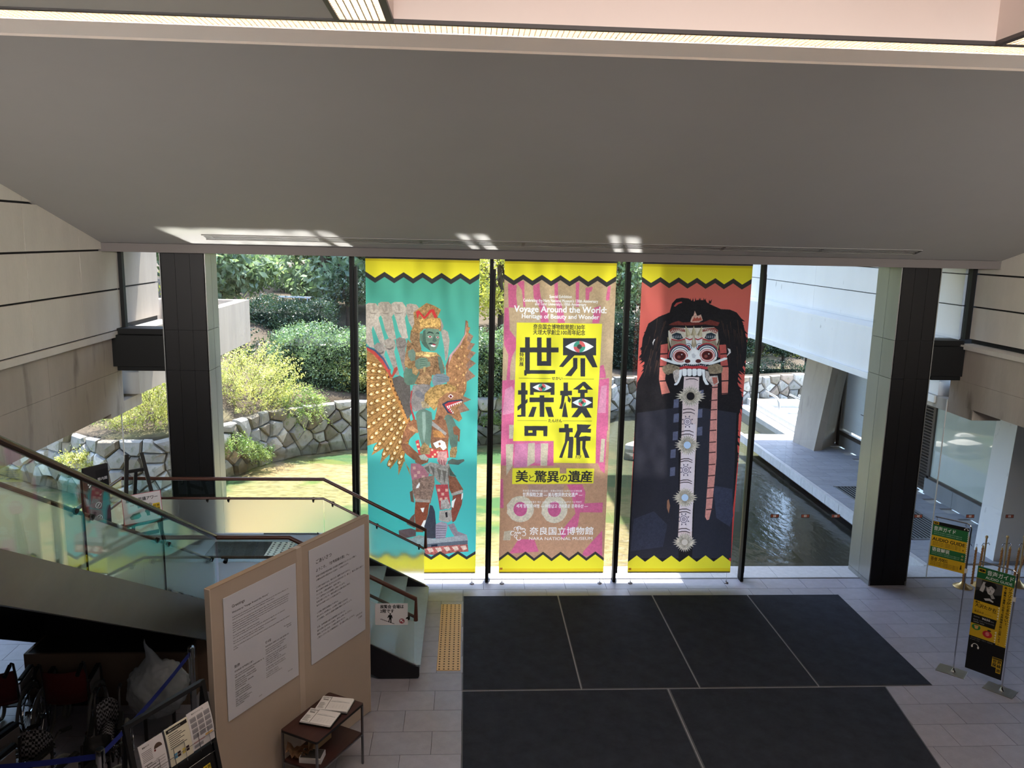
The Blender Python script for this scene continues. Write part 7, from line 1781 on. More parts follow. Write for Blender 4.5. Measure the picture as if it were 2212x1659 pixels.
982c30 0 445,3227,441,3259,443,3290,452,3320,466,3348,486,3372,510,3391,538,3405,568,3414,600,3416,632,3411,662,3401,690,3385,715,3364,735,3338,751,3348,729,3377,701,3400,669,3418,635,3430,600,3435,564,3432,530,3423,499,3407,472,3386,450,3359,434,3328,424,3294,422,3259,426,3223
26303e 0 464,3230,460,3258,462,3286,470,3313,482,3337,499,3358,521,3375,545,3388,572,3395,600,3397,628,3393,655,3384,680,3370,701,3351,719,3328,735,3338,715,3364,690,3385,662,3401,632,3411,600,3416,568,3414,538,3405,510,3391,486,3372,466,3348,452,3320,443,3290,441,3259,445,3227
e4e0e0 0 476,3233,473,3258,475,3283,482,3308,493,3330,509,3349,528,3364,550,3376,575,3382,600,3384,625,3381,650,3372,673,3359,692,3342,708,3322,719,3328,701,3351,680,3370,655,3384,628,3393,600,3397,572,3395,545,3388,521,3375,499,3358,482,3337,470,3313,462,3286,460,3258,464,3230
2c3a4c 0 489,3235,486,3258,487,3281,493,3302,504,3322,518,3340,535,3354,555,3364,577,3370,600,3371,623,3368,645,3361,665,3349,683,3334,698,3315,707,3321,691,3341,672,3358,649,3371,625,3379,600,3382,575,3381,551,3374,529,3363,510,3348,494,3329,483,3307,476,3283,475,3258,478,3233
a83a38 0 709,3258,707,3237,699,3216,685,3198,667,3183,644,3173,620,3168,594,3167,568,3172,544,3182,524,3196,508,3214,498,3234,494,3255,496,3277,504,3297,517,3315,536,3330,558,3340,583,3346,609,3346,634,3341,658,3331,678,3317,694,3300,705,3280
e8dedc 0 697,3258,696,3239,688,3221,676,3204,660,3191,640,3182,618,3177,594,3177,572,3181,551,3190,533,3203,519,3218,509,3236,505,3255,507,3275,514,3293,526,3309,543,3322,563,3331,585,3336,608,3336,631,3332,652,3323,670,3311,684,3295,693,3277
a8382f 0 685,3258,684,3241,678,3225,667,3211,653,3199,635,3191,616,3187,595,3187,575,3191,557,3198,541,3209,529,3223,521,3239,517,3256,519,3272,525,3288,536,3302,550,3314,568,3322,587,3326,607,3326,627,3323,646,3315,661,3304,674,3290,682,3275
3a1818 0 674,3258,672,3243,667,3229,658,3217,645,3207,630,3201,614,3197,596,3197,579,3200,563,3206,549,3216,539,3228,532,3241,529,3256,530,3270,536,3284,545,3296,557,3306,572,3313,589,3316,606,3317,624,3313,639,3307,653,3297,664,3286,671,3272
7a3a34 0 608,3244,606,3233,597,3224,584,3221,571,3224,561,3232,557,3243,560,3255,569,3263,581,3266,594,3263,604,3255
e8d8d8 0 632,3279,630,3273,623,3270,616,3272,613,3279,615,3286,622,3289,629,3286
982c30 0 847,3348,864,3374,886,3396,912,3412,941,3424,972,3429,1004,3428,1036,3420,1065,3407,1092,3388,1115,3365,1133,3337,1145,3307,1151,3276,1151,3244,1170,3241,1171,3277,1164,3312,1150,3346,1130,3376,1104,3402,1074,3423,1041,3438,1006,3447,970,3448,935,3442,902,3430,873,3411,848,3386,829,3357
26303e 0 864,3338,879,3361,898,3381,921,3395,947,3405,974,3410,1003,3409,1030,3402,1057,3391,1080,3374,1100,3353,1116,3329,1127,3303,1132,3275,1132,3247,1151,3244,1151,3276,1145,3307,1133,3337,1115,3365,1092,3388,1065,3407,1036,3420,1004,3428,972,3429,941,3424,912,3412,886,3396,864,3374,847,3348
e4e0e0 0 875,3332,889,3353,907,3371,927,3384,951,3393,976,3397,1002,3396,1027,3390,1051,3380,1072,3365,1090,3346,1104,3324,1114,3300,1119,3275,1119,3249,1132,3247,1132,3275,1127,3303,1116,3329,1100,3353,1080,3374,1057,3391,1030,3402,1003,3409,974,3410,947,3405,921,3395,898,3381,879,3361,864,3338
2c3a4c 0 887,3326,899,3345,915,3360,934,3373,955,3381,977,3384,1000,3384,1023,3378,1045,3369,1064,3355,1080,3338,1093,3319,1102,3297,1106,3274,1106,3251,1117,3250,1118,3275,1113,3300,1103,3323,1089,3345,1071,3363,1050,3378,1026,3389,1001,3395,976,3396,951,3391,928,3383,908,3369,890,3352,877,3331
a83a38 0 1099,3271,1097,3250,1089,3229,1076,3211,1057,3196,1035,3186,1010,3181,984,3180,958,3185,934,3195,914,3209,898,3227,887,3247,883,3268,885,3290,892,3310,906,3328,925,3343,947,3353,972,3359,998,3359,1023,3354,1047,3345,1068,3331,1084,3313,1094,3293
e8dedc 0 1087,3271,1085,3252,1078,3234,1066,3218,1050,3205,1030,3195,1008,3190,984,3190,961,3194,940,3203,922,3216,908,3231,899,3249,895,3269,896,3288,903,3306,915,3322,932,3335,952,3344,974,3349,997,3349,1020,3345,1041,3336,1059,3324,1073,3308,1083,3290
a8382f 0 1075,3271,1074,3254,1068,3238,1057,3224,1043,3213,1025,3204,1006,3200,985,3200,965,3204,947,3211,931,3222,918,3236,910,3252,906,3269,908,3286,914,3301,925,3316,939,3327,957,3335,976,3339,996,3340,1016,3336,1035,3328,1051,3317,1063,3304,1072,3288
3a1818 0 1063,3271,1062,3256,1057,3243,1048,3230,1035,3221,1020,3214,1003,3210,986,3210,969,3213,953,3219,939,3229,928,3241,921,3254,918,3269,919,3283,925,3297,934,3309,946,3319,961,3326,978,3330,996,3330,1013,3327,1029,3320,1042,3311,1053,3299,1060,3285
7a3a34 0 998,3257,995,3246,986,3238,974,3234,961,3237,951,3245,947,3256,949,3268,958,3276,971,3279,984,3276,994,3268
e8d8d8 0 1021,3293,1019,3286,1012,3283,1005,3286,1002,3292,1004,3299,1011,3302,1018,3299
efecec 0.1 738,3298,779,3363,808,3363,863,3308,918,3197,905,3152,856,3164,793,3144,711,3162,657,3161,654,3201,691,3226
4a1e1e 0 752,3185,749,3175,741,3166,727,3160,712,3157,695,3159,682,3165,672,3174,668,3184,671,3194,679,3203,692,3209,708,3212,724,3210,738,3204,748,3195
4a1e1e 0 909,3187,907,3177,898,3168,885,3162,869,3159,853,3161,839,3167,829,3176,826,3186,828,3196,837,3205,850,3212,866,3214,882,3212,896,3206,905,3197
c8c6ca 0 762,3283,791,3299,827,3268,817,3228,779,3230
22242c 0 594,3116,680,3149,793,3134,905,3152,1019,3131,988,3108,907,3126,795,3112,682,3123,611,3097
d8d4d4 0 618,3113,631,3113,623,3135
d8d4d4 0 647,3113,660,3113,652,3136
d8d4d4 0 676,3114,689,3114,681,3136
d8d4d4 0 704,3127,717,3127,709,3146
d8d4d4 0 733,3127,746,3127,738,3146
d8d4d4 0 762,3128,775,3128,767,3147
d8d4d4 0 791,3128,803,3128,796,3147
d8d4d4 0 820,3128,832,3128,825,3148
d8d4d4 0 849,3129,861,3129,854,3148
d8d4d4 0 877,3129,890,3129,883,3148
d8d4d4 0 907,3116,920,3117,912,3139
d8d4d4 0 936,3117,949,3117,941,3139
d8d4d4 0 965,3117,978,3117,970,3140
b03236 0.2 600,3093,682,3120,795,3112,907,3123,1013,3102,999,3066,909,3084,797,3073,684,3082,613,3057
efeff1 0 640,3062,652,3075,694,3075,708,3063,709,2985,694,2969,662,2969,648,2985
9a9ca4 0 706,3066,712,3066,715,2976,710,2976
efeff1 0 713,3063,725,3076,766,3076,780,3063,782,2986,767,2970,734,2970,720,2986
9a9ca4 0 778,3067,785,3067,787,2977,782,2977
efeff1 0 785,3064,797,3077,839,3077,853,3064,854,2987,839,2971,807,2970,793,2986
9a9ca4 0 851,3068,857,3068,860,2977,855,2977
efeff1 0 857,3064,869,3077,911,3078,925,3065,927,2988,912,2972,879,2971,866,2987
9a9ca4 0 923,3068,930,3069,932,2978,927,2978
efeff1 0 602,3061,640,3068,639,2968,608,2879,578,2839,541,2835,537,2851,575,2884,602,2952
efeff1 0 923,3072,969,3066,982,2956,1019,2884,1041,2857,1030,2844,992,2850,953,2916
e4e4e6 0 319,3231,342,3231,452,3199,559,3163,585,3132,520,3140,389,3180,324,3208
e4e4e6 0 1281,3240,1283,3218,1193,3184,1067,3141,1011,3131,1041,3166,1143,3203,1238,3243
d0ccd0 0 213,3490,232,3493,209,3442,205,3402,193,3442
c8c4c4 0 1276,3378,1318,3362,1329,3314,1269,3258,1300,3322
8a7858 0 402,3524,422,3509,454,3303,428,3350
8a7858 0 1154,3519,1149,3408,1136,3312,1121,3344"""
# ------------------------------------------------------------------ three hanging exhibition banners
def hexc(s): return tuple(int(s[i:i + 2], 16) for i in (0, 2, 4))
def inside(x, y, P):
    r = False
    for i in range(len(P)):
        (ax, ay), (bx, by) = P[i], P[i - 1]
        if (ay > y) != (by > y) and x < (bx - ax) * (y - ay) / (by - ay) + ax: r = not r
    return r
def feathers(c):
    """rows of carved feathers on the left wing of the rider figure"""
    W = [(133, 900), (210, 945), (280, 1020), (340, 1120), (400, 1250), (470, 1390), (520, 1540), (545, 1640), (500, 1740), (460, 1830), (480, 1950), (525, 2060), (515, 2000), (470, 1930), (418, 2060), (415, 1910), (340, 2008), (340, 1870), (253, 1956), (285, 1815), (175, 1881), (230, 1765), (137, 1795), (133, 1690)]
    q = lambda P: [(-0.178 + 0.0014968 * x - 2.29e-5 * y + 4.07e-8 * x * y, 4.7816 + 2.86e-5 * x - 0.0016002 * y - 9.7e-9 * x * y) for x, y in P]
    for k in range(6, -1, -1):
        for r in range(13):
            t = r / 12; th = math.radians(192 - 84 * t); dx, dy = math.cos(th), math.sin(th); L = 18 + 56 * k + (28 if r % 2 else 0)
            x, y = 290 + 235 * t + dx * L, 1085 + 560 * t + dy * L
            if x < 140 or not inside(x, y, W): continue
            F = lambda s: [(x + dx * 40 * a * s - dy * 21 * b * s, y + dy * 40 * a * s + dx * 21 * b * s) for a, b in ((1, 0), (0.7, 0.75), (0, 1), (-1, 0.8), (-1, -0.8), (0, -1), (0.7, -0.75))]
            c.poly(hexc('4a2a16'), q(F(1.12)), 0.2); c.poly(hexc('c08c4a' if (r + k) % 2 else 'ae7a3c'), q(F(0.94)), 0.5)
            for j in range(4):
                u = -0.6 + 0.35 * j; X, Y = x + dx * 40 * u, y + dy * 40 * u
                c.poly(hexc('6e4420'), q([(X + dx * a - dy * 15 * b, Y + dy * a + dx * 15 * b) for a, b in ((-8, 1), (-4, 1), (5, 0), (-4, -1), (-8, -1), (0, 0))]))
            c.poly(hexc('ecd2a0'), q([(x + dx * a - dy * b, y + dy * a + dx * b) for a, b in ((34, 0), (16, 12), (-2, 0), (16, -12))]), 0.2)
def paint(c, data):
    for ln in data.split('\n'):
        col, nz, pts = ln.split(' ')
        if col == 'feathers': feathers(c); continue
        p = [int(q) / 1000 for q in pts.split(',')]
        c.poly(hexc(col), list(zip(p[0::2], p[1::2])), float(nz))
BW, BH = 1.55, 4.545
YEL, BLK = (232, 216, 40), (42, 40, 40)
def zig(c, base, amp, n=6, up=True, black=0.068, first_low=True):
    per = BW / n; pts = []
    for k in range(2 * n + 1): pts.append((k * per / 2, base + (amp if k % 2 == (0 if first_low else 1) else 0)))
    if up:
        c.poly(BLK, pts[::-1] and [(x, y - black) for x, y in pts] + [(BW, BH), (0, BH)]); c.poly(YEL, pts + [(BW, BH), (0, BH)])
    else:
        if black: c.poly(BLK, [(x, y + black) for x, y in pts] + [(BW, 0), (0, 0)])
        c.poly(YEL, pts + [(BW, 0), (0, 0)])
def vgrad(c, top, bot):
    f = np.linspace(0, 1, c.H)[:, None, None]; c.a[:] = np.array(bot)[None, None] * (1 - f) + np.array(top)[None, None] * f
PPM = 330
c1 = Canvas(BW, BH, PPM); vgrad(c1, (62, 140, 116), (62, 184, 184)); paint(c1, ART1)  # teal gradient mixes the print's own tone with painted-in window backlight
zig(c1, 4.275, 0.083); zig(c1, 0.212, 0.086, up=False, black=0.046, first_low=True)
c2 = Canvas(BW, BH, PPM, (176, 146, 112)); c2.a *= (1 + 0.28 * c2.noise()[:, :, None])
c2.a[:int(2.0 * PPM)] *= np.array([0.98, 0.86, 0.86]); c2.a *= (1 + 0.05 * np.sin(np.arange(c2.H) * 2.4))[:, None, None]
paint(c2, ART2)
zig(c2, 4.275, 0.083); zig(c2, 0.188, 0.102, up=False, black=0.045, first_low=False)
W_, K_ = (240, 238, 240), (40, 38, 38)
for t, y, sz, x0, x1, b in (('Special Exhibition', 4.045, 0.058, 0.628, 0.94, 0.01), ("Celebrating the Nara National Museum's 130th Anniversary", 3.987, 0.058, 0.265, 1.31, 0.01), ("and Tenri University's 100th Anniversary", 3.940, 0.058, 0.432, 1.146, 0.01), ('Voyage Around the World:', 3.845, 0.125, 0.145, 1.431, 0.022), ('Heritage of Beauty and Wonder', 3.758, 0.088, 0.247, 1.333, 0.018)):
    c2.text(W_, t, x0, y, sz, x1 - x0, bold=b)
c2.text(K_, '奈良国立博物館開館130年', 0.415, 3.612, 0.078, 0.727, bold=0.014); c2.text(K_, '天理大学創立100周年記念', 0.414, 3.537, 0.078, 0.731, bold=0.014)
c2.text(K_, '特別展', 0.262, 3.222, 0.064, vertical=True, bold=0.016)
for t, y, x0, x1, l0, l1 in (('せかい', 2.893, 0.694, 0.847, 0.231, 1.296), ('たんけん', 2.284, 0.660, 0.861, 0.223, 1.289)):
    c2.text(K_, t, x0, y, 0.055, x1 - x0, bold=0.012); c2.rect(K_, l0, y + 0.016, x0 - 0.012, y + 0.021); c2.rect(K_, x1 + 0.012, y + 0.014, l1, y + 0.019)
c2.text(K_, 'たび', 1.067, 1.754, 0.05, 0.09, bold=0.012)
for ch, x, s, b in (('美', 0.215, 0.185, 0.03), ('と', 0.385, 0.12, 0.004), ('驚', 0.485, 0.185, 0.022), ('異', 0.665, 0.185, 0.028), ('の', 0.845, 0.13, 0.004), ('遺', 0.975, 0.185, 0.028), ('産', 1.155, 0.185, 0.03)): c2.text(K_, ch, x, 1.408, s, bold=b)
c2.text(W_, '奈良国立博物館开馆130年・天理大学创立100周年纪念特别展', 0.323, 1.248, 0.036, 0.865); c2.text(W_, '世界探险之旅 — 美与惊异的文化遗产 —', 0.324, 1.180, 0.068, 0.87, bold=0.012)
c2.text(W_, '나라국립박물관 개관 130주년・덴리대학 창립 100주년 기념 특별전', 0.327, 1.080, 0.036, 0.86); c2.text(W_, '세계 탐험의 여행 — 아름답고 경이로운 문화유산 —', 0.236, 1.010, 0.062, 1.046, bold=0.012)
c2.text(W_, '奈良国立博物館', 0.436, 0.605, 0.13, 0.941, bold=0.008); c2.text(W_, 'NARA NATIONAL MUSEUM', 0.430, 0.514, 0.066, 0.937, bold=0.002)
ex, ey = 0.268, 0.615                                              # scroll emblem
def curl(x, y, r, a0, turn, w=0.013):
    c2.line(W_, [(x + r * (1 - 0.55 * k / 16) * math.cos(a0 + turn * k / 16), y + r * (1 - 0.55 * k / 16) * math.sin(a0 + turn * k / 16)) for k in range(17)], w, w1=w * 0.5)
for dx, dy, r, a0, tn in ((-0.035, 0.065, 0.042, -0.8, 4.8), (0.02, 0.075, 0.04, 3.6, -4.6), (0.085, 0.045, 0.034, 2.6, -4.6), (-0.075, -0.005, 0.04, 1.0, 4.8), (0.085, -0.015, 0.04, 2.0, -4.8), (0.02, -0.075, 0.042, 2.4, 4.8), (-0.03, -0.05, 0.03, 0.4, 4.5)): curl(ex + dx, ey + dy, r, a0, tn)
for k in range(7): c2.line(W_, [(ex + 0.02 + 0.03 * math.cos(0.5 + k * 0.2), ey + 0.04 + 0.03 * math.sin(0.5 + k * 0.2)), (ex + 0.02 + 0.075 * math.cos(0.4 + k * 0.24), ey + 0.03 + 0.07 * math.sin(0.4 + k * 0.24))], 0.004)
c2.line(W_, [(ex - 0.05, ey - 0.01), (ex - 0.035, ey + 0.025), (ex - 0.022, ey - 0.01), (ex - 0.008, ey + 0.025), (ex + 0.006, ey - 0.01), (ex + 0.02, ey + 0.025), (ex + 0.034, ey - 0.01), (ex + 0.048, ey + 0.025)], 0.008)
c2.rect((150, 90, 30), 0.015, 0.055, 0.055, 0.085)
c3 = Canvas(BW, BH, PPM); vgrad(c3, (206, 92, 82), (196, 48, 44)); paint(c3, ART3)  # bluish glare and haze over the lower hair painted into the print
zig(c3, 4.275, 0.083); zig(c3, 0.172, 0.10, up=False, black=0, first_low=False); c3.rect((150, 90, 30), 0.015, 0.045, 0.055, 0.075)
for c in (c1, c2, c3):
    c.a = 255 * (np.clip(c.a, 0, 255) / 255) ** 0.8
    c.a[int(0.018 * PPM):int(0.022 * PPM) + 1] *= 0.8; c.a[:int(0.07 * PPM)] *= np.array([0.97, 0.90, 0.75]); c.a[-int(0.045 * PPM):] *= np.array([0.90, 0.88, 0.8])
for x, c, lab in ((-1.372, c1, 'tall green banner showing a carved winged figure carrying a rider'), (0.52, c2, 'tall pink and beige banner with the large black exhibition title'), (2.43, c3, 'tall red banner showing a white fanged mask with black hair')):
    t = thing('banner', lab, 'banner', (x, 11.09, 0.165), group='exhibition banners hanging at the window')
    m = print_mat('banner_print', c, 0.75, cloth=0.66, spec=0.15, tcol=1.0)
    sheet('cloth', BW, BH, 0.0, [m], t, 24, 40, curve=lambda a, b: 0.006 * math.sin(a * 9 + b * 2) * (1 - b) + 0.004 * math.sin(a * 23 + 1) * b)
    MB().tube([(0, 0.0, BH), (BW, 0.0, BH)], 0.012, 8).build('top_rod', M_track, t); MB().tube([(0.01, 0.0, 0.008), (BW - 0.01, 0.0, 0.008)], 0.010, 8).build('bottom_rod', M_track, t)
    for k in (0.05, BW - 0.05):
        MB().tube([(k, 0, 0), (k, 0, -0.15)], 0.0025, 5).build('cord', M_seal, t)
        MB().lathe([(0.034, -0.164), (0.034, -0.158), (0.026, -0.150), (0.006, -0.146), (0.005, -0.12)], (k, 0, 0), 16).build('floor_weight', M_track, t, smooth=True)
        MB().tube([(k, 0, BH), (k, 0, BH + 0.02)], 0.003, 5).build('hanger', M_track, t)
# ------------------------------------------------------------------ beige text panel wall with two greeting posters
M_wallp = mat('panel_cloth', srgb(186, 170, 154), 0.85, var=0.03, scale=3)
M_wallp2 = mat('panel_trim', srgb(196, 181, 166), 0.7)
RZB = math.atan2(0.8605, 0.5094)
board = thing('display_board', 'free-standing beige two-panel display board carrying two greeting texts', 'display board', (-2.015, 6.107, 0), RZB)
for x0, x1 in ((0.012, 0.995), (1.065, 2.048)): MB().box(x0, x1, 0.004, 0.056, 0.01, 2.195).build('panel', M_wallp, board)
for x0, x1 in ((0.0, 0.012), (0.995, 1.065), (2.048, 2.06)): MB().box(x0, x1, 0.0, 0.06, 0.0, 2.20).build('post', M_wallp2, board, bevel=0.002)
for x0, x1 in ((0.012, 0.995), (1.065, 2.048)): MB().box(x0, x1, 0.002, 0.058, 2.195, 2.202).build('top_rail', mat('board_edge', srgb(168, 146, 124), 0.7) if 'board_edge' not in bpy.data.materials else bpy.data.materials['board_edge'], board)
def text_mesh(name, lines, m, parent, y=-0.0015):
    """lines: (text, x, z baseline, size, bold, width or None, align)"""
    V, F = [], []
    for t, x, z, s, b, w, al in lines:
        tr, tw = glyph_tris(t, b)
        if not len(tr): continue
        sx = s if w is None else w / max(tw, 1e-6); ox = x - {'l': 0, 'c': 0.5, 'r': 1}[al] * tw * sx
        k = sum(len(a) for a in V); P = tr.reshape(-1, 2); V.append(np.stack([P[:, 0] * sx + ox, np.full(len(P), y), P[:, 1] * s + z], axis=1)); F.append(np.arange(len(P)).reshape(-1, 3) + k)
    V = np.concatenate(V); F = np.concatenate(F); me = bpy.data.meshes.new(name)
    me.vertices.add(len(V)); me.vertices.foreach_set('co', V.astype(np.float32).ravel()); me.loops.add(F.size); me.loops.foreach_set('vertex_index', F.ravel().astype(np.int32))
    me.polygons.add(len(F)); me.polygons.foreach_set('loop_start', np.arange(0, F.size, 3, dtype=np.int32)); me.materials.append(m); me.update(calc_edges=True)
    o = link(bpy.data.objects.new(name, me)); o.parent = parent; return o
M_ink = mat('ink_black', srgb(38, 38, 42), 0.7); M_post = mat('poster_white', srgb(214, 216, 226), 0.55)
def poster(label, x, z, w, h):
    t = thing('text_poster', label, 'poster', (0, 0, 0), RZB)
    t.location = board.location + Matrix.Rotation(RZB, 3, 'Z') @ Vector((x, -0.0005, z))
    MB().box(0, w, -0.006, 0.0, 0, h).build('sheet', M_post, t, bevel=0.0012); return t
pj = poster('white poster with the Japanese greeting on the right half of the beige board', 1.152, 0.985, 0.82, 1.145)
JP = ['天理大学附属天理参考館と奈良国立博物館のコレクションが集い、', '人類約6000年の歴史をめぐる旅が、いま始まります。', '', 'この旅で出会うのは、単なる古い遺物ではありません。', '様々な時代や地域に生きた人びとが生み出した、美しく、驚きに満ちた品々─', 'そこには、人間の知恵や、信仰と祈り、', 'そして世界をとらえる眼差しが宿っています。', '社会が揺らぐ今こそ、時空を超えた人類の営みに学び、', '私たちの未来へのヒントを探る旅です。', '', 'この旅に特別な知識はいりません。', 'ほんの少しの好奇心と、心を開く準備さえあれば、', 'この空間は、みなさん自身の冒険の舞台となるでしょう。', '', 'さあ、世界探検の旅の出発時間となりました。', '遥かな時と世界をめぐる旅を、存分にお楽しみください。', '最後になりましたが、この旅の実行にあたり、', 'ご協力くださいました関係各位に、深く御礼を申し上げます。']
L = [('ごあいさつ', 0.085, 0.985, 0.046, 0.012, None, 'l'), ('ようこそ、「世界探検の旅」へ。', 0.085, 0.905, 0.034, 0.012, None, 'l')]
for i, s in enumerate(JP):
    if s: L.append((s, 0.085, 0.85 - i * 0.0365 - (0.004 * s.count('z')), 0.0205, 0.006, None, 'l'))
L += [('令和7年7月', 0.765, 0.205, 0.0205, 0.004, None, 'r'), ('主催者', 0.765, 0.168, 0.0205, 0.004, None, 'r')]
text_mesh('lettering', L, M_ink, pj, -0.0068)
pe_ = poster('white poster with English, Chinese and Korean greetings on the left half of the beige board', 0.13, 0.975, 0.845, 1.10)
EN = ['Guided by the rich collections of the Tenri University Sankokan Museum and the Nara National Museum, we', 'invite you to embark on a journey through almost 6,000 years of human history.', '', 'Along the way, you will encounter more than just ancient relics. They are beautiful and awe-inspiring creations,', 'shaped by the hands and minds of people across different cultures and times. Within them lie the wisdom of', 'humankind, expressions of faith and reverence, and unique ways of seeing and understanding the world. At a', 'time of turmoil and uncertainty, there is much we can learn from these human endeavors spanning time and', 'space—perhaps inspiration for our shared future.', '', 'No special knowledge is required for this journey.', 'Just a spark of curiosity and an open heart will turn this space into the stage for your own adventure.', '', 'Now, the time has come to begin our voyage through time and across civilizations.', 'We invite you to fully enjoy this extraordinary expedition.', '', 'Lastly, we would like to express our sincere gratitude to everyone whose support helped make this exhibition', 'possible.']
L = [('Greetings', 0.085, 0.985, 0.036, 0.008, None, 'l'), ('Welcome to “Voyage Around the World.”', 0.085, 0.935, 0.024, 0.008, None, 'l')]
z = 0.895
for s in EN:
    if s: L.append((s, 0.085, z, 0.0148, 0.004, None, 'l')); z -= 0.0205
    else: z -= 0.010
L += [('The Organizers', 0.765, 0.555, 0.015, 0.004, None, 'r'), ('July 2025', 0.765, 0.535, 0.015, 0.004, None, 'r')]
L += [('致辞', 0.085, 0.445, 0.030, 0.008, None, 'l'), ('欢迎来到“世界探险之旅”。', 0.085, 0.405, 0.019, 0.006, None, 'l'), ('인사말', 0.44, 0.50, 0.026, 0.008, None, 'l'), ('세계 탐험의 여행에 오신 것을 환영합니다.', 0.44, 0.463, 0.017, 0.006, None, 'l')]
CN = ['天理大学附属天理参考馆与奈良国立博物馆的馆藏汇集一堂，', '跨越人类约六千年历史的旅程即将启程。', '', '在这段旅程中相遇的，不仅是古老的遗物。', '它们是生活在不同时代与地域的人们创造的', '美丽而令人惊叹的作品。', '其中蕴含着人类的智慧、信仰与祈愿，', '以及认识世界的目光。', '', '这段旅程不需要特别的知识。', '只要有一点好奇心和开放的心，', '这里就会成为您自己的冒险舞台。', '', '现在，出发的时刻到了。', '请尽情享受这次穿越时空的旅行。', '最后，谨向给予协助的各位', '致以衷心的感谢。']
KO = ['덴리대학 부속 덴리참고관과 나라국립박물관의', '소장품이 한자리에 모여 인류 약 6000년의', '역사를 둘러보는 여행이 시작됩니다.', '', '이 여행에서 만나는 것은 단순한 유물이 아닙니다.', '다양한 시대와 지역에 살았던 사람들이 만들어 낸', '아름답고 놀라운 작품들입니다.', '그 안에는 인간의 지혜와 신앙, 기도,', '그리고 세계를 바라보는 시선이 담겨 있습니다.', '', '이 여행에 특별한 지식은 필요하지 않습니다.', '작은 호기심과 열린 마음만 있으면 충분합니다.', '', '자, 이제 출발할 시간입니다.', '마음껏 즐겨 주시기 바랍니다.', '협력해 주신 모든 분께 감사드립니다.']
for x, z, a in ((0.085, 0.372, CN), (0.44, 0.435, KO)):
    for s in a:
        if s: L.append((s, x, z, 0.0128, 0.003, None, 'l')); z -= 0.0192
        else: z -= 0.010
L += [('主办方', 0.38, 0.045, 0.0125, 0.003, None, 'r'), ('주최자 일동', 0.765, 0.10, 0.0125, 0.003, None, 'r')]
text_mesh('lettering', L, M_ink, pe_, -0.0068)

# ------------------------------------------------------------------ console table with leaflet stacks
M_wood = mat('wood_dark', srgb(70, 42, 38), 0.38, var=0.22, scale=5, stretch=(0.5, 7, 7), bump=0.05, bscale=20)
M_edge = mat('table_edge_black', srgb(22, 20, 20), 0.6); M_steel = mat('steel_leg', srgb(132, 132, 134), 0.32, metal=0.9)
RZT = math.radians(61.2)
tb = thing('console_table', 'small dark wood two-tier table with steel legs in front of the beige board', 'table', (-1.273, 6.816, 0), RZT)
HT = 0.635
def slab(x, y, z0, z1, r=0.02):
    pts = []
    for cx, cy, a0 in ((x - r, y - r, 0), (-x + r, y - r, 90), (-x + r, -y + r, 180), (x - r, -y + r, 270)):
        pts += [(cx + r * math.cos(math.radians(a0 + 30 * k)), cy + r * math.sin(math.radians(a0 + 30 * k))) for k in range(4)]
    return pts
MB().prism(slab(0.345, 0.205, 0, 0), 'z', HT - 0.022, HT - 0.002).build('edge_band', M_edge, tb); MB().prism(slab(0.341, 0.201, 0, 0), 'z', HT - 0.006, HT).build('top', M_wood, tb)
MB().prism(slab(0.325, 0.188, 0, 0, 0.004), 'z', 0.315, 0.332).build('shelf', M_wood, tb)
for sx in (-1, 1):
    for sy in (-1, 1): MB().box(sx * 0.332 - 0.009, sx * 0.332 + 0.009, sy * 0.192 - 0.009, sy * 0.192 + 0.009, 0.0, HT - 0.022).build('leg', M_steel, tb)
for sy in (-1, 1): MB().box(-0.33, 0.33, sy * 0.192 - 0.005, sy * 0.192 + 0.005, 0.302, 0.315).build('shelf_rail', M_steel, tb)
for sx in (-1, 1): MB().box(sx * 0.332 - 0.005, sx * 0.332 + 0.005, -0.192, 0.192, 0.302, 0.315).build('shelf_rail', M_steel, tb)
cs = Canvas(0.297, 0.21, 1700, (236, 235, 236))
cs.rect((30, 30, 32), 0.088, 0.004, 0.092, 0.206); cs.text((24, 24, 24), '世界探検の旅', 0.008, 0.185, 0.013, bold=0.02); cs.text((24, 24, 24), '作品リスト', 0.008, 0.168, 0.013, bold=0.02); cs.rect((120, 120, 120), 0.02, 0.145, 0.07, 0.16)
for k in range(9): cs.rect((90, 90, 92), 0.008, 0.10 - k * 0.0105, 0.05 + (k * 37 % 23) * 0.001, 0.104 - k * 0.0105)
for k in range(40): x = 0.10 + k * 0.0046; cs.rect((170, 172, 178), x, 0.125, x + 0.003, 0.13 + 0.03 * abs(math.sin(k * 1.7)) * (1 - abs(k - 14) / 40))
for k in range(4): cs.rect((150, 152, 156), 0.10, 0.10 - k * 0.022, 0.285, 0.1015 - k * 0.022); cs.rect((150, 152, 156), 0.15 + k * 0.03, 0.03, 0.151 + k * 0.03, 0.09)
M_list = print_mat('list_print', cs, 0.6)
def paper_stack(label, u, v, n, ang, trayh):
    t = thing('paper_stack', label, 'papers', (0, 0, 0), RZT + ang, 'exhibit list stacks'); R3 = Matrix.Rotation(RZT, 3, 'Z')
    t.location = Vector((-1.273, 6.816, HT)) + R3 @ Vector((u, v, 0.0005))
    if trayh: MB().box(-0.155, 0.155, -0.112, 0.112, 0, trayh).build('tray', M_edge, t)
    r = random.Random(n); z = trayh
    for k in range(3): a = r.uniform(-0.004, 0.004); MB().box(-0.1485 + a, 0.1485 + a, -0.105 + a, 0.105 + a, z, z + n * 0.004).build('sheets', M_paper, t); z += n * 0.004
    o = sheet('top_sheet', 0.297, 0.21, 0.0, [M_list], t); o.rotation_euler = (math.radians(-90), 0, 0); o.location = (-0.1485, -0.105, z + 0.001)
    return t
paper_stack('exhibit list stack in a black tray at the near end of the table top', -0.06, -0.015, 1, math.radians(-78), 0.018)
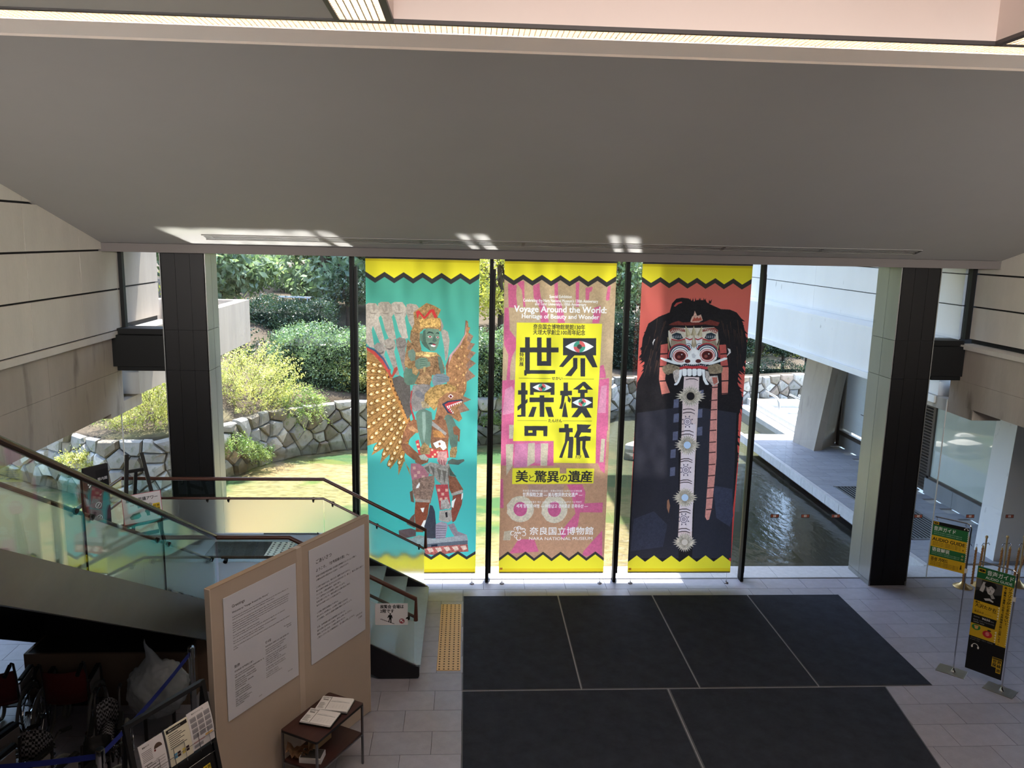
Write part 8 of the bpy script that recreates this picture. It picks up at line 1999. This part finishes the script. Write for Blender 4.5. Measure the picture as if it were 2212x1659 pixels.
paper_stack('exhibit list stack at the far end of the table top', 0.17, 0.0, 2, math.radians(-72), 0.008)
R3 = Matrix.Rotation(RZT, 3, 'Z')
def on_table(o, u, v, z): o.location = Vector((-1.273, 6.816, z)) + R3 @ Vector((u, v, 0))
bx = thing('paper_box', 'white flat box lying on the lower shelf of the table', 'box', (0, 0, 0), RZT - 1.2); on_table(bx, -0.20, -0.03, 0.333)
MB().box(-0.10, 0.10, -0.07, 0.07, 0, 0.05).build('carton', M_paper, bx); MB().box(-0.092, 0.092, -0.062, 0.062, 0.05, 0.054).build('lid', mat('grey_card', srgb(90, 88, 86), 0.7), bx)
bgm = mat('brown_paper', srgb(150, 116, 88), 0.85, var=0.1, scale=12, bump=0.3, bscale=20)
bg_ = thing('paper_bag', 'crumpled brown paper bag on the lower shelf behind the white box', 'paper bag', (0, 0, 0), RZT - 1.0); on_table(bg_, -0.22, 0.09, 0.333)
bm = bmesh.new(); bmesh.ops.create_grid(bm, x_segments=9, y_segments=9, size=0.12); r = random.Random(8)
for v in bm.verts: v.co.z = 0.03 + r.uniform(0, 0.05) + 0.05 * (abs(v.co.x) > 0.09); v.co.y *= 0.62
bmesh.ops.solidify(bm, geom=bm.faces[:], thickness=0.004); me = bpy.data.meshes.new('bag_paper'); bm.to_mesh(me); bm.free(); me.materials.append(bgm)
o = link(bpy.data.objects.new('bag_paper', me)); o.parent = bg_
MB().box(-0.05, 0.05, -0.03, 0.03, 0.0, 0.035).build('bag_base', bgm, bg_)
cdb = thing('cardboard_sheet', 'upright sheet of tan cardboard on the lower shelf of the table', 'cardboard', (0, 0, 0), RZT); on_table(cdb, -0.03, 0.02, 0.333)
MB().box(-0.16, 0.16, -0.004, 0.004, 0, 0.15).build('board', mat('cardboard_tan', srgb(176, 150, 118), 0.85), cdb)
dv = thing('low_case', 'small dark case standing on the floor under the table', 'case', (0, 0, 0), RZT); on_table(dv, 0.02, 0.12, 0)
MB().box(-0.14, 0.14, -0.05, 0.05, 0, 0.16).build('body', M_edge, dv, bevel=0.015); MB().box(-0.04, 0.04, -0.008, 0.008, 0.16, 0.175).build('grip', M_steel, dv)

# ------------------------------------------------------------------ paper sign taped to the stair glass
ps = Canvas(0.365, 0.262, 900, (236, 236, 240))
ps.text((28, 28, 32), '展覧会 会場は', 0.055, 0.205, 0.048, 0.262, bold=0.022); ps.text((28, 28, 32), '2階です', 0.055, 0.152, 0.048, 0.155, bold=0.022)
for k in range(7): ps.line((24, 24, 26), [(0.055 + k * 0.022, 0.072 - k * 0.0085), (0.077 + k * 0.022, 0.072 - k * 0.0085), (0.077 + k * 0.022, 0.0635 - k * 0.0085)], 0.005)
ps.ell((18, 18, 20), 0.168, 0.134, 0.0095); ps.poly((18, 18, 20), [(0.150, 0.122), (0.186, 0.122), (0.194, 0.085), (0.186, 0.082), (0.181, 0.10), (0.181, 0.026), (0.170, 0.026), (0.168, 0.068), (0.163, 0.068), (0.156, 0.035), (0.146, 0.037), (0.155, 0.075), (0.155, 0.10), (0.141, 0.085), (0.136, 0.09)])
ps.ell((150, 38, 58), 0.298, 0.048, 0.031); ps.ell((236, 236, 240), 0.298, 0.048, 0.025); ps.ell((150, 38, 58), 0.298, 0.048, 0.023); ps.poly((240, 240, 244), [(0.279, 0.066), (0.308, 0.066), (0.298, 0.057), (0.318, 0.038), (0.310, 0.030), (0.290, 0.049), (0.279, 0.038)])
sg = thing('paper_sign', 'white paper sign with a climbing figure taped to the glass of the stairs', 'sign', (-0.985, YN - 0.014, 0.672))
sheet('sheet', 0.365, 0.262, 0.0015, [print_mat('stair_sign_print', ps, 0.5), M_paper], sg)

# ------------------------------------------------------------------ hanging audio guide signs on chrome stands
GRN, YLW = (36, 104, 60), (208, 170, 36)
def sign_stand(label, x, y, rz, h, w, extra):
    t = thing('sign_stand', label, 'sign stand', (x, y, 0), rz)
    MB().box(-0.17, 0.14, -0.11, 0.11, 0.0, 0.006).build('base_plate', mat('plate_steel', srgb(176, 170, 160), 0.28, metal=0.9) if 'plate_steel' not in bpy.data.materials else bpy.data.materials['plate_steel'], t, bevel=0.002)
    MB().lathe([(0.028, 0.006), (0.02, 0.02), (0.011, 0.05)], n=14).build('collar', M_chrome, t, smooth=True)
    MB().tube([(0, 0, 0.02), (0, 0, h - 0.05), (-0.015, 0, h - 0.015), (-0.05, 0, h), (-w - 0.0, 0, h)], 0.008, 8).build('pole', M_chrome, t, smooth=True)
    for k in (-0.06, -w + 0.02): MB().tube([(k, 0, h), (k, 0, h - 0.03), (k + 0.012, 0, h - 0.042)], 0.003, 5).build('hook', M_chrome, t)
    MB().box(-0.014, 0.014, -0.014, 0.014, extra, extra + 0.05).build('clip', M_board_core, t); return t
def hang_sign(label, x, y, rz, off, z0, w, h, canvas):
    t = thing('hanging_sign', label, 'sign', (0, 0, 0), rz); t.location = Vector((x, y, z0)) + Matrix.Rotation(rz, 3, 'Z') @ Vector((off, -0.012, 0))
    sheet('board', w, h, 0.004, [print_mat('sign_print', canvas, 0.45), M_board_core], t)
    for k in (w - 0.055, 0.03): MB().tube([(k, 0.002, h - 0.006), (k + 0.012, 0.006, h + 0.012), (k, 0.008, h + 0.022)], 0.0025, 5).build('ring', M_chrome, t)
    return t
def saw(c, col, x, y0, y1, d, n):
    for k in range(n): a = y0 + (y1 - y0) * k / n; b = y0 + (y1 - y0) * (k + 1) / n; c.poly(col, [(x, a), (x - d, (a + b) / 2), (x, b)])
s1 = Canvas(0.385, 0.56, 900, YLW)
s1.rect((20, 20, 20), 0, 0.515, 0.385, 0.56); s1.rect(YLW, 0.006, 0.522, 0.062, 0.555); s1.ell((20, 20, 20), 0.034, 0.538, 0.023, 0.010); s1.ell((90, 60, 30), 0.034, 0.538, 0.006)
s1.rect(GRN, 0, 0.385, 0.385, 0.515); s1.rect(GRN, 0, 0.135, 0.385, 0.245)
s1.text((240, 240, 240), '音声ガイド', 0.012, 0.452, 0.058, 0.235, bold=0.012); s1.text((20, 20, 20), 'AUDIO GUIDE', 0.012, 0.322, 0.058, 0.345, bold=0.02); s1.text((235, 238, 235), '语音解说', 0.018, 0.196, 0.052, 0.19, bold=0.02); s1.text((20, 20, 20), '음성 가이드', 0.018, 0.078, 0.050, 0.185, bold=0.02)
for y, c in ((0.425, (220, 230, 220)), (0.402, (220, 230, 220)), (0.300, (40, 36, 20)), (0.282, (40, 36, 20)), (0.264, (40, 36, 20)), (0.172, (215, 228, 215)), (0.152, (215, 228, 215)), (0.056, (40, 36, 20)), (0.038, (40, 36, 20)), (0.020, (40, 36, 20))):
    s1.text(c, '貸出料金 ¥650(税込) 収録時間 約45分 解説 21件', 0.018, y, 0.013, 0.30)
for y in (0.205, 0.165): s1.ell((220, 200, 120), 0.345, y, 0.011); s1.ell((40, 30, 20), 0.345, y, 0.005)
s1.poly((40, 30, 20), [(0.333, 0.04), (0.353, 0.04), (0.347, 0.095), (0.339, 0.095)]); s1.poly((40, 30, 20), [(0.338, 0.27), (0.352, 0.27), (0.345, 0.29)])
saw(s1, (236, 236, 232), 0.385, 0.135, 0.515, 0.014, 16); s1.ell((235, 235, 235), 0.352, 0.535, 0.018, a0=0, a1=180); s1.ell((20, 20, 20), 0.352, 0.535, 0.014, a0=0, a1=180); s1.ell((235, 235, 235), 0.334, 0.533, 0.005, 0.008); s1.ell((235, 235, 235), 0.370, 0.533, 0.005, 0.008)
RZ1 = math.radians(-44.0)
sign_stand('chrome sign stand with the shorter hanging audio guide board, nearer the pillar', 5.885, 8.555, RZ1, 1.855, 0.385, 1.26)
hang_sign('short green and yellow audio guide board hanging on the chrome stand', 5.885, 8.555, RZ1, -0.400, 1.245, 0.385, 0.56, s1)
s2 = Canvas(0.385, 1.275, 620, YLW)
s2.rect(GRN, 0, 1.13, 0.385, 1.275); s2.rect(YLW, 0.012, 1.205, 0.085, 1.252); s2.ell((20, 20, 20), 0.048, 1.228, 0.033, 0.015); s2.ell((120, 90, 30), 0.048, 1.228, 0.008)
s2.text((240, 240, 240), '音声ガイド', 0.10, 1.198, 0.064, 0.272, bold=0.014); s2.text((240, 240, 240), 'AUDIO GUIDE', 0.092, 1.146, 0.044, 0.272, bold=0.008)
s2.rect((58, 58, 58), 0.004, 0.86, 0.275, 1.125); s2.rect((104, 104, 104), 0.004, 1.02, 0.06, 1.125); s2.rect((76, 76, 76), 0.20, 0.98, 0.275, 1.125)
s2.poly((16, 16, 16), [(0.004, 0.86), (0.004, 0.97), (0.05, 1.0), (0.12, 1.0), (0.20, 0.975), (0.275, 1.0), (0.275, 0.86)])
s2.poly((190, 190, 190), [(0.045, 0.985), (0.085, 0.975), (0.105, 1.06), (0.10, 1.10), (0.075, 1.10)])
s2.ell((22, 22, 22), 0.155, 1.075, 0.062, 0.046); s2.poly((205, 205, 205), [(0.112, 1.055), (0.118, 1.01), (0.135, 0.975), (0.158, 0.965), (0.182, 0.98), (0.198, 1.02), (0.20, 1.06), (0.18, 1.085), (0.135, 1.085)])
s2.poly((22, 22, 22), [(0.105, 1.07), (0.125, 1.045), (0.16, 1.075), (0.205, 1.045), (0.212, 1.09), (0.16, 1.118), (0.11, 1.10)]); s2.poly((165, 165, 165), [(0.158, 0.97), (0.185, 0.985), (0.215, 0.94), (0.18, 0.925)])
for x in (0.138, 0.178): s2.rect((70, 70, 70), x - 0.012, 1.036, x + 0.010, 1.041); s2.rect((60, 60, 60), x - 0.014, 1.05, x + 0.012, 1.053)
s2.rect((120, 120, 120), 0.152, 1.005, 0.163, 1.02); s2.rect((110, 84, 84), 0.142, 0.992, 0.172, 0.997)
s2.poly((196, 196, 196), [(0.10, 0.905), (0.16, 0.925), (0.205, 0.90), (0.20, 0.885), (0.16, 0.895), (0.12, 0.885)])
s2.text((24, 20, 10), '旅人', 0.02, 0.83, 0.026, bold=0.012); s2.text((24, 20, 10), '大沢たかお', 0.02, 0.785, 0.048, 0.225, bold=0.006); s2.text((24, 20, 10), '(俳優)', 0.205, 0.765, 0.016); s2.text((40, 34, 16), 'ナレーター', 0.02, 0.745, 0.012); s2.text((24, 20, 10), '高田みほ', 0.02, 0.715, 0.03, 0.10, bold=0.006); s2.text((40, 34, 16), '(アナウンサー)', 0.13, 0.715, 0.013)
saw(s2, (236, 230, 200), 0.275, 0.70, 0.86, 0.02, 5); s2.poly((18, 18, 18), [(0, 0.575), (0.252, 0.575), (0.262, 0.69), (0, 0.69)])
s2.text((235, 235, 235), '貸出料金 :', 0.022, 0.655, 0.016); s2.text((240, 240, 240), '¥650', 0.11, 0.648, 0.036, 0.085, bold=0.014); s2.text((235, 235, 235), '(税込)', 0.20, 0.65, 0.014); s2.text((235, 235, 235), '解説件数 : 21件(ボーナストラック1件)', 0.022, 0.616, 0.018, 0.22); s2.text((235, 235, 235), '収録時間 : 約45分', 0.022, 0.59, 0.018, 0.12)
s2.ell((44, 120, 60), 0.062, 0.535, 0.046, 0.035); s2.poly((220, 170, 100), [(0.038, 0.555), (0.088, 0.56), (0.080, 0.515), (0.052, 0.512)], 0.2); s2.ell((190, 40, 50), 0.185, 0.49, 0.05, 0.042); s2.ell((214, 120, 120), 0.185, 0.495, 0.022, 0.026, nz=0.4); s2.ell((60, 50, 40), 0.20, 0.54, 0.02, 0.01)
saw(s2, (236, 230, 200), 0.275, 0.40, 0.56, 0.02, 5)
s2.rect((16, 16, 16), 0, 0, 0.385, 0.415); s2.rect(YLW, 0.278, 0.40, 0.385, 1.125); saw(s2, (240, 232, 190), 0.385, 0.42, 1.12, 0.014, 26)
s2.text((28, 24, 10), 'ゾクゾクがとまらない!', 0.352, 1.085, 0.040, vertical=True, bold=0.012); s2.text((28, 24, 10), '美と驚異の遺産に出会う世界探検の旅に出発しよう。', 0.306, 1.092, 0.0285, vertical=True, bold=0.012)
s2.text((200, 200, 200), '主催:奈良国立博物館、天理大学、天理参考館、', 0.015, 0.392, 0.013, 0.24); s2.text((200, 200, 200), '協力:音声ガイド制作', 0.015, 0.37, 0.013, 0.10)
s2.ell((235, 235, 225), 0.078, 0.30, 0.035, a0=0, a1=180, n=20); s2.ell((16, 16, 16), 0.078, 0.30, 0.027, a0=0, a1=180, n=20); s2.ell((235, 235, 225), 0.045, 0.292, 0.010, 0.017); s2.ell((235, 235, 225), 0.111, 0.292, 0.010, 0.017)
s2.rect(YLW, 0.268, 0.13, 0.368, 0.25); s2.rect(YLW, 0.318, 0.07, 0.368, 0.13); s2.rect((80, 66, 20), 0.272, 0.226, 0.366, 0.245)
for t, x, y in (('世', 0.275, 0.185), ('界', 0.321, 0.185), ('探', 0.275, 0.142), ('検', 0.321, 0.138), ('旅', 0.321, 0.085)): s2.text((16, 16, 16), t, x, y, 0.044, bold=0.02)
RZ2 = math.radians(-51.0)
sign_stand('chrome sign stand holding the tall audio guide poster, nearer the visitor', 6.204, 8.136, RZ2, 1.455, 0.385, 1.10)
hang_sign('tall audio guide poster with a black and white portrait hanging on its stand', 6.204, 8.136, RZ2, -0.400, 0.125, 0.385, 1.275, s2)

# warning stickers on the window glass
cw = Canvas(0.13, 0.055, 900, (40, 30, 30)); cw.rect((170, 96, 76), 0.006, 0.006, 0.124, 0.049); cw.rect((232, 226, 220), 0.045, 0.010, 0.085, 0.045); cw.rect((150, 70, 60), 0.063, 0.012, 0.067, 0.043)
M_stk = print_mat('sticker_print', cw, 0.5)
for x, lab in ((3.78, 'small red warning sticker on the glass behind the red banner'), (4.655, 'small red warning sticker on the glass just right of the last mullion'), (5.125, 'small red warning sticker on the glass midway between mullion and pillar'), (5.596, 'small red warning sticker on the glass closest to the right pillar'), (6.879, 'small red warning sticker on the narrow pane beside the right pillar'), (7.694, 'small red warning sticker on the glass above the hanging audio sign'), (8.318, 'small red warning sticker on the glass nearest the edge of view')):
    t = thing('warning_sticker', lab, 'sticker', (x - 0.065, YG - 0.0085, 0.968), group='warning stickers on the window'); sheet('sticker_face', 0.13, 0.055, 0.001, [M_stk, M_paper], t)

# ------------------------------------------------------------------ easel with a poster and a dark direction sign on the landing
M_easel = mat('easel_black', srgb(20, 19, 20), 0.5)
ea = thing('easel', 'black wooden easel standing on the stair landing', 'easel', (-3.98, 9.72, ZL), math.radians(38))
for s in (-1, 1): MB().bar((s * 0.26, -0.10, 0), (s * 0.085, 0.16, 1.36), 0.045, 0.022, up=(0, 1, 0.2)).build('front_leg', M_easel, ea)
MB().bar((0, 0.50, 0), (0, 0.13, 1.16), 0.04, 0.022, up=(0, 1, 0)).build('rear_leg', M_easel, ea); MB().bar((-0.12, 0.13, 1.15), (0.12, 0.13, 1.15), 0.022, 0.04).build('cross_bar', M_easel, ea); MB().bar((-0.19, 0.0, 0.36), (0.19, 0.0, 0.36), 0.022, 0.045).build('cross_bar', M_easel, ea)
MB().box(-0.30, 0.30, -0.06, 0.05, 0.50, 0.522).build('ledge', M_easel, ea)
ce = Canvas(0.54, 0.42, 900, (232, 228, 232)); ce.rect((186, 48, 76), 0, 0, 0.54, 0.006); ce.rect((186, 48, 76), 0, 0.414, 0.54, 0.42); ce.rect((186, 48, 76), 0, 0, 0.006, 0.42); ce.rect((186, 48, 76), 0.534, 0, 0.54, 0.42)
ce.text((30, 30, 34), '摩訶不思議アワー', 0.05, 0.315, 0.058, 0.44, bold=0.02); ce.text((30, 30, 34), '開 催 中', 0.20, 0.215, 0.055, 0.20, bold=0.02); ce.text((170, 40, 60), '10:00', 0.10, 0.255, 0.026)
ce.poly((96, 140, 130), [(0.08, 0.10), (0.13, 0.14), (0.22, 0.15), (0.24, 0.09), (0.20, 0.06), (0.10, 0.06)], 0.5); ce.ell((70, 56, 52), 0.335, 0.15, 0.04, 0.03, nz=0.6); ce.poly((70, 56, 52), [(0.31, 0.13), (0.36, 0.13), (0.36, 0.08), (0.32, 0.08)], 0.5)
ce.rect((232, 200, 44), 0.41, 0.10, 0.51, 0.24); ce.rect((232, 200, 44), 0.46, 0.05, 0.51, 0.10)
for t, x, y in (('世', 0.414, 0.185), ('界', 0.461, 0.185), ('探', 0.414, 0.138), ('検', 0.461, 0.138), ('旅', 0.461, 0.075)): ce.text((20, 20, 20), t, x, y, 0.046, bold=0.02)
ep = thing('easel_poster', 'white red-edged poster board resting on the black easel', 'poster', (0, 0, 0), math.radians(38)); ep.location = Vector((-3.98, 9.75, ZL + 0.524)) + Matrix.Rotation(math.radians(38), 3, 'Z') @ Vector((-0.23, -0.045, 0)); ep.rotation_euler = (math.radians(-10), 0, math.radians(38))
sheet('board', 0.46, 0.358, 0.006, [print_mat('easel_print', ce, 0.55), M_board_core], ep)
ck = Canvas(0.30, 1.30, 500, (44, 42, 45)); ck.rect((30, 29, 31), 0.14, 1.02, 0.30, 1.25)
ck.line((236, 236, 236), [(0.05, 1.06), (0.12, 1.15)][::-1], 0.016); ck.line((236, 236, 236), [(0.05, 1.16), (0.05, 1.08)], 0.0); ck.line((236, 236, 236), [(0.045, 1.165), (0.045, 1.09)], 0.016); ck.line((236, 236, 236), [(0.037, 1.16), (0.11, 1.16)], 0.016); ck.line((236, 236, 236), [(0.048, 1.158), (0.125, 1.07)], 0.016)
ck.text((225, 225, 228), '館内図', 0.16, 1.12, 0.04, 0.12, bold=0.02); ck.text((225, 225, 228), '1F', 0.17, 0.93, 0.03); ck.rect((86, 34, 48), 0, 0.62, 0.30, 0.86)
for y in (0.82, 0.66, 0.48, 0.30): ck.ell((225, 225, 228), 0.15, y, 0.038); ck.ell((60, 40, 46), 0.15, y, 0.032); ck.line((225, 225, 228), [(0.135, y - 0.02), (0.165, y + 0.02)], 0.008)
for k in range(9): ck.rect((150, 150, 155), 0.04, 0.58 - k * 0.03, 0.11, 0.586 - k * 0.03)
kz = thing('direction_sign', 'black upright direction sign with a white arrow beside the easel', 'sign', (-4.38, 9.45, ZL), math.radians(56))
MB().box(-0.17, 0.17, -0.12, 0.12, 0, 0.012).build('foot_plate', M_easel, kz); MB().box(-0.152, 0.152, -0.022, 0.022, 0.012, 1.315).build('body', M_easel, kz, bevel=0.003)
o = sheet('print_face', 0.30, 1.30, 0.0, [print_mat('direction_print', ck, 0.5)], kz); o.location = (-0.15, -0.0232, 0.013)

# ------------------------------------------------------------------ leaflet rack at the left end of the board
RK = Vector((-2.015, 6.107, 0)) + Matrix.Rotation(RZB, 3, 'Z') @ Vector((-0.10, 0.02, 0))
rk = thing('leaflet_rack', 'tilted black leaflet rack with wire pockets at the left end of the beige board', 'leaflet rack', tuple(RK), RZB)
WR, HR, LEAN = 0.70, 1.47, 0.30                                     # front plane runs from y=-LEAN at the floor to y=0 at the top; x from -WR to 0
def fr(z, d=0.0): return -LEAN * (1 - z / HR) - d
for x in (-WR, 0.0): MB().bar((x, fr(0), 0), (x, fr(HR), HR), 0.036, 0.03, up=(0, 1, 0)).build('side_post', M_easel, rk)
MB().box(-WR, 0, -0.018, 0.018, HR - 0.036, HR).build('top_bar', M_easel, rk)
for x in (-WR, 0.0): MB().bar((x, 0.0, HR - 0.08), (x, 0.16, 0.0), 0.03, 0.02, up=(0, 1, 0)).build('rear_strut', M_easel, rk)
tilt = Matrix.Rotation(-math.atan2(LEAN, HR), 4, 'X')
def face(z): return Matrix.Translation((0, fr(z), z)) @ tilt
for z0 in (0.98, 0.60, 0.22):
    MB().box(-WR + 0.02, -0.02, -0.05, 0.004, 0, 0.008, M=face(z0)).build('shelf', M_easel, rk)
MB().box(-WR + 0.02, -0.02, 0.004, 0.008, 0.05, 0.93, M=face(0.05)).build('back_panel', M_easel, rk)
for z0 in (0.98, 0.60, 0.22):
    for h in (0.09, 0.30): MB().tube([face(z0) @ Vector((-WR + 0.0, -0.055 if h < 0.2 else -0.012, h)), face(z0) @ Vector((0.0, -0.055 if h < 0.2 else -0.012, h))], 0.0028, 5).build('wire', M_chrome, rk)
    for cx in (-0.58, -0.35, -0.12):
        MB().tube([face(z0) @ Vector((cx - 0.05, -0.056, 0.0)), face(z0) @ Vector((cx - 0.05, -0.056, 0.15)), face(z0) @ Vector((cx + 0.05, -0.056, 0.15)), face(z0) @ Vector((cx + 0.05, -0.056, 0.0))], 0.0028, 5).build('wire_pocket', M_chrome, rk)
def leaflet(label, cx, z0, w, h, canvas, bow=0.012):
    t = thing('leaflet', label, 'leaflet', (0, 0, 0)); t.matrix_world = Matrix.Translation(RK) @ Matrix.Rotation(RZB, 4, 'Z') @ face(z0) @ Matrix.Translation((cx - w / 2, -0.034, 0.011))
    sheet('sheet', w, h, 0.006, [print_mat('leaflet_print', canvas, 0.5), M_paper], t, 6, 8, curve=lambda a, b: -bow * math.sin(math.pi * b) * 0.6); return t
la = Canvas(0.21, 0.297, 1200, (232, 230, 236)); la.text((60, 60, 66), '鑑賞ガイド', 0.03, 0.265, 0.012, bold=0.02); la.ell((90, 70, 60), 0.155, 0.215, 0.035, a0=0, a1=180, nz=0.5); la.ell((120, 40, 40), 0.125, 0.205, 0.008)
for k in range(7): la.rect((120, 118, 124), 0.015, 0.235 - k * 0.012, 0.10, 0.239 - k * 0.012)
for k in range(6): la.rect((40, 40, 44), 0.02, 0.135 - k * 0.022, 0.085 + (k % 3) * 0.03, 0.140 - k * 0.022); la.rect((120, 118, 124), 0.12, 0.138 - k * 0.022, 0.195, 0.141 - k * 0.022)
leaflet('white printed sheet in the left pocket of the black rack', -0.555, 0.98, 0.21, 0.297, la)
lb = Canvas(0.21, 0.297, 1200, (238, 234, 214)); lb.rect((30, 28, 28), 0.01, 0.255, 0.20, 0.283); lb.text((225, 222, 205), '開館日のお知らせ', 0.03, 0.263, 0.014, bold=0.02)
for k in range(8): lb.rect((60, 58, 54), 0.02, 0.235 - k * 0.015, 0.11 + (k * 7 % 5) * 0.015, 0.240 - k * 0.015)
lb.rect((90, 160, 200), 0.035, 0.045, 0.068, 0.085); lb.rect((50, 26, 30), 0.070, 0.045, 0.098, 0.085); lb.rect((240, 220, 110), 0.115, 0.045, 0.148, 0.085); lb.rect((50, 26, 30), 0.150, 0.045, 0.178, 0.085)
leaflet('cream sheet with a black heading in the middle pocket of the rack', -0.325, 0.985, 0.21, 0.297, lb)
lc = Canvas(0.21, 0.297, 1200, (232, 230, 234))
for i in range(3):
    for k in range(4): lc.rect((150, 148, 156), 0.015 + i * 0.065, 0.215 - k * 0.042, 0.07 + i * 0.065, 0.245 - k * 0.042); lc.rect((90, 90, 100), 0.015 + i * 0.065, 0.247 - k * 0.042, 0.07 + i * 0.065, 0.250 - k * 0.042)
lc.text((50, 50, 60), '展示スケジュール', 0.04, 0.27, 0.014); lc.rect((206, 60, 90), 0.015, 0.055, 0.12, 0.064); lc.rect((232, 180, 90), 0.125, 0.066, 0.195, 0.078); lc.rect((150, 148, 156), 0.015, 0.015, 0.10, 0.04)
leaflet('white schedule sheet with red and orange bars in the right pocket of the rack', -0.115, 0.99, 0.215, 0.305, lc, 0.02)
ld = Canvas(0.21, 0.297, 1200, (24, 22, 24)); ld.ell((150, 36, 46), 0.07, 0.19, 0.028, 0.05, nz=0.3); ld.ell((200, 160, 160), 0.062, 0.20, 0.006); ld.ell((200, 160, 160), 0.078, 0.20, 0.006); ld.ell((60, 24, 28), 0.07, 0.11, 0.03, 0.05, nz=0.6); ld.rect((228, 200, 50), 0.115, 0.12, 0.185, 0.235); ld.rect((228, 200, 50), 0.15, 0.09, 0.185, 0.12)
for t, x, y in (('世', 0.117, 0.198), ('界', 0.151, 0.198), ('探', 0.117, 0.155), ('検', 0.151, 0.155), ('旅', 0.151, 0.105)): ld.text((20, 18, 18), t, x, y, 0.034, bold=0.02)
ld.rect((200, 190, 170), 0.0, 0.0, 0.21, 0.02); ld.rect((110, 130, 180), 0.03, 0.02, 0.18, 0.06, 0.5)
leaflet('black exhibition leaflet with a red mask in the lower left pocket of the rack', -0.50, 0.60, 0.21, 0.297, ld); leaflet('black exhibition leaflet with a red mask in the lower right pocket of the rack', -0.18, 0.605, 0.21, 0.297, ld)
# added lamp at the pond standing in for sun reflected onto the ceiling
def glint():
    d = Vector((-SUN_DIR.x, -SUN_DIR.y, SUN_DIR.z))
    o = lamp('AREA', 'pond_glint', (-0.15, 12.16, -0.04), d, 36, (1.0, 0.98, 0.95), shape='RECTANGLE', size=6.5, size_y=0.95, spread=math.radians(2.5))
    zx = -d.normalized(); xx = (Vector((1, 0, 0)) - zx * zx.x).normalized(); yy = zx.cross(xx)
    o.rotation_euler = Matrix((xx, yy, zx)).transposed().to_euler()
    l = o.data; l.use_nodes = True; nt = l.node_tree; N, L = nt.nodes, nt.links; e = N['Emission']
    g = N.new('ShaderNodeNewGeometry'); mp = N.new('ShaderNodeMapping'); mp.inputs['Scale'].default_value = (40, 16, 1); n = N.new('ShaderNodeTexNoise'); n.inputs['Scale'].default_value = 1.0; n.inputs['Detail'].default_value = 2
    L.new(g.outputs['Parametric'], mp.inputs[0]); L.new(mp.outputs[0], n.inputs['Vector'])
    r = N.new('ShaderNodeMapRange'); r.inputs['From Min'].default_value = 0.38; r.inputs['From Max'].default_value = 0.62; r.inputs['To Min'].default_value = 0.35; r.inputs['To Max'].default_value = 1.9
    L.new(n.outputs[0], r.inputs[0]); L.new(r.outputs[0], e.inputs['Strength'])
glint()
